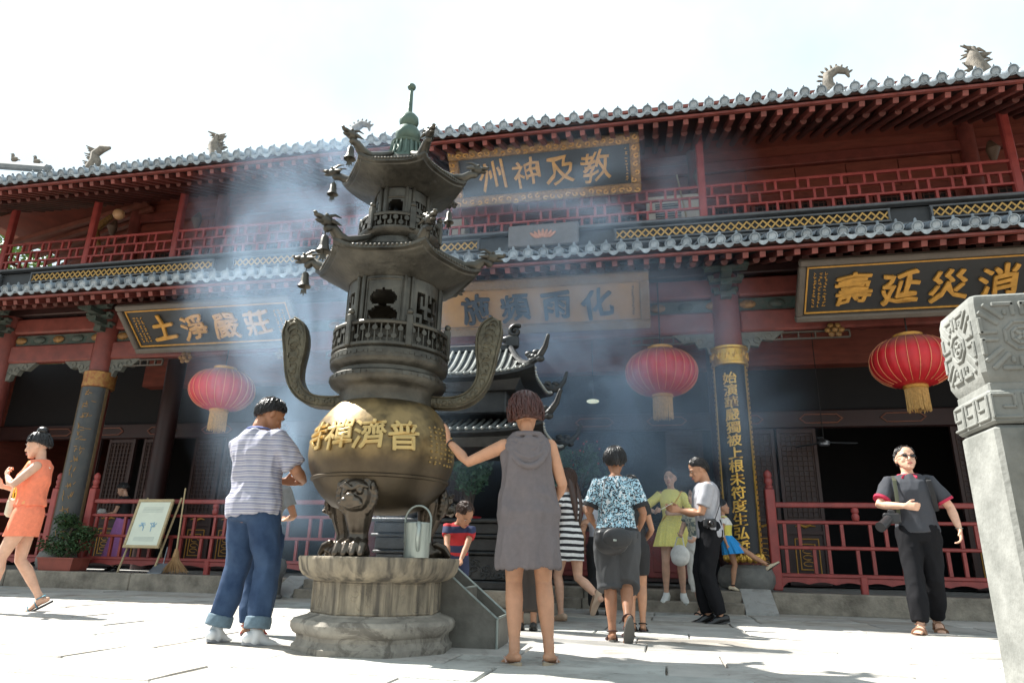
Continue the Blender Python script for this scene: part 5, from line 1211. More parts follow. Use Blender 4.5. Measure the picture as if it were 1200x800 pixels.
def build(label, loc, rz, h, skin_m, female=False, hip=(0, 0, .92), lean=(0, 0), twist=0, feetL=(.09, 0), feetR=(-.09, 0), ankL=None, ankR=None, toeL=(0, -1, -.25), toeR=(0, -1, -.25),
          handL=(.30, -.02, .86), handR=(-.30, -.02, .86), elbL=(.4, .8, 0), elbR=(-.4, .8, 0), hL=None, hR=None, head=(0, 0, 0), vox=.008, fat=1.0, kneeL=(0, -1, 0), kneeR=(0, -1, 0), group=None, face=True, kid=1.0):
    p = Person(); s = h / 1.72; p.s = s; p.female = female; p.fat = fat; p.vox = vox
    p.root = thing('person', label, 'person', loc, math.radians(rz), group)
    pel = V(*hip); up = V(lean[0], -lean[1], 1).normalized(); rt = V(math.cos(math.radians(twist)), math.sin(math.radians(twist)), 0); rt = (rt - up * rt.dot(up)).normalized(); fw = up.cross(rt)   # fw points backward (+Y)
    p.pel, p.up, p.rt, p.bk = pel, up, rt, fw
    p.neck = pel + up * .545; sw = .150 if female else .168
    p.T = TORSO_F if female else TORSO_M
    p.shL = pel + up * .455 + rt * sw * fat ** .5; p.shR = pel + up * .455 - rt * sw * fat ** .5
    p.hipL = pel - up * .01 + V(1, 0, 0) * .085; p.hipR = pel - up * .01 - V(1, 0, 0) * .085
    aL = V(*ankL) if ankL else V(feetL[0], feetL[1], .085); aR = V(*ankR) if ankR else V(feetR[0], feetR[1], .085)
    p.knL, p.anL = ik(p.hipL, aL, .435, .41, kneeL); p.knR, p.anR = ik(p.hipR, aR, .435, .41, kneeR)
    p.elL, p.wrL = ik(p.shL, V(*handL), .285, .25, elbL); p.elR, p.wrR = ik(p.shR, V(*handR), .285, .25, elbR)
    p.toeL, p.toeR = V(*toeL).normalized(), V(*toeR).normalized()
    b = MB(); rings = []
    for z, w_, d_, yc in p.T:
        if z < .12: w_, d_ = w_ * .92, d_ * .90
        rings.append([pel + up * z + fw * yc + rt * w_ * fat * math.cos(a) * (1) + fw * d_ * fat * math.sin(a) for a in (2 * PI * k / 28 for k in range(28))])
    b.loft(rings)
    Hm = Matrix.Rotation(math.radians(head[0]), 3, 'Z') @ Matrix.Rotation(math.radians(head[1]), 3, 'X') @ Matrix.Rotation(math.radians(head[2]), 3, 'Y')
    B0 = Matrix((rt, fw, up)).transposed(); p.Hm = B0 @ Hm
    p.hb = p.neck + up * .016 - fw * .010                         # chin level
    HS = 1.07 * kid
    def hp(x, y, z): return p.hb + p.Hm @ (V(x, y, z) * HS)
    p.hp = hp
    b.tube([p.neck - up * .06 + fw * .01, p.neck + up * .02 + fw * .006, hp(0, .018, .05)], [(.058 if not female else .048, .056 if not female else .048), (.052 if not female else .044,) * 2, (.052 if not female else .044,) * 2], 18, ref=fw)
    prof = [(-.002, .018, -.080, -.045), (.010, .034, -.090, -.025), (.035, .052, -.092, .012), (.062, .062, -.090, .045), (.095, .069, -.088, .078), (.130, .0735, -.090, .094), (.165, .072, -.088, .093), (.195, .060, -.074, .078), (.215, .040, -.048, .052), (.226, .014, -.015, .018)]
    b.loft([[hp(w_ * math.copysign(abs(math.cos(a)) ** .9, math.cos(a)), (yf + yb) / 2 + (yb - yf) / 2 * math.sin(a), z) for a in (2 * PI * k / 28 for k in range(28))] for z, w_, yf, yb in prof])
    if face:
        b.tube([hp(0, -.086, .118), hp(0, -.101, .088), hp(0, -.106, .076)], [(.008, .008), (.011, .012), (.015, .011)], 10)
        b.ball(hp(-.013, -.094, .073), .0085 * HS, 8, 6); b.ball(hp(.013, -.094, .073), .0085 * HS, 8, 6)
        b.ball(hp(0, -.090, .045), (.022 * HS, .010 * HS, .012 * HS), 10, 6, rot=p.Hm); b.ball(hp(0, -.084, .012), (.018 * HS, .012 * HS, .012 * HS), 10, 6, rot=p.Hm)
        for sx in (-1, 1):
            b.tube([hp(sx * .012, -.088, .124), hp(sx * .035, -.084, .129), hp(sx * .055, -.066, .124)], [.008, .009, .006], 8)
            b.ball(hp(sx * .040, -.066, .075), (.020 * HS, .018 * HS, .020 * HS), 8, 6, rot=p.Hm)
    for sx in (-1, 1): b.ball(hp(sx * .074, .006, .098), (.010 * HS, .019 * HS, .031 * HS), 10, 8, rot=p.Hm)
    g = fat ** .5
    for sh, el, wr in ((p.shL, p.elL, p.wrL), (p.shR, p.elR, p.wrR)):
        m1, m2 = sh.lerp(el, .35), el.lerp(wr, .3)
        k = .86 if female else 1.0
        b.tube([sh, m1, el, m2, el.lerp(wr, .75), wr], [.055 * k * g, .050 * k * g, .039 * k * g, .041 * k * g, .031 * k * g, (.026 * k, .021 * k)], 16)
    for sx, hj, kn, an, toe, kh in ((1, p.hipL, p.knL, p.anL, p.toeL, kneeL), (-1, p.hipR, p.knR, p.anR, p.toeR, kneeR)):
        bkd = -V(*kh).normalized(); k = g
        b.tube([hj + V(0, 0, .02), hj.lerp(kn, .3), hj.lerp(kn, .72), kn, kn.lerp(an, .28) + bkd * .012, kn.lerp(an, .55) + bkd * .006, kn.lerp(an, .85), an], [.086 * k, .084 * k, .063 * k, .053 * k, .056 * k, .048 * k, .034 * k, .036], 18)
        sidev = toe.cross(V(0, 0, 1)).normalized() if abs(toe.z) < .9 else V(1, 0, 0); fu = sidev.cross(toe).normalized()
        heel = an - toe * .045 - fu * .052; ball_ = an + toe * .105 - fu * .062; tip = an + toe * .165 - fu * .066
        b.tube([an - fu * .0, an - fu * .03 + toe * .01], [.036, .034], 12)
        b.tube([heel, an + toe * .03 - fu * .040, ball_, tip], [(.026, .026), (.036, .034), (.042, .020), (.036, .013)], 14, ref=fu)
        for q in range(5): b.tube([tip - toe * .02 + sidev * (.030 - .0148 * q) * sx, tip + toe * (.030 - .005 * q) + sidev * (.031 - .015 * q) * sx], [.0085 + .003 * (q == 0)] * 2, 8)
    p.skin = skin_m
    def hand(wr, el, side, spec):
        fd = (wr - el).normalized(); spec = spec or {}
        hd = V(*spec['dir']).normalized() if 'dir' in spec else fd
        th = V(*spec['thumb']) if 'thumb' in spec else V(0, -1, 0) + V(0, 0, .2); th = (th - hd * th.dot(hd)).normalized()
        pn = hd.cross(th); 
        if 'palm' in spec:
            if pn.dot(V(*spec['palm'])) < 0: pn = -pn
        else:
            if pn.dot(V(-side, 0, 0)) < 0: pn = -pn
        curl = spec.get('curl', .35); k = .92 if female else 1.0; k *= (kid ** .0)
        b.tube([wr - hd * .01, wr + hd * .035 * k, wr + hd * .085 * k], [(.020 * k, .026 * k), (.015 * k, .036 * k), (.012 * k, .040 * k)], 14, ref=th)
        for q, (o_, L_) in enumerate(((.030, .066), (.010, .076), (-.011, .070), (-.030, .055))):
            c1 = curl * (1 + .12 * q); a0 = wr + hd * .085 * k + th * o_ * k; d1 = hd * math.cos(c1) + pn * math.sin(c1) + th * o_ * 1.2; d2 = hd * math.cos(c1 * 2.3) + pn * math.sin(c1 * 2.3); d3 = hd * math.cos(c1 * 3.1) + pn * math.sin(c1 * 3.1)
            a1 = a0 + d1.normalized() * L_ * .45 * k; a2 = a1 + d2.normalized() * L_ * .33 * k; a3 = a2 + d3.normalized() * L_ * .25 * k
            b.tube([a0 - hd * .015, a0, a1, a2, a3], [.0098 * k, .0098 * k, .0088 * k, .0080 * k, .0068 * k], 8)
        t0 = wr + hd * .025 * k + th * .028 * k; t1 = t0 + (hd * .6 + th * .65 + pn * .35).normalized() * .038 * k; t2 = t1 + (hd * .85 + th * .25 + pn * .35).normalized() * .030 * k
        b.tube([t0 - th * .012, t0, t1, t2], [.013 * k, .0125 * k, .0105 * k, .008 * k], 8)
        return wr + hd * .07 + pn * .02
    p.palmL = hand(p.wrL, p.elL, 1, hL); p.palmR = hand(p.wrR, p.elR, -1, hR)
    b.v = [tuple(Vector(v) * s) for v in b.v]
    p.body = obj('body', remesh(b, vox, 2), skin_m, p.root)
    if face:
        lb = MB()
        for sx in (-1, 1):
            ew = MB(); ed = MB(); eb = MB()
            ew.ball(hp(sx * .031, -.0845, .110) * s, (.0125 * s, .006 * s, .0062 * s), 10, 6, rot=p.Hm); ed.ball(hp(sx * .031, -.0890, .110) * s, (.0058 * s, .0035 * s, .0058 * s), 10, 6, rot=p.Hm)
            eb.tube([hp(sx * .014, -.0965, .128) * s, hp(sx * .034, -.0955, .134) * s, hp(sx * .052, -.080, .128) * s], [.003 * s, .0035 * s, .002 * s], 6)
            e_ = obj('eye', ew, EYEW, p.root, smooth=True); obj('iris', ed, EYED, e_, smooth=True); obj('eyebrow', eb, HB, p.root, smooth=True)
        lb.tube([hp(-.022, -.094, .0455) * s, hp(-.008, -.1005, .049) * s, hp(.008, -.1005, .049) * s, hp(.022, -.094, .0455) * s], [.003 * s, .0055 * s, .0055 * s, .003 * s], 7); lb.tube([hp(-.018, -.094, .043) * s, hp(0, -.101, .038) * s, hp(.018, -.094, .043) * s], [.003 * s, .006 * s, .003 * s], 7)
        obj('lips', lb, LIP, p.root, smooth=True)
    return p
def hair(p, m, front=58, side=88, back=118, thick=.014, drop=0.0, vol=1.0, seed=1, bangs=0, kid=1.0):
    s = p.s; out = []; inn = []; nphi = 72; nt = 22
    def lim(phi):              # phi 0 = face
        a = abs((phi + PI) % (2 * PI) - PI)
        if a < .75: t = front + (side - front) * (a / .75) ** 3 * .6
        elif a < 1.5: t = front + (side - front) * (.6 + .4 * (a - .75) / .75)
        else: t = side + (back - side) * min(1, (a - 1.5) / .9)
        return math.radians(t)
    rg = random.Random(seed)
    def pt(phi, th, off):
        wv = .0028 * math.sin(phi * 23 + 3 * math.sin(th * 3 + seed)) + .002 * math.sin(phi * 41 + seed)
        R_ = (V(.0755, .0955, .107) + V(1, 1, 1) * (off + (wv if off > .004 else 0))) * vol
        if th <= PI / 2 or drop <= 0: z = R_.z * math.cos(th); k = math.sin(th)
        else: z = -drop * (th - PI / 2) / math.radians(28); k = 1 - .10 * (th - PI / 2)
        return p.hp(R_.x * k * math.sin(phi), .003 - R_.y * k * math.cos(phi), .122 + z) * s
    R_ = []
    for i in range(nt + 1):
        ring = []
        for k in range(nphi):
            phi = 2 * PI * k / nphi; jag = 1 + (.03 * math.sin(k * 5.1 + seed) if i == nt else 0)
            ring.append(pt(phi, .02 + (lim(phi) * jag - .02) * i / nt, thick * (1 - .25 * (i / nt) ** 3)))
        R_.append(ring)
    for i in range(nt, -1, -3):
        R_.append([pt(2 * PI * k / nphi, .02 + (lim(2 * PI * k / nphi) - .02) * i / nt, -.004) for k in range(nphi)])
    o = obj('hair', MB().loft(R_), m, p.root, smooth='all')
    # loose locks break the outline
    q = MB()
    for k in range(170):
        phi = rg.uniform(.6, 2 * PI - .6); t0 = rg.uniform(.2, .8) * lim(phi); t1 = min(lim(phi) * rg.uniform(.96, 1.06), t0 + .8)
        q.tube([pt(phi + .05 * j * rg.uniform(-1, 1), t0 + (t1 - t0) * j / 4, thick * 1.0 + .001 + .004 * rg.random()) for j in range(5)], [.003 * s, .0045 * s, .0045 * s, .003 * s, .001 * s], 5)
    obj('hair_locks', q, m, p.root, smooth='all')
    return o
def ringt(p, z, ex, k=1.0, n=40, wob=0.0, lob=0, ph=0.0):
    Z = [t[0] for t in p.T]; w_ = float(np.interp(z, Z, [t[1] for t in p.T])); d_ = float(np.interp(z, Z, [t[2] for t in p.T])); yc = float(np.interp(z, Z, [t[3] for t in p.T]))
    return [(p.pel + p.up * z + p.bk * yc + p.rt * (w_ * p.fat * k + ex) * (1 + wob * math.cos(lob * a + ph)) * math.cos(a) + p.bk * (d_ * p.fat * k + ex) * (1 + wob * math.cos(lob * a + ph)) * math.sin(a)) for a in (2 * PI * j / n for j in range(n))]
def top(p, m, hem=0.0, ex=.016, sleeve=.6, sl_ex=.016, neckz=.522, vox=None, wr=.006, name='shirt', flare=.0, seed=0, hollow=True, parts=None, deep=0.0):
    s = p.s; b = MB(); zs = [hem + (neckz - hem) * i / 14 for i in range(15)]
    R_ = [ringt(p, z, ex + flare * max(0, (.15 - z)) - (.003 if z > .5 else 0)) for z in zs]
    if hollow: R_ = [ringt(p, hem + .10, ex - .012), ringt(p, hem + .004, ex + flare * max(0, .15 - hem) - .016)] + R_
    b.loft(R_)
    if sleeve > 0:
        g = p.fat ** .5 * (.86 if p.female else 1)
        for sh, el, wr_ in ((p.shL, p.elL, p.wrL), (p.shR, p.elR, p.wrR)):
            if sleeve <= 1: pts = [sh + (p.neck - sh) * .34 - p.up * .02, sh - (el - sh) * .02, sh.lerp(el, sleeve * .5), sh.lerp(el, sleeve)]; rr = [.045 * g + sl_ex * .2, .060 * g + sl_ex * .55, .054 * g + sl_ex * .8, .048 * g + sl_ex * 1.1]
            else: pts = [sh, sh.lerp(el, .5), el, el.lerp(wr_, (sleeve - 1) * .5), el.lerp(wr_, sleeve - 1)]; rr = [.058 * g + sl_ex * .6, .052 * g + sl_ex, .044 * g + sl_ex, .043 * g + sl_ex, .034 * g + sl_ex]
            b.tube(pts, rr, 20, round_=False)
    b.v = [tuple(Vector(v) * s) for v in b.v]
    return obj(name, remesh(b, vox or p.vox * 1.15, 2, wr * 1.5 * s, 6.5 / s, (1.3, 1.3, .75), seed), m, p.root)
def legs(p, m, waist=.12, end=1.0, loose=.014, cuff=.0, name='trousers', wr=.006, vox=None, seed=0, flare=.0):
    """end: 0 hip, 1 knee, 2 ankle"""
    s = p.s; b = MB()
    b.loft([ringt(p, z, loose * .8 + .008) for z in (waist, waist * .6, .0, -.05, -.11)] + [ringt(p, -.13, loose * .2, .8)])
    g = p.fat ** .5
    for hj, kn, an in ((p.hipL, p.knL, p.anL), (p.hipR, p.knR, p.anR)):
        P_ = [hj + V(0, 0, .02), hj.lerp(kn, .3), hj.lerp(kn, .7), kn, kn.lerp(an, .33), kn.lerp(an, .66), an]; R_ = [.090 * g, .088 * g, .070 * g, .060 * g, .060 * g, .052 * g, .044 * g]; T_ = [0, .3, .7, 1, 1.33, 1.66, 2.0]
        pts = []; rr = []
        for t in np.linspace(0, end, 9):
            i = min(int(np.searchsorted(T_, t, side='right')) - 1, 5); f = (t - T_[i]) / (T_[i + 1] - T_[i]); pts.append(P_[i].lerp(P_[i + 1], f)); rr.append(R_[i] + (R_[i + 1] - R_[i]) * f + loose * (1 + .35 * t) + (.006 * math.sin(t * 9) if 1 < t else 0) + flare * t)
        if cuff: pass
        b.tube(pts, rr, 22, round_=False)
    b.v = [tuple(Vector(v) * s) for v in b.v]
    fold = None
    return obj(name, remesh(b, vox or p.vox * 1.2, 2, wr * 1.5 * s, 6 / s, (1.5, 1.5, .8), seed), m, p.root)
def cuffs(p, m, at=1.85, w_=.075, r=.066, name='cuff'):
    for kn, an in ((p.knL, p.anL), (p.knR, p.anR)):
        a = kn.lerp(an, at - 1); d = (an - kn).normalized(); b = MB(); b.tube([a - d * w_ / 2, a, a + d * w_ / 2], [r, r * 1.04, r * 1.02], 24, round_=False); b.v = [tuple(Vector(v) * p.s) for v in b.v]
        obj(name, remesh(b, p.vox, 1, .003, 20), m, p.root)
def skirt(p, m, z0, z1, ex0=.02, ex1=.06, lobes=9, amp=.05, name='skirt', n=120, frill=0.0):
    """hollow skirt from z0 (waist, relative to the pelvis) down to z1"""
    s = p.s; R_ = []; N = 14
    def rg(z, e, a_, off=0):
        zc = max(z, -.02); base = ringt(p, zc, e + off, n=n); t = (z0 - z) / (z0 - z1); out = []
        for k, v in enumerate(base):
            a = 2 * PI * k / n; c = p.pel + p.up * zc; d = v - c; f = 1 + a_ * t * (math.cos(lobes * a + 1.3 * math.sin(2 * a)) + .4 * math.cos(lobes * 2.7 * a + 1)) + (frill * t ** 6 * math.sin(lobes * 5 * a) if frill else 0)
            leg = (p.knL + p.knR) / 2 - (p.hipL + p.hipR) / 2; sh = V(leg.x, leg.y, 0) * .5 * t
            out.append(c + V(0, 0, z - zc) + d * f + sh)
        return out
    for i in range(N + 1): t = i / N; R_.append(rg(z0 + (z1 - z0) * t, ex0 + (ex1 - ex0) * t, amp))
    for i in range(N, 4, -3): t = i / N; R_.append(rg(z0 + (z1 - z0) * t + .001, ex0 + (ex1 - ex0) * t, amp, -.008))
    b = MB().loft([[v * s for v in r] for r in R_]); return obj(name, b, m, p.root, smooth=60)
def shoe(p, m, sole=None, h=.012, name='shoe', high=0.0, which='LR'):
    for sx, an, toe in ((1, p.anL, p.toeL), (-1, p.anR, p.toeR)):
        if ('L' if sx > 0 else 'R') not in which: continue
        side = toe.cross(V(0, 0, 1)).normalized() if abs(toe.z) < .9 else V(1, 0, 0); fu = side.cross(toe).normalized(); b = MB(); c = MB()
        b.tube([an - toe * .052 - fu * .045, an + toe * .02 - fu * (.038 - high), an + toe * .10 - fu * .056, an + toe * .195 - fu * .062], [(.036, .040), (.043, .046), (.050, .030), (.040, .020)], 18, ref=fu)
        if high: b.tube([an - fu * .05, an - fu * .01], [.048, .046], 18)
        b.v = [tuple(Vector(v) * p.s) for v in b.v]; o = obj(name, remesh(b, .0065, 2), m, p.root)
        for t, w_ in ((-.075, .030), (-.04, .040), (.04, .043), (.11, .052), (.17, .047), (.205, .03)): pass
        rings = []
        for z in (-.088, -.070): rings.append([(an + toe * (.065 + .145 * math.cos(a)) + side * (.046 + .007 * math.cos(a)) * math.sin(a) + fu * z) * p.s for a in (2 * PI * k / 24 for k in range(24))])
        obj('sole', MB().loft(rings), sole or m, o)
def sandal(p, m, sole, strapm=None, thick=.018, name='sandal', thong=False, which='LR'):
    for sx, an, toe in ((1, p.anL, p.toeL), (-1, p.anR, p.toeR)):
        if ('L' if sx > 0 else 'R') not in which: continue
        side = toe.cross(V(0, 0, 1)).normalized() if abs(toe.z) < .9 else V(1, 0, 0); fu = side.cross(toe).normalized()
        rings = [[(an + toe * (.065 + .150 * math.cos(a)) + side * (.045 + .009 * math.cos(a)) * math.sin(a) + fu * z) * p.s for a in (2 * PI * k / 28 for k in range(28))] for z in (-.082 - thick, -.082)]
        o = obj(name, MB().loft(rings), sole, p.root); b = MB()
        def strap(t, w_, lift=.0, r=.008): b.tube([(an + toe * t + side * w_ * math.cos(a) + fu * (-.082 + (.055 + lift) * math.sin(a))) * p.s for a in np.linspace(0, PI, 9)], [(r * p.s, .004 * p.s) if not thong else r * .6 * p.s] * 9, 6, ref=toe)
        if thong:
            for sd in (-1, 1): b.tube([(an + toe * .135 - fu * .045) * p.s, (an + toe * .10 + side * sd * .03 - fu * .035) * p.s, (an + toe * .03 + side * sd * .048 - fu * .07) * p.s], [.006 * p.s] * 3, 6)
        else: strap(.12, .050, -.012, .016); strap(.05, .045, .012, .010); b.tube([(an + toe * (.0 - .042 * math.cos(a)) + side * .042 * math.sin(a) - fu * .005) * p.s for a in np.linspace(-2.2, 2.2, 11)], [(.010 * p.s, .005 * p.s)] * 11, 6, ref=fu)
        obj('strap', b, strapm or m, o, smooth=True)
def prop(p, name, label, cat, anchor):
    """a carried thing: its own top-level Empty; add parts with the returned function in the person's local coordinates"""
    R3 = Matrix.Rotation(p.root.rotation_euler.z, 4, 'Z'); a = Vector(anchor) * p.s; wl = p.root.location + (R3 @ a)
    t = thing(name, label, cat, wl, p.root.rotation_euler.z)
    def add(nm, mb, m, smooth=True, parent=None, rm=0):
        mb.v = [tuple(Vector(v) * p.s - a) for v in mb.v]
        return obj(nm, remesh(mb, rm, 2) if rm else mb, m, parent or t, smooth=False if rm else smooth)
    return add
def world_to_local(loc, rz, h, w_):
    v = Matrix.Rotation(-math.radians(rz), 3, 'Z') @ (Vector(w_) - Vector(loc)); return tuple(v / (h / 1.72))
def fabric(name, c, rough=.85, **k): return mat(name, c, rough, var=k.pop('var', .10), scale=k.pop('scale', 30), bump=k.pop('bump', .0008), bscale=k.pop('bscale', 260), **k)

# 1 woman in grey hooded dress, hand on the urn
L1 = (-.84, 4.50, .0); R1 = 196; h1 = 1.67
tgt = world_to_local(L1, R1, h1, (-1.425, 4.56, 1.385))
w1 = build('woman with short auburn hair in a grey hooded dress touching the urn', L1, R1, h1, SK2, True, lean=(.03, .02), feetL=(.075, -.02), feetR=(-.15, -.05), toeL=(.35, -1, -.2), toeR=(-.45, -1, -.2),
           handL=tgt, elbL=(.2, .2, -1), hL=dict(dir=(.12, -.35, 1.0), thumb=(-.3, -1, .1), palm=(1, -.2, 0), curl=.12), handR=(-.20, -.20, 1.02), elbR=(-.25, 1, -.1), head=(-6, 4, 3), vox=.0065, fat=1.10)
F_grey = fabric('grey_jersey', (.125, .108, .112), bump=.001)
hair(w1, HA, front=60, side=114, back=118, thick=.028, drop=.062, vol=1.13, seed=3)
s = w1.s; b = MB()
R_ = [ringt(w1, -.335, .035), ringt(w1, -.335, .028)]
zz = [(.515, -.010), (.49, .004), (.44, .010), (.36, .014), (.27, .022), (.17, .034), (.08, .034), (0, .030), (-.08, .034)]
hemr = lambda z, e: [v + (V(0, 0, z + .08) if z < -.08 else V(0, 0, 0)) for v in ringt(w1, max(z, -.08), e, n=48)]
rings = [hemr(-.20, .020), hemr(-.335, .030), hemr(-.35, .050)] + [hemr(z, e) for z, e in ((-.28, .048), (-.20, .044), (-.08, .036), (0, .032), (.08, .036), (.17, .038), (.27, .026), (.36, .016), (.44, .010), (.49, .004), (.515, -.012))]
b.loft(rings)
b.v = [tuple(Vector(v) * s) for v in b.v]
obj('dress', remesh(b, .0075, 2, .026, 6.0, (1.6, 1.6, .5), 5), F_grey, w1.root)
b = MB()       # folded hood on the back: rolls of cloth round the neck
for k in range(5):
    r_ = .105 + .012 * k; b.tube([w1.pel + w1.up * (.53 - .012 * k - .050 * (1 - math.cos(a)) * .5 * (1 + k * .42)) + w1.rt * r_ * 1.0 * math.sin(a) + w1.bk * (-.03 + (r_ + .01 * k) * (.5 - .5 * math.cos(a)) * .95) for a in np.linspace(-2.9 + PI - PI + .4, 2.9 - .4, 15)] if False else
           [w1.pel + w1.up * (.545 - .046 * k * max(0, math.cos(a)) ** 1.3 - .012 * k - .02) + w1.rt * (.092 + .012 * k) * math.sin(a) + w1.bk * ((.078 + .014 * k) * math.cos(a) + .012) for a in np.linspace(-1.9, 1.9, 15)], [.018] + [.021] * 13 + [.014], 10)
b.ball(w1.pel + w1.up * .43 + w1.bk * .105, (.085, .025, .075), 14, 10)
b.v = [tuple(Vector(v) * s) for v in b.v]
obj('hood', remesh(b, .006, 1, .004, 12, (1, 1, 2.2), 2), F_grey, w1.root)
b = MB()
pass
for dz in (-.004,): obj('back_pleat', MB().tube([(w1.pel + w1.up * z + w1.bk * (float(np.interp(z, [0, .17, .27, .36], [.155, .130, .132, .130])))) * s for z in (.34, .28, .2, .1, .02)], [.004, .008, .009, .008, .004], 8), F_grey, w1.root, smooth=True)
sandal(w1, mat('sandal_beige', (.38, .30, .22), .6), mat('sandal_sole_tan', (.33, .26, .18), .7), mat('sandal_strap_pink', (.42, .30, .26), .5), .022, 'flip_flop', True)
obj('bracelet', MB().tube([(w1.wrL.lerp(w1.elL, .12) + (w1.wrL - w1.elL).normalized().orthogonal().normalized() * .0) * s + Matrix.Rotation(a, 3, (w1.wrL - w1.elL).normalized()) @ ((w1.wrL - w1.elL).normalized().orthogonal().normalized() * .031 * s) for a in np.linspace(0, 6.28, 14)], [.005] * 14, 6), EYED, w1.root)

# 2 man in striped polo and jeans, back to us
L2 = (-2.94, 4.70, 0); R2 = 162; h2 = 1.78
w2 = build('man in a pale striped polo shirt and turned up blue jeans, back to the camera', L2, R2, h2, SK3, False, hip=(.01, 0, .925), lean=(.06, -.02), feetL=(.20, .02), feetR=(-.13, -.04), toeL=(.35, -1, -.2), toeR=(-.3, -1, -.2),
           handL=(.07, -.30, 1.12), handR=(-.13, -.31, 1.12), elbL=(.8, .5, -.3), elbR=(-.8, .5, -.4), hL=dict(dir=(-.8, -.6, .1), thumb=(0, 0, 1), curl=.6), hR=dict(dir=(.8, -.6, .1), thumb=(0, 0, 1), curl=.6), head=(-18, 30, 0), vox=.0068, fat=1.16)
hair(w2, HB, front=50, side=84, back=126, thick=.012, seed=5)
F_pol = fabric('striped_polo', (.27, .27, .34)); zstripe(F_pol, .0, .40, 52, (.42, .42, .46), wob=.25); zstripe(F_pol, .62, .76, 26, (.14, .15, .26), wob=.12)
top(w2, F_pol, hem=-.08, ex=.026, sleeve=.86, sl_ex=.028, wr=.013, seed=3, vox=.0085, flare=.04)
b = MB(); b.tube([w2.pel + w2.up * (.535 + .008 * math.cos(a)) + w2.rt * .075 * math.sin(a) + w2.bk * (.068 * math.cos(a) + .008) for a in np.linspace(-2.6, 2.6, 15)], [(.024, .010)] * 15, 8, ref=(0, 0, 1)); b.v = [tuple(Vector(v) * w2.s) for v in b.v]; obj('collar', b, fabric('collar_blue', (.16, .20, .42)), w2.root, smooth=True)
F_jean = mat('blue_denim', (.012, .028, .070), .85, col2=(.050, .085, .155), scale=4, bump=.0012, bscale=240, spec=.2)
legs(w2, F_jean, waist=.06, end=1.93, loose=.014, wr=.008, seed=2, vox=.0085)
cuffs(w2, mat('denim_cuff', (.10, .15, .19), .85, var=.2, scale=30), 1.86, .075, .085)
shoe(w2, mat('white_trainer', (.62, .64, .66), .5, var=.08), mat('trainer_sole', (.22, .23, .25), .7), high=.01)
# 3 hidden companion behind him
w3 = build('companion in blue jeans and red sandals mostly hidden behind the striped polo man', (-3.18, 5.28, 0), 200, 1.40, SK2, True, feetL=(.07, 0), feetR=(-.08, .05), vox=.010, handL=(.16, -.22, 1.1), handR=(-.16, -.22, 1.1))
hair(w3, HB, back=125, drop=.04); top(w3, fabric('grey_blue_top', (.25, .28, .30)), sleeve=.6); legs(w3, F_jean, end=1.95, loose=.018); sandal(w3, LIP, mat('sandal_sole_dark', (.05, .03, .03), .7), mat('sandal_red', (.40, .04, .04), .5))

# 4 boy peering over the rim
w4 = build('small boy in a red and navy top leaning on the pedestal rim beside the urn', (-1.77, 6.04, 0), 12, 1.10, SK2, False, hip=(0, .10, .92), lean=(.10, .42), feetL=(.08, .12), feetR=(-.08, .12), handL=(.10, -.42, .93), handR=(-.06, -.44, .92), elbL=(.6, 0, -.6), elbR=(-.6, 0, -.6), head=(38, 26, 0), vox=.008, kid=1.34,
           hL=dict(dir=(0, -1, -.3), thumb=(-1, 0, 0), palm=(0, 0, -1), curl=.2), hR=dict(dir=(0, -1, -.3), thumb=(1, 0, 0), palm=(0, 0, -1), curl=.2))
hair(w4, HBR, front=46, side=80, back=115, thick=.005, vol=1.0)
F_boy = fabric('red_navy_top', (.50, .03, .035)); zstripe(F_boy, .55, .95, 6.5, (.03, .04, .10)); top(w4, F_boy, sleeve=.5, ex=.012, hem=-.02); legs(w4, fabric('navy_shorts', (.03, .04, .09)), end=.8); shoe(w4, mat('boy_shoe', (.08, .08, .1), .6), high=.0)

# 5 woman in black and white striped dress, one leg kicked back
w5 = build('long haired woman in a black and white striped dress with one heel kicked back', (-.98, 7.75, 0), -128, 1.60, SK1, True, hip=(0, 0, .915), lean=(0, .05), feetL=(.05, -.10), ankR=(-.08, .40, .26), toeR=(0, -.35, -1), toeL=(0, -1, -.2), kneeR=(0, -1, -.2), handL=(.20, -.22, 1.05), handR=(-.22, -.15, 1.05), head=(10, 0, 0), vox=.009, elbR=(-.5, .8, 0))
hair(w5, HBR, front=56, side=100, back=128, thick=.018, drop=.10)
b = MB(); b.tube([w5.hp(-.05, .06, .10), w5.hp(-.07, .085, -.02), w5.hp(-.08, .10, -.16), w5.hp(-.07, .11, -.30), w5.hp(-.06, .10, -.40)], [(.035, .03), (.045, .03), (.045, .028), (.035, .022), (.012, .01)], 10); b.tube([w5.hp(.04, .07, .10), w5.hp(.04, .10, -.02), w5.hp(.03, .11, -.16), w5.hp(.02, .12, -.34)], [(.045, .03), (.055, .03), (.05, .028), (.015, .01)], 10)
b.v = [tuple(Vector(v) * w5.s) for v in b.v]; obj('long_hair', b, HBR, w5.root, smooth=True)
F_str = fabric('black_white_stripe', (.70, .70, .70)); zstripe(F_str, .0, .48, 15.5, (.012, .012, .016)); top(w5, F_str, hem=-.05, sleeve=.35, ex=.012, wr=.007); skirt(w5, F_str, .0, -.26, .016, .03, 6, .015)
shoe(w5, mat('flat_beige', (.50, .36, .26), .5), mat('flat_sole', (.25, .16, .10), .6))
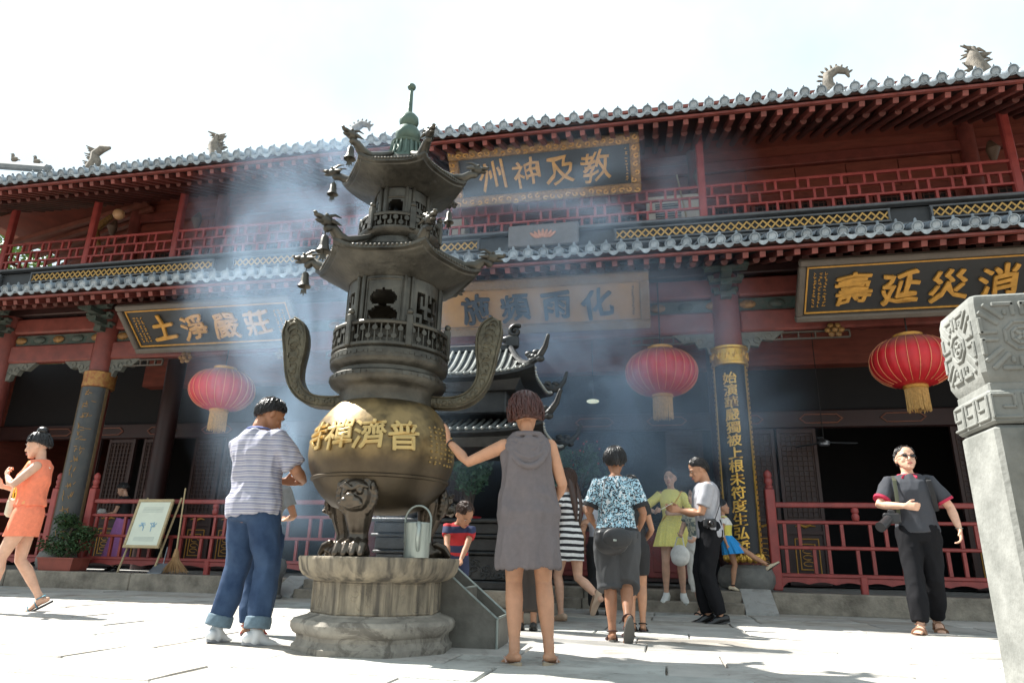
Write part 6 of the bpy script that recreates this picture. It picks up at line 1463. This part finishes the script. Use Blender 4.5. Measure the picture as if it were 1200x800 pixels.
# person further behind her
w5b = build('person in a grey shirt and dark trousers just behind the striped dress', (-.74, 8.9, 0), 185, 1.50, SK2, False, vox=.011, handL=(.24, -.1, .9), handR=(-.26, -.05, .88)); hair(w5b, HB, back=100); top(w5b, fabric('pale_grey_tee', (.42, .42, .46)), sleeve=.6, hem=-.05); legs(w5b, fabric('dark_cloth', (.018, .018, .02)), end=1.95, loose=.03); shoe(w5b, mat('dark_shoe', (.02, .018, .016), .4))
w5c = build('person in brown dark trousers hidden behind the woman in the grey dress', (-1.24, 6.6, 0), 190, 1.45, SK2, False, vox=.011, handL=(.16, -.2, 1.0), handR=(-.16, -.2, 1.0), feetL=(.06, 0), feetR=(-.08, .0)); hair(w5c, HB, back=100); top(w5c, fabric('brown_shirt', (.12, .09, .07)), sleeve=.6, hem=-.12); legs(w5c, fabric('brown_trousers', (.05, .04, .034)), end=1.75, loose=.04); shoe(w5c, MATS['dark_shoe'])

# 6 stout person in patterned shirt with black bag
w6 = build('stout person in a blue and black speckled shirt and dark shorts walking towards the hall', (-.37, 6.10, 0), 184, 1.57, SK3, True, hip=(0, 0, .915), lean=(0, .03), feetL=(.06, .06), ankR=(-.075, .20, .20), toeR=(.1, -.55, -1), toeL=(.1, -1, -.2), kneeR=(0, -1, 0), handL=(.22, -.24, 1.02), handR=(-.22, -.20, .98), elbL=(.35, .9, -.2), elbR=(-.35, .9, -.2), head=(0, 6, 0), vox=.0078, fat=1.12)
hair(w6, HB, front=55, side=92, back=124, thick=.020, seed=8, vol=1.06)
F_pat = fabric('speckled_cotton', (.33, .52, .62)); t = F_pat.node_tree; n = t.nodes.new('ShaderNodeTexVoronoi'); n.inputs['Scale'].default_value = 62; tc = t.nodes.new('ShaderNodeTexCoord'); nn = t.nodes.new('ShaderNodeTexNoise'); nn.inputs['Scale'].default_value = 75; t.links.new(tc.outputs['Object'], nn.inputs[0]); g = t.nodes.new('ShaderNodeMath'); g.operation = 'GREATER_THAN'; g.inputs[1].default_value = .51; t.links.new(nn.outputs['Fac'], g.inputs[0]); mix_into(F_pat, g.outputs[0], (.02, .025, .035))
n2 = t.nodes.new('ShaderNodeTexNoise'); n2.inputs['Scale'].default_value = 34; t.links.new(tc.outputs['Object'], n2.inputs[0]); g2 = t.nodes.new('ShaderNodeMath'); g2.operation = 'GREATER_THAN'; g2.inputs[1].default_value = .60; t.links.new(n2.outputs['Fac'], g2.inputs[0]); mix_into(F_pat, g2.outputs[0], (.62, .66, .68)); t.nodes.remove(n)
top(w6, F_pat, hem=.03, sleeve=.72, ex=.028, sl_ex=.03, wr=.007, seed=6)
F_blk = fabric('black_ribbing', (.018, .018, .02)); b = MB(); b.loft([[v * w6.s for v in ringt(w6, z, e)] for z, e in ((-.04, .024), (-.04, .034), (.0, .036), (.05, .034), (.05, .024))]); obj('waistband', b, F_blk, w6.root, smooth=True)
for el, sh in ((w6.elL, w6.shL), (w6.elR, w6.shR)): a = sh.lerp(el, .72); d = (el - sh).normalized(); b = MB(); b.tube([(a - d * .012) * w6.s, (a + d * .022) * w6.s], [.083 * w6.s, .080 * w6.s], 22, round_=False); obj('sleeve_cuff', b, F_blk, w6.root, smooth=True)
F_sh = fabric('charcoal_shorts', (.052, .054, .058)); legs(w6, F_sh, waist=.02, end=1.14, loose=.030, wr=.010, seed=9, flare=.012)
sandal(w6, F_blk, mat('grey_sole', (.10, .095, .085), .8), mat('sandal_maroon', (.05, .02, .02), .6), .024)
bag = prop(w6, 'shoulder_bag', 'black leather shoulder bag on the hip of the person in the speckled shirt', 'bag', (.05, .20, .90))
M_bag = mat('black_bag', (.020, .020, .022), .42, var=.2, scale=12, bump=.003, bscale=18)
b = MB(); b.ball((.05, .225, .84), (.155, .065, .12), 18, 12); b.bbox((.05, .225, .88), (.27, .10, .14), .03); bag('bag_body', b, M_bag, rm=.008); b = MB(); b.ball((.0, .275, .87), (.135, .030, .095), 16, 10); bag('flap', b, M_bag, rm=.007)
b = MB(); b.tube([(.12, .17, 1.00), (.14, .19, 1.12), (.12, .18, 1.25), (.10, .13, 1.39), (.07, .05, 1.435), (.05, -.06, 1.40), (-.10, -.17, 1.15)], [(.004, .016)] * 7, 6, ref=(0, 1, 0)); bag('strap', b, mat('strap_grey', (.09, .09, .095), .7))
b = MB(); b.bbox((.02, .308, .85), (.03, .008, .018), .003); bag('buckle', b, M_galv)
w6b = build('slim bare legged person in dark sandals hidden behind the speckled shirt', (-.27, 6.95, 0), 178, 1.42, SK2, True, vox=.011, feetL=(.03, 0), feetR=(-.08, -.05), handL=(.14, -.2, 1.0), handR=(-.14, -.2, 1.0)); hair(w6b, HB, back=110); top(w6b, F_blk, sleeve=.4, hem=0); legs(w6b, F_blk, end=.7); sandal(w6b, F_blk, MATS['sandal_sole_dark'], F_blk)

# 7 woman in yellow dress
w7 = build('young woman in a lemon yellow dress facing the camera on the step', (.16, 10.12, .135), -6, 1.76, SK1, True, feetL=(.10, .0), feetR=(-.12, -.02), toeL=(.25, -1, -.2), toeR=(-.2, -1, -.2), handL=(.05, -.21, 1.10), handR=(-.20, -.20, 1.12), elbL=(.9, .4, -.1), elbR=(-.8, .4, -.1), hL=dict(dir=(-.8, -.3, .1), thumb=(0, 0, 1), curl=.5), hR=dict(dir=(.3, -.8, .2), thumb=(0, 0, 1), curl=.6), head=(-8, 2, 0), vox=.0085, fat=.94)
hair(w7, HB, front=52, side=84, back=112, thick=.012)
F_yel = fabric('lemon_cotton', (.88, .78, .22), bump=.001); top(w7, F_yel, hem=.08, sleeve=1.25, ex=.014, sl_ex=.016, wr=.006, seed=4); skirt(w7, F_yel, .16, -.24, .008, .10, 11, .055, frill=.012)
shoe(w7, M_white, mat('platform_white', (.6, .6, .58), .6), high=.01)
b = MB(); b.tube([(w7.shL + w7.up * .03 - w7.bk * .04) * w7.s, (w7.pel + w7.up * .33 - w7.bk * .135 + w7.rt * .06) * w7.s, (w7.pel + w7.up * .15 - w7.bk * .12 - w7.rt * .08) * w7.s, (w7.pel + w7.up * .05 - w7.rt * .17) * w7.s], [.009] * 4, 6); obj('sash', b, mat('sash_orange', (.70, .42, .06), .7), w7.root)

# 8 man in grey t-shirt reading, black trousers
w8 = build('man in a grey t-shirt and black trousers in profile reading a leaflet', (.54, 8.35, 0), -84, 1.80, SK2, False, lean=(0, .04), feetL=(.08, .04), feetR=(-.09, -.06), handL=(.02, -.30, 1.14), handR=(-.10, -.32, 1.16), elbL=(.4, .3, -.9), elbR=(-.4, .3, -.9), hL=dict(dir=(-.1, -1, .15), thumb=(0, 0, 1), palm=(-1, 0, 0), curl=.3), hR=dict(dir=(.1, -1, .15), thumb=(0, 0, 1), palm=(1, 0, 0), curl=.3), head=(0, 20, 0), vox=.0078, fat=1.05)
hair(w8, HB, front=50, side=82, back=122, thick=.008, seed=2)
top(w8, fabric('heather_grey_tee', (.36, .36, .39)), hem=-.06, sleeve=.72, ex=.022, sl_ex=.02, wr=.009, seed=11); legs(w8, fabric('black_trousers', (.008, .008, .010), spec=.2), end=1.97, loose=.014, wr=.008, seed=12); shoe(w8, mat('black_leather_shoe', (.012, .011, .011), .3))
lf = prop(w8, 'leaflet', 'folded white leaflet held by the man in the grey t-shirt', 'leaflet', (0, -.42, 1.18)); b = MB(); b.box((-.04, -.45, 1.18), (.20, .14, .004), rx=.5); lf('paper', b, M_white, smooth=False)
cm_ = prop(w8, 'camera', 'small black camera hanging at the hip of the man in the grey t-shirt', 'camera', (.19, -.03, .98)); b = MB(); b.bbox((.215, -.03, 1.00), (.07, .13, .09), .012); cm_('camera_body', b, M_bag, smooth=False); b = MB(); b.tube([(.24, -.03, 1.0), (.30, -.03, .99)], [.032, .030], 16); cm_('lens', b, EYED); b = MB(); b.tube([(.21, .03, 1.04), (.16, .10, 1.2), (.06, .13, 1.38), (-.06, .10, 1.42), (-.10, -.08, 1.37)], [(.004, .012)] * 5, 6, ref=(1, 0, 0)); cm_('strap', b, F_blk)

# 9 woman with white bag
w9 = build('woman in white cropped trousers half hidden behind the man in grey', (.47, 9.60, 0), -40, 1.58, SK1, True, feetL=(.09, 0), feetR=(-.05, .05), handL=(.16, -.24, 1.0), handR=(-.12, -.24, 1.05), elbL=(.6, .6, -.2), elbR=(-.6, .6, -.2), head=(-20, 0, 0), vox=.009)
hair(w9, HB, front=52, side=90, back=112, thick=.014); F_flo = fabric('mixed_print_top', (.45, .42, .30)); t = F_flo.node_tree; tc = t.nodes.new('ShaderNodeTexCoord'); nn = t.nodes.new('ShaderNodeTexNoise'); nn.inputs['Scale'].default_value = 26; t.links.new(tc.outputs['Object'], nn.inputs[0]); g = t.nodes.new('ShaderNodeMath'); g.operation = 'GREATER_THAN'; g.inputs[1].default_value = .52; t.links.new(nn.outputs['Fac'], g.inputs[0]); mix_into(F_flo, g.outputs[0], (.10, .12, .10))
top(w9, F_flo, sleeve=.5, hem=-.02); F_wh = fabric('white_cotton', (.72, .70, .66)); legs(w9, F_wh, end=1.42, loose=.016); sandal(w9, F_blk, MATS['sandal_sole_dark'], F_blk)
wb = prop(w9, 'handbag', 'soft white handbag carried in front of the white cropped trousers', 'bag', (-.10, -.26, .80)); b = MB(); b.ball((-.12, -.27, .78), (.165, .06, .14), 18, 12); b.ball((-.12, -.27, .73), (.15, .07, .10), 18, 12); wb('bag_body', b, F_wh, rm=.009); b = MB(); b.tube([(-.22, -.27, .86), (-.17, -.25, 1.02), (-.08, -.25, 1.02), (-.03, -.27, .86)], [.009] * 4, 6); wb('handle', b, F_wh)

# 10 girl in blue skirt kicking
w10 = build('little girl in a yellow and white top and blue skirt kicking one leg out', (.93, 10.50, DZ), 82, 1.20, SK2, True, hip=(0, .02, .92), lean=(0, -.10), feetL=(.06, -.02), ankR=(-.05, -.72, .50), toeR=(0, -.8, .55), toeL=(0, -1, -.2), kneeR=(0, -.3, 1), handL=(.22, .06, .88), handR=(-.22, .02, .86), elbL=(.3, 1, 0), elbR=(-.3, 1, 0), head=(8, -2, 0), vox=.008, kid=1.22)
hair(w10, HB, front=52, side=92, back=112, thick=.012); b = MB(); b.ball(w10.hp(0, .09, .20), (.06, .06, .055), 10, 8); b.v = [tuple(Vector(v) * w10.s) for v in b.v]; obj('hair_bun', b, HB, w10.root, smooth=True)
F_gt = fabric('yellow_cotton', (.70, .62, .12)); top(w10, F_gt, hem=.08, sleeve=0, ex=.012); b = MB(); b.loft([[v * w10.s for v in ringt(w10, z, e)] for z, e in ((.33, .022), (.40, .024), (.47, .024), (.51, .012), (.53, .0))]); obj('white_yoke', b, F_wh, w10.root, smooth=True)
for sh, el in ((w10.shL, w10.elL), (w10.shR, w10.elR)): b = MB(); b.tube([sh * w10.s, sh.lerp(el, .35) * w10.s], [.06 * w10.s, .07 * w10.s], 16, round_=False); obj('cap_sleeve', b, F_wh, w10.root, smooth=True)
F_bl = fabric('bright_blue', (.02, .26, .62)); skirt(w10, F_bl, .13, -.22, .014, .11, 9, .06)
shoe(w10, mat('cream_shoe', (.6, .5, .36), .5), EYED); 
for an in (w10.anL, w10.anR): b = MB(); b.tube([(an + V(.035 * math.cos(a), .035 * math.sin(a), .02)) * w10.s for a in np.linspace(0, 6.28, 12)], [.012 * w10.s] * 12, 6); obj('ankle_strap', b, EYED, w10.root)

# 11 man in dark polo with sunglasses
w11 = build('man in sunglasses and a dark polo with red collar strolling at the right', (2.62, 8.10, 0), -12, 1.86, SK1, False, lean=(-.02, -.03), ankL=(.07, .22, .12), feetR=(-.11, -.20), toeL=(.15, -1, -.5), toeR=(-.30, -1, .0), handL=(.33, -.12, .92), handR=(-.10, -.25, 1.13), elbL=(.6, .8, 0), elbR=(-.9, .2, -.4), hR=dict(dir=(.95, -.3, -.1), thumb=(0, 0, 1), palm=(0, 1, 0), curl=.55), hL=dict(dir=(-.05, -.25, -1), curl=.4), head=(14, -10, 4), vox=.0075, fat=1.02, kid=1.06)
hair(w11, HB, front=44, side=78, back=115, thick=.005, seed=6)
F_dp = fabric('charcoal_polo', (.042, .045, .055)); F_rd = fabric('red_trim', (.42, .02, .06)); top(w11, F_dp, hem=-.03, sleeve=.75, ex=.024, sl_ex=.022, wr=.008, seed=21)
b = MB(); b.tube([w11.pel + w11.up * (.530 - .010 * math.cos(a)) + w11.rt * .076 * math.sin(a) + w11.bk * (-.07 * math.cos(a) + .008) for a in np.linspace(.25, 2 * PI - .25, 20)], [(.022, .012)] * 20, 8, ref=(0, 0, 1)); [b.tube([w11.pel + w11.up * .51 - w11.bk * .065 + w11.rt * s_ * .03, w11.pel + w11.up * .485 - w11.bk * .098 + w11.rt * s_ * .06], [(.008, .02)] * 2, 8) for s_ in (-1, 1)]; b.v = [tuple(Vector(v) * w11.s) for v in b.v]; obj('collar', b, F_rd, w11.root, smooth=True)
for el, sh in ((w11.elL, w11.shL), (w11.elR, w11.shR)): a = sh.lerp(el, .75); d = (el - sh).normalized(); b = MB(); b.tube([(a - d * .012) * w11.s, (a + d * .014) * w11.s], [.081 * w11.s, .080 * w11.s], 22, round_=False); obj('sleeve_cuff', b, F_rd, w11.root, smooth=True)
legs(w11, MATS['black_trousers'], end=1.96, loose=.015, wr=.008, seed=22, waist=.04); sandal(w11, mat('brown_leather', (.22, .11, .06), .5), mat('brown_sole', (.18, .10, .06), .6), None, .018)
b = MB()
for sx in (-1, 1): b.ball(w11.hp(sx * .032, -.097, .110) * w11.s, (.027, .008, .018), 14, 8, rot=w11.Hm); b.tube([w11.hp(sx * .055, -.092, .114) * w11.s, w11.hp(sx * .078, -.05, .112) * w11.s, w11.hp(sx * .080, .0, .108) * w11.s], [.003] * 3, 6)
b.tube([w11.hp(-.01, -.103, .114) * w11.s, w11.hp(.01, -.103, .114) * w11.s], [.003] * 2, 6); obj('sunglasses', b, mat('dark_lens', (.01, .008, .008), .08), w11.root, smooth=True)
c2_ = prop(w11, 'camera', 'black zoom camera hanging at the elbow of the man in sunglasses', 'camera', (-.24, -.16, .98)); b = MB(); b.bbox((-.22, -.19, 1.02), (.15, .08, .10), .014); b.bbox((-.22, -.19, 1.08), (.06, .06, .04), .01); c2_('camera_body', b, M_bag, smooth=False); b = MB(); b.tube([(-.25, -.23, 1.01), (-.31, -.32, .95), (-.34, -.36, .93)], [.042, .044, .048], 20, round_=False); c2_('lens', b, M_bag)
b = MB(); b.tube([(-.16, -.19, 1.05), (-.15, -.16, 1.2), (-.145, -.11, 1.38), (-.14, .02, 1.44), (-.14, .10, 1.35)], [(.005, .02)] * 5, 6, ref=(1, 0, 0)); c2_('strap', b, mat('camera_strap', (.05, .055, .03), .7))
b = MB(); b.tube([w11.wrL.lerp(w11.elL, .06) * w11.s + V(.029 * math.cos(a), .029 * math.sin(a), 0) for a in np.linspace(0, 6.28, 14)], [(.009, .004)] * 14, 6, ref=(0, 0, 1)); obj('wrist_watch', b, M_galv, w11.root, smooth=True)
bp_ = prop(w11, 'backpack', 'black backpack worn by the man in sunglasses', 'bag', (0, .2, 1.2)); b = MB(); b.bbox((.03, .20, 1.18), (.28, .14, .38), .05); bp_('pack', b, F_blk, rm=.01); b = MB(); b.tube([(.135, .12, 1.36), (.14, .02, 1.445), (.145, -.115, 1.37), (.16, -.125, 1.25), (.185, -.02, 1.1)], [(.006, .024)] * 5, 6, ref=(1, 0, 0)); bp_('strap', b, F_blk)

# 12 girl in orange at the left
w12 = build('girl with a black bun in an orange playsuit walking out at the left', (-6.45, 6.15, 0), -50, 1.80, SK1, True, hip=(0, 0, .915), lean=(0, .02), feetL=(.03, -.17), ankR=(-.06, .24, .13), toeR=(0, -.9, -.55), toeL=(0, -1, -.1), handL=(.05, -.24, 1.26), handR=(-.22, -.30, 1.18), elbL=(.9, .5, -.3), elbR=(-.6, .5, -.7), hL=dict(dir=(-.6, -.3, .7), thumb=(0, 0, 1), curl=.6), hR=dict(dir=(-.1, -.8, .4), thumb=(0, 0, 1), curl=.7), head=(-8, 12, 0), vox=.0078, fat=.95)
hair(w12, HB, front=66, side=84, back=112, thick=.014, seed=9); b = MB(); b.ball(w12.hp(0, .04, .245), (.055, .055, .045), 12, 9); b.v = [tuple(Vector(v) * w12.s) for v in b.v]; obj('hair_bun', b, HB, w12.root, smooth=True)
F_or = fabric('orange_cotton', (.80, .22, .12)); top(w12, F_or, hem=.07, sleeve=0, ex=.034, wr=.012, seed=31); skirt(w12, F_or, .10, -.22, .020, .035, 5, .03, 'shorts'); b = MB(); b.loft([[v * w12.s for v in ringt(w12, z, e)] for z, e in ((.085, .020), (.085, .030), (.115, .030), (.115, .020))]); obj('belt', b, mat('belt_cream', (.75, .32, .12), .5), w12.root)
b = MB(); b.tube([(w12.pel + w12.up * z + w12.rt * x - w12.bk * (.150 if z < .45 else .10)) * w12.s for x, z in ((-.07, .52), (-.06, .38), (.03, .27), (.08, .20), (.06, .15))], [.008] * 5, 6); b.tube([(w12.pel + w12.up * z + w12.rt * x - w12.bk * .148) * w12.s for x, z in ((-.10, .24), (-.13, .18), (-.11, .12))], [.012] * 3, 6); obj('printed_ribbon', b, mat('ribbon_yellow', (.80, .50, .04), .6), w12.root, smooth=True)
sandal(w12, EYED, mat('sandal_black_sole', (.02, .02, .025), .7), mat('sandal_teal', (.02, .22, .32), .5), .02)
bg_ = prop(w12, 'shoulder_bag', 'small cream shoulder bag on the hip of the girl in orange', 'bag', (-.18, -.16, .98)); b = MB(); b.bbox((-.17, -.17, .97), (.21, .09, .18), .025); bg_('bag_body', b, mat('cream_leather', (.62, .55, .42), .5), rm=.008); b = MB(); b.tube([(-.10, -.20, 1.04), (-.02, -.18, 1.18), (.06, -.13, 1.32), (.12, -.03, 1.42), (.08, .10, 1.36)], [(.004, .011)] * 5, 6, ref=(0, 1, 0)); bg_('strap', b, MATS['cream_leather'])
b = MB(); b.tube([(w12.pel + w12.up * (.50 - .045 * math.cos(a)) + w12.rt * .07 * math.sin(a) - w12.bk * (.06 + .045 * math.cos(a))) * w12.s for a in np.linspace(-1.7, 1.7, 13)], [.006] * 13, 6); obj('necklace', b, mat('beads_white', (.7, .62, .5), .4), w12.root)

# 13 woman in lilac skirt beyond the railing
w13 = build('woman in a black top and lilac skirt behind the railing by the notice board', (-10.12, 11.75, DZ), -70, 1.62, SK1, True, lean=(0, .10), handL=(.10, -.34, 1.05), handR=(-.16, -.34, 1.05), elbL=(.4, .4, -.8), elbR=(-.4, .4, -.8), head=(0, 18, 0), vox=.010)
hair(w13, HB, front=54, side=88, back=112); top(w13, F_blk, sleeve=.5, hem=.05); skirt(w13, fabric('lilac_cloth', (.48, .20, .50)), .12, -.72, .012, .13, 8, .05, n=80); shoe(w13, EYED)
pb = prop(w13, 'white_bundle', 'white plastic bundle held by the woman in the lilac skirt', 'bag', (0, -.42, 1.08)); b = MB(); [b.ball((.0 + .05 * math.cos(k), -.44 + .04 * math.sin(2 * k), 1.10 + .03 * math.sin(k)), (.07, .06, .06), 10, 7) for k in range(5)]; pb('bundle', b, M_white, rm=.012)
# ------------------------------------------------------------------ hillside trees beyond the left corner
hb_ = MB(); N = 24
vs = []; fs = []
for i in range(N + 1):
    for j in range(N + 1):
        x = -110 + 95 * i / N; y = 24 + 70 * j / N; z = 26 * (1 - math.exp(-((y - 24) / 26) ** 2)) * (1 - math.exp(-((x + 10) / 25) ** 2)) + 1.5 * noise.noise(Vector((x * .06, y * .06, 0)))
        vs.append((x, y, z - .5 if j else -1))
for i in range(N):
    for j in range(N): a = i * (N + 1) + j; fs.append((a, a + N + 1, a + N + 2, a + 1))
struct(obj('wooded_hill', MB().add(vs, fs), mat('hill_scrub', (.03, .055, .018), .9, col2=(.07, .11, .03), scale=.6), smooth='all'))
def tree(x, y, z, h, label, seed, m):
    r = thing('tree', label, 'tree', (x, y, z), group='trees beyond the left corner of the hall'); rg = random.Random(seed); t = MB()
    t.tube([(0, 0, -1), (.15, 0, h * .3), (-.1, .2, h * .6), (.1, .1, h * .85)], [.30, .24, .16, .06], 10); cl = []
    for k in range(9):
        a = rg.uniform(0, 6.3); z0 = h * rg.uniform(.3, .7); e = rg.uniform(1.2, 2.6); c = (e * math.cos(a), e * math.sin(a), z0 + rg.uniform(.6, 2.4)); t.tube([(0, 0, z0), (c[0] * .5, c[1] * .5, z0 + (c[2] - z0) * .35), c], [.11, .07, .03], 7); cl.append(c)
    obj('trunk', t, M_bark, r, smooth=True); q = MB()
    for c in cl + [(0, 0, h * .9)]: leaves(q, c, (1.5, 1.5, 1.1), 520, .26, rg)
    obj('crown', q, m, r)
lab = ['tallest light green tree beyond the open left corner of the balcony', 'dark green tree lower on the hillside behind the left gallery', 'pale leafy tree seen between the left balcony posts', 'rounded green tree highest on the slope left of the hall', 'small bushy tree nearest the left end of the hall']
for i, (x, y, h) in enumerate(((-25, 20.5, 13.0), (-30, 25, 12.5), (-33.5, 26, 15), (-40, 33, 17), (-21.5, 19.0, 8.5))):
    tree(x, y, 0 if y < 24 else 0.5, h, lab[i], 50 + i, (mat('pale_leaf', (.07, .15, .03), .5, col2=(.15, .24, .06), scale=3), M_leaf)[i % 2])  # every other tree takes the paler green

# ------------------------------------------------------------------ incense smoke
def smoke(name, label, c, r, dens, scale, seed, rot=(0, 0, 0), lo=.40, hi=.72):
    m = bpy.data.materials.new(name + '_air'); m.use_nodes = True; t = m.node_tree; t.nodes.remove(t.nodes['Principled BSDF']); out = t.nodes['Material Output']; L = t.links.new
    pv_ = t.nodes.new('ShaderNodeVolumePrincipled'); pv_.inputs['Color'].default_value = (.57, .77, 1.0, 1); pv_.inputs['Anisotropy'].default_value = .15
    tc = t.nodes.new('ShaderNodeTexCoord'); gr = t.nodes.new('ShaderNodeTexGradient'); gr.gradient_type = 'QUADRATIC_SPHERE'
    mp = t.nodes.new('ShaderNodeMapping'); mp.inputs['Location'].default_value = (seed * 3.1, seed, seed * 7.7); L(tc.outputs['Object'], mp.inputs[0])
    n = t.nodes.new('ShaderNodeTexNoise'); n.inputs['Scale'].default_value = scale; n.inputs['Detail'].default_value = 4.5; n.inputs['Distortion'].default_value = .9; L(mp.outputs[0], n.inputs[0])
    n.inputs['Roughness'].default_value = .55
    mr = t.nodes.new('ShaderNodeMapRange'); mr.interpolation_type = 'SMOOTHSTEP'; mr.inputs['From Min'].default_value = lo; mr.inputs['From Max'].default_value = hi; L(n.outputs['Fac'], mr.inputs[0])
    v = t.nodes.new('ShaderNodeVectorMath'); v.operation = 'LENGTH'; L(tc.outputs['Object'], v.inputs[0])
    f = t.nodes.new('ShaderNodeMapRange'); f.interpolation_type = 'SMOOTHSTEP'; f.inputs['From Min'].default_value = 1.0; f.inputs['From Max'].default_value = .15; L(v.outputs['Value'], f.inputs[0])
    a = t.nodes.new('ShaderNodeMath'); a.operation = 'MULTIPLY'; L(mr.outputs[0], a.inputs[0]); L(f.outputs[0], a.inputs[1]); b_ = t.nodes.new('ShaderNodeMath'); b_.operation = 'MULTIPLY'; b_.inputs[1].default_value = dens; L(a.outputs[0], b_.inputs[0])
    L(b_.outputs[0], pv_.inputs['Density']); L(pv_.outputs[0], out.inputs['Volume'])
    bm = bmesh.new(); bmesh.ops.create_icosphere(bm, subdivisions=3, radius=1.0); me = bpy.data.meshes.new(name); bm.to_mesh(me); bm.free(); me.materials.append(m)
    o = bpy.data.objects.new(name, me); C.objects.link(o); o.location = c; o.scale = r; o.rotation_euler = rot; o['kind'] = 'stuff'; o['label'] = label; o['category'] = 'smoke'; return o
smoke('smoke', 'blue white incense smoke rising behind the left side of the urn', (-3.8, 6.8, 3.5), (2.0, .9, 3.5), 1.25, 1.9, 1, (0, -.25, 0), .42, .68)
smoke('smoke', 'pale incense smoke filling the entrance right of the pavilion', (-.7, 9.3, 2.9), (3.0, .85, 2.6), 2.6, 1.9, 2, (0, .1, 0), .40, .68)
smoke('smoke', 'thin smoke drifting up across the centre plaques', (-1.3, 9.0, 5.5), (3.4, .7, 1.9), .50, 2.0, 3, (0, 0, 0), .42, .70)
smoke('smoke', 'faint smoke around the pavilion behind the urn', (-3.9, 8.8, 2.1), (2.9, .8, 2.1), .8, 1.8, 4, (0, 0, 0), .38, .68)
STUFF = {'worn_lettering', 'carving', 'small_inscription', 'tile_ends', 'ring_relief', 'parapet_fretwork', 'handle_relief', 'base_relief', 'band_relief', 'gilt_skirt', 'fret_studs', 'finial_flutes', 'tassel', 'bristles', 'foliage', 'crown', 'berries', 'printed_mark', 'printed_lines', 'gold_lettering', 'carved_panel', 'tile_rows', 'hair_locks', 'stems', 'gilt_tracery', 'lattice', 'gilt_lattice', 'grille_bars', 'lintel_moulding', 'lotus_relief'}
for o in bpy.data.objects:
    if o.name.split('.')[0] in STUFF and o.parent: o['kind'] = 'stuff'
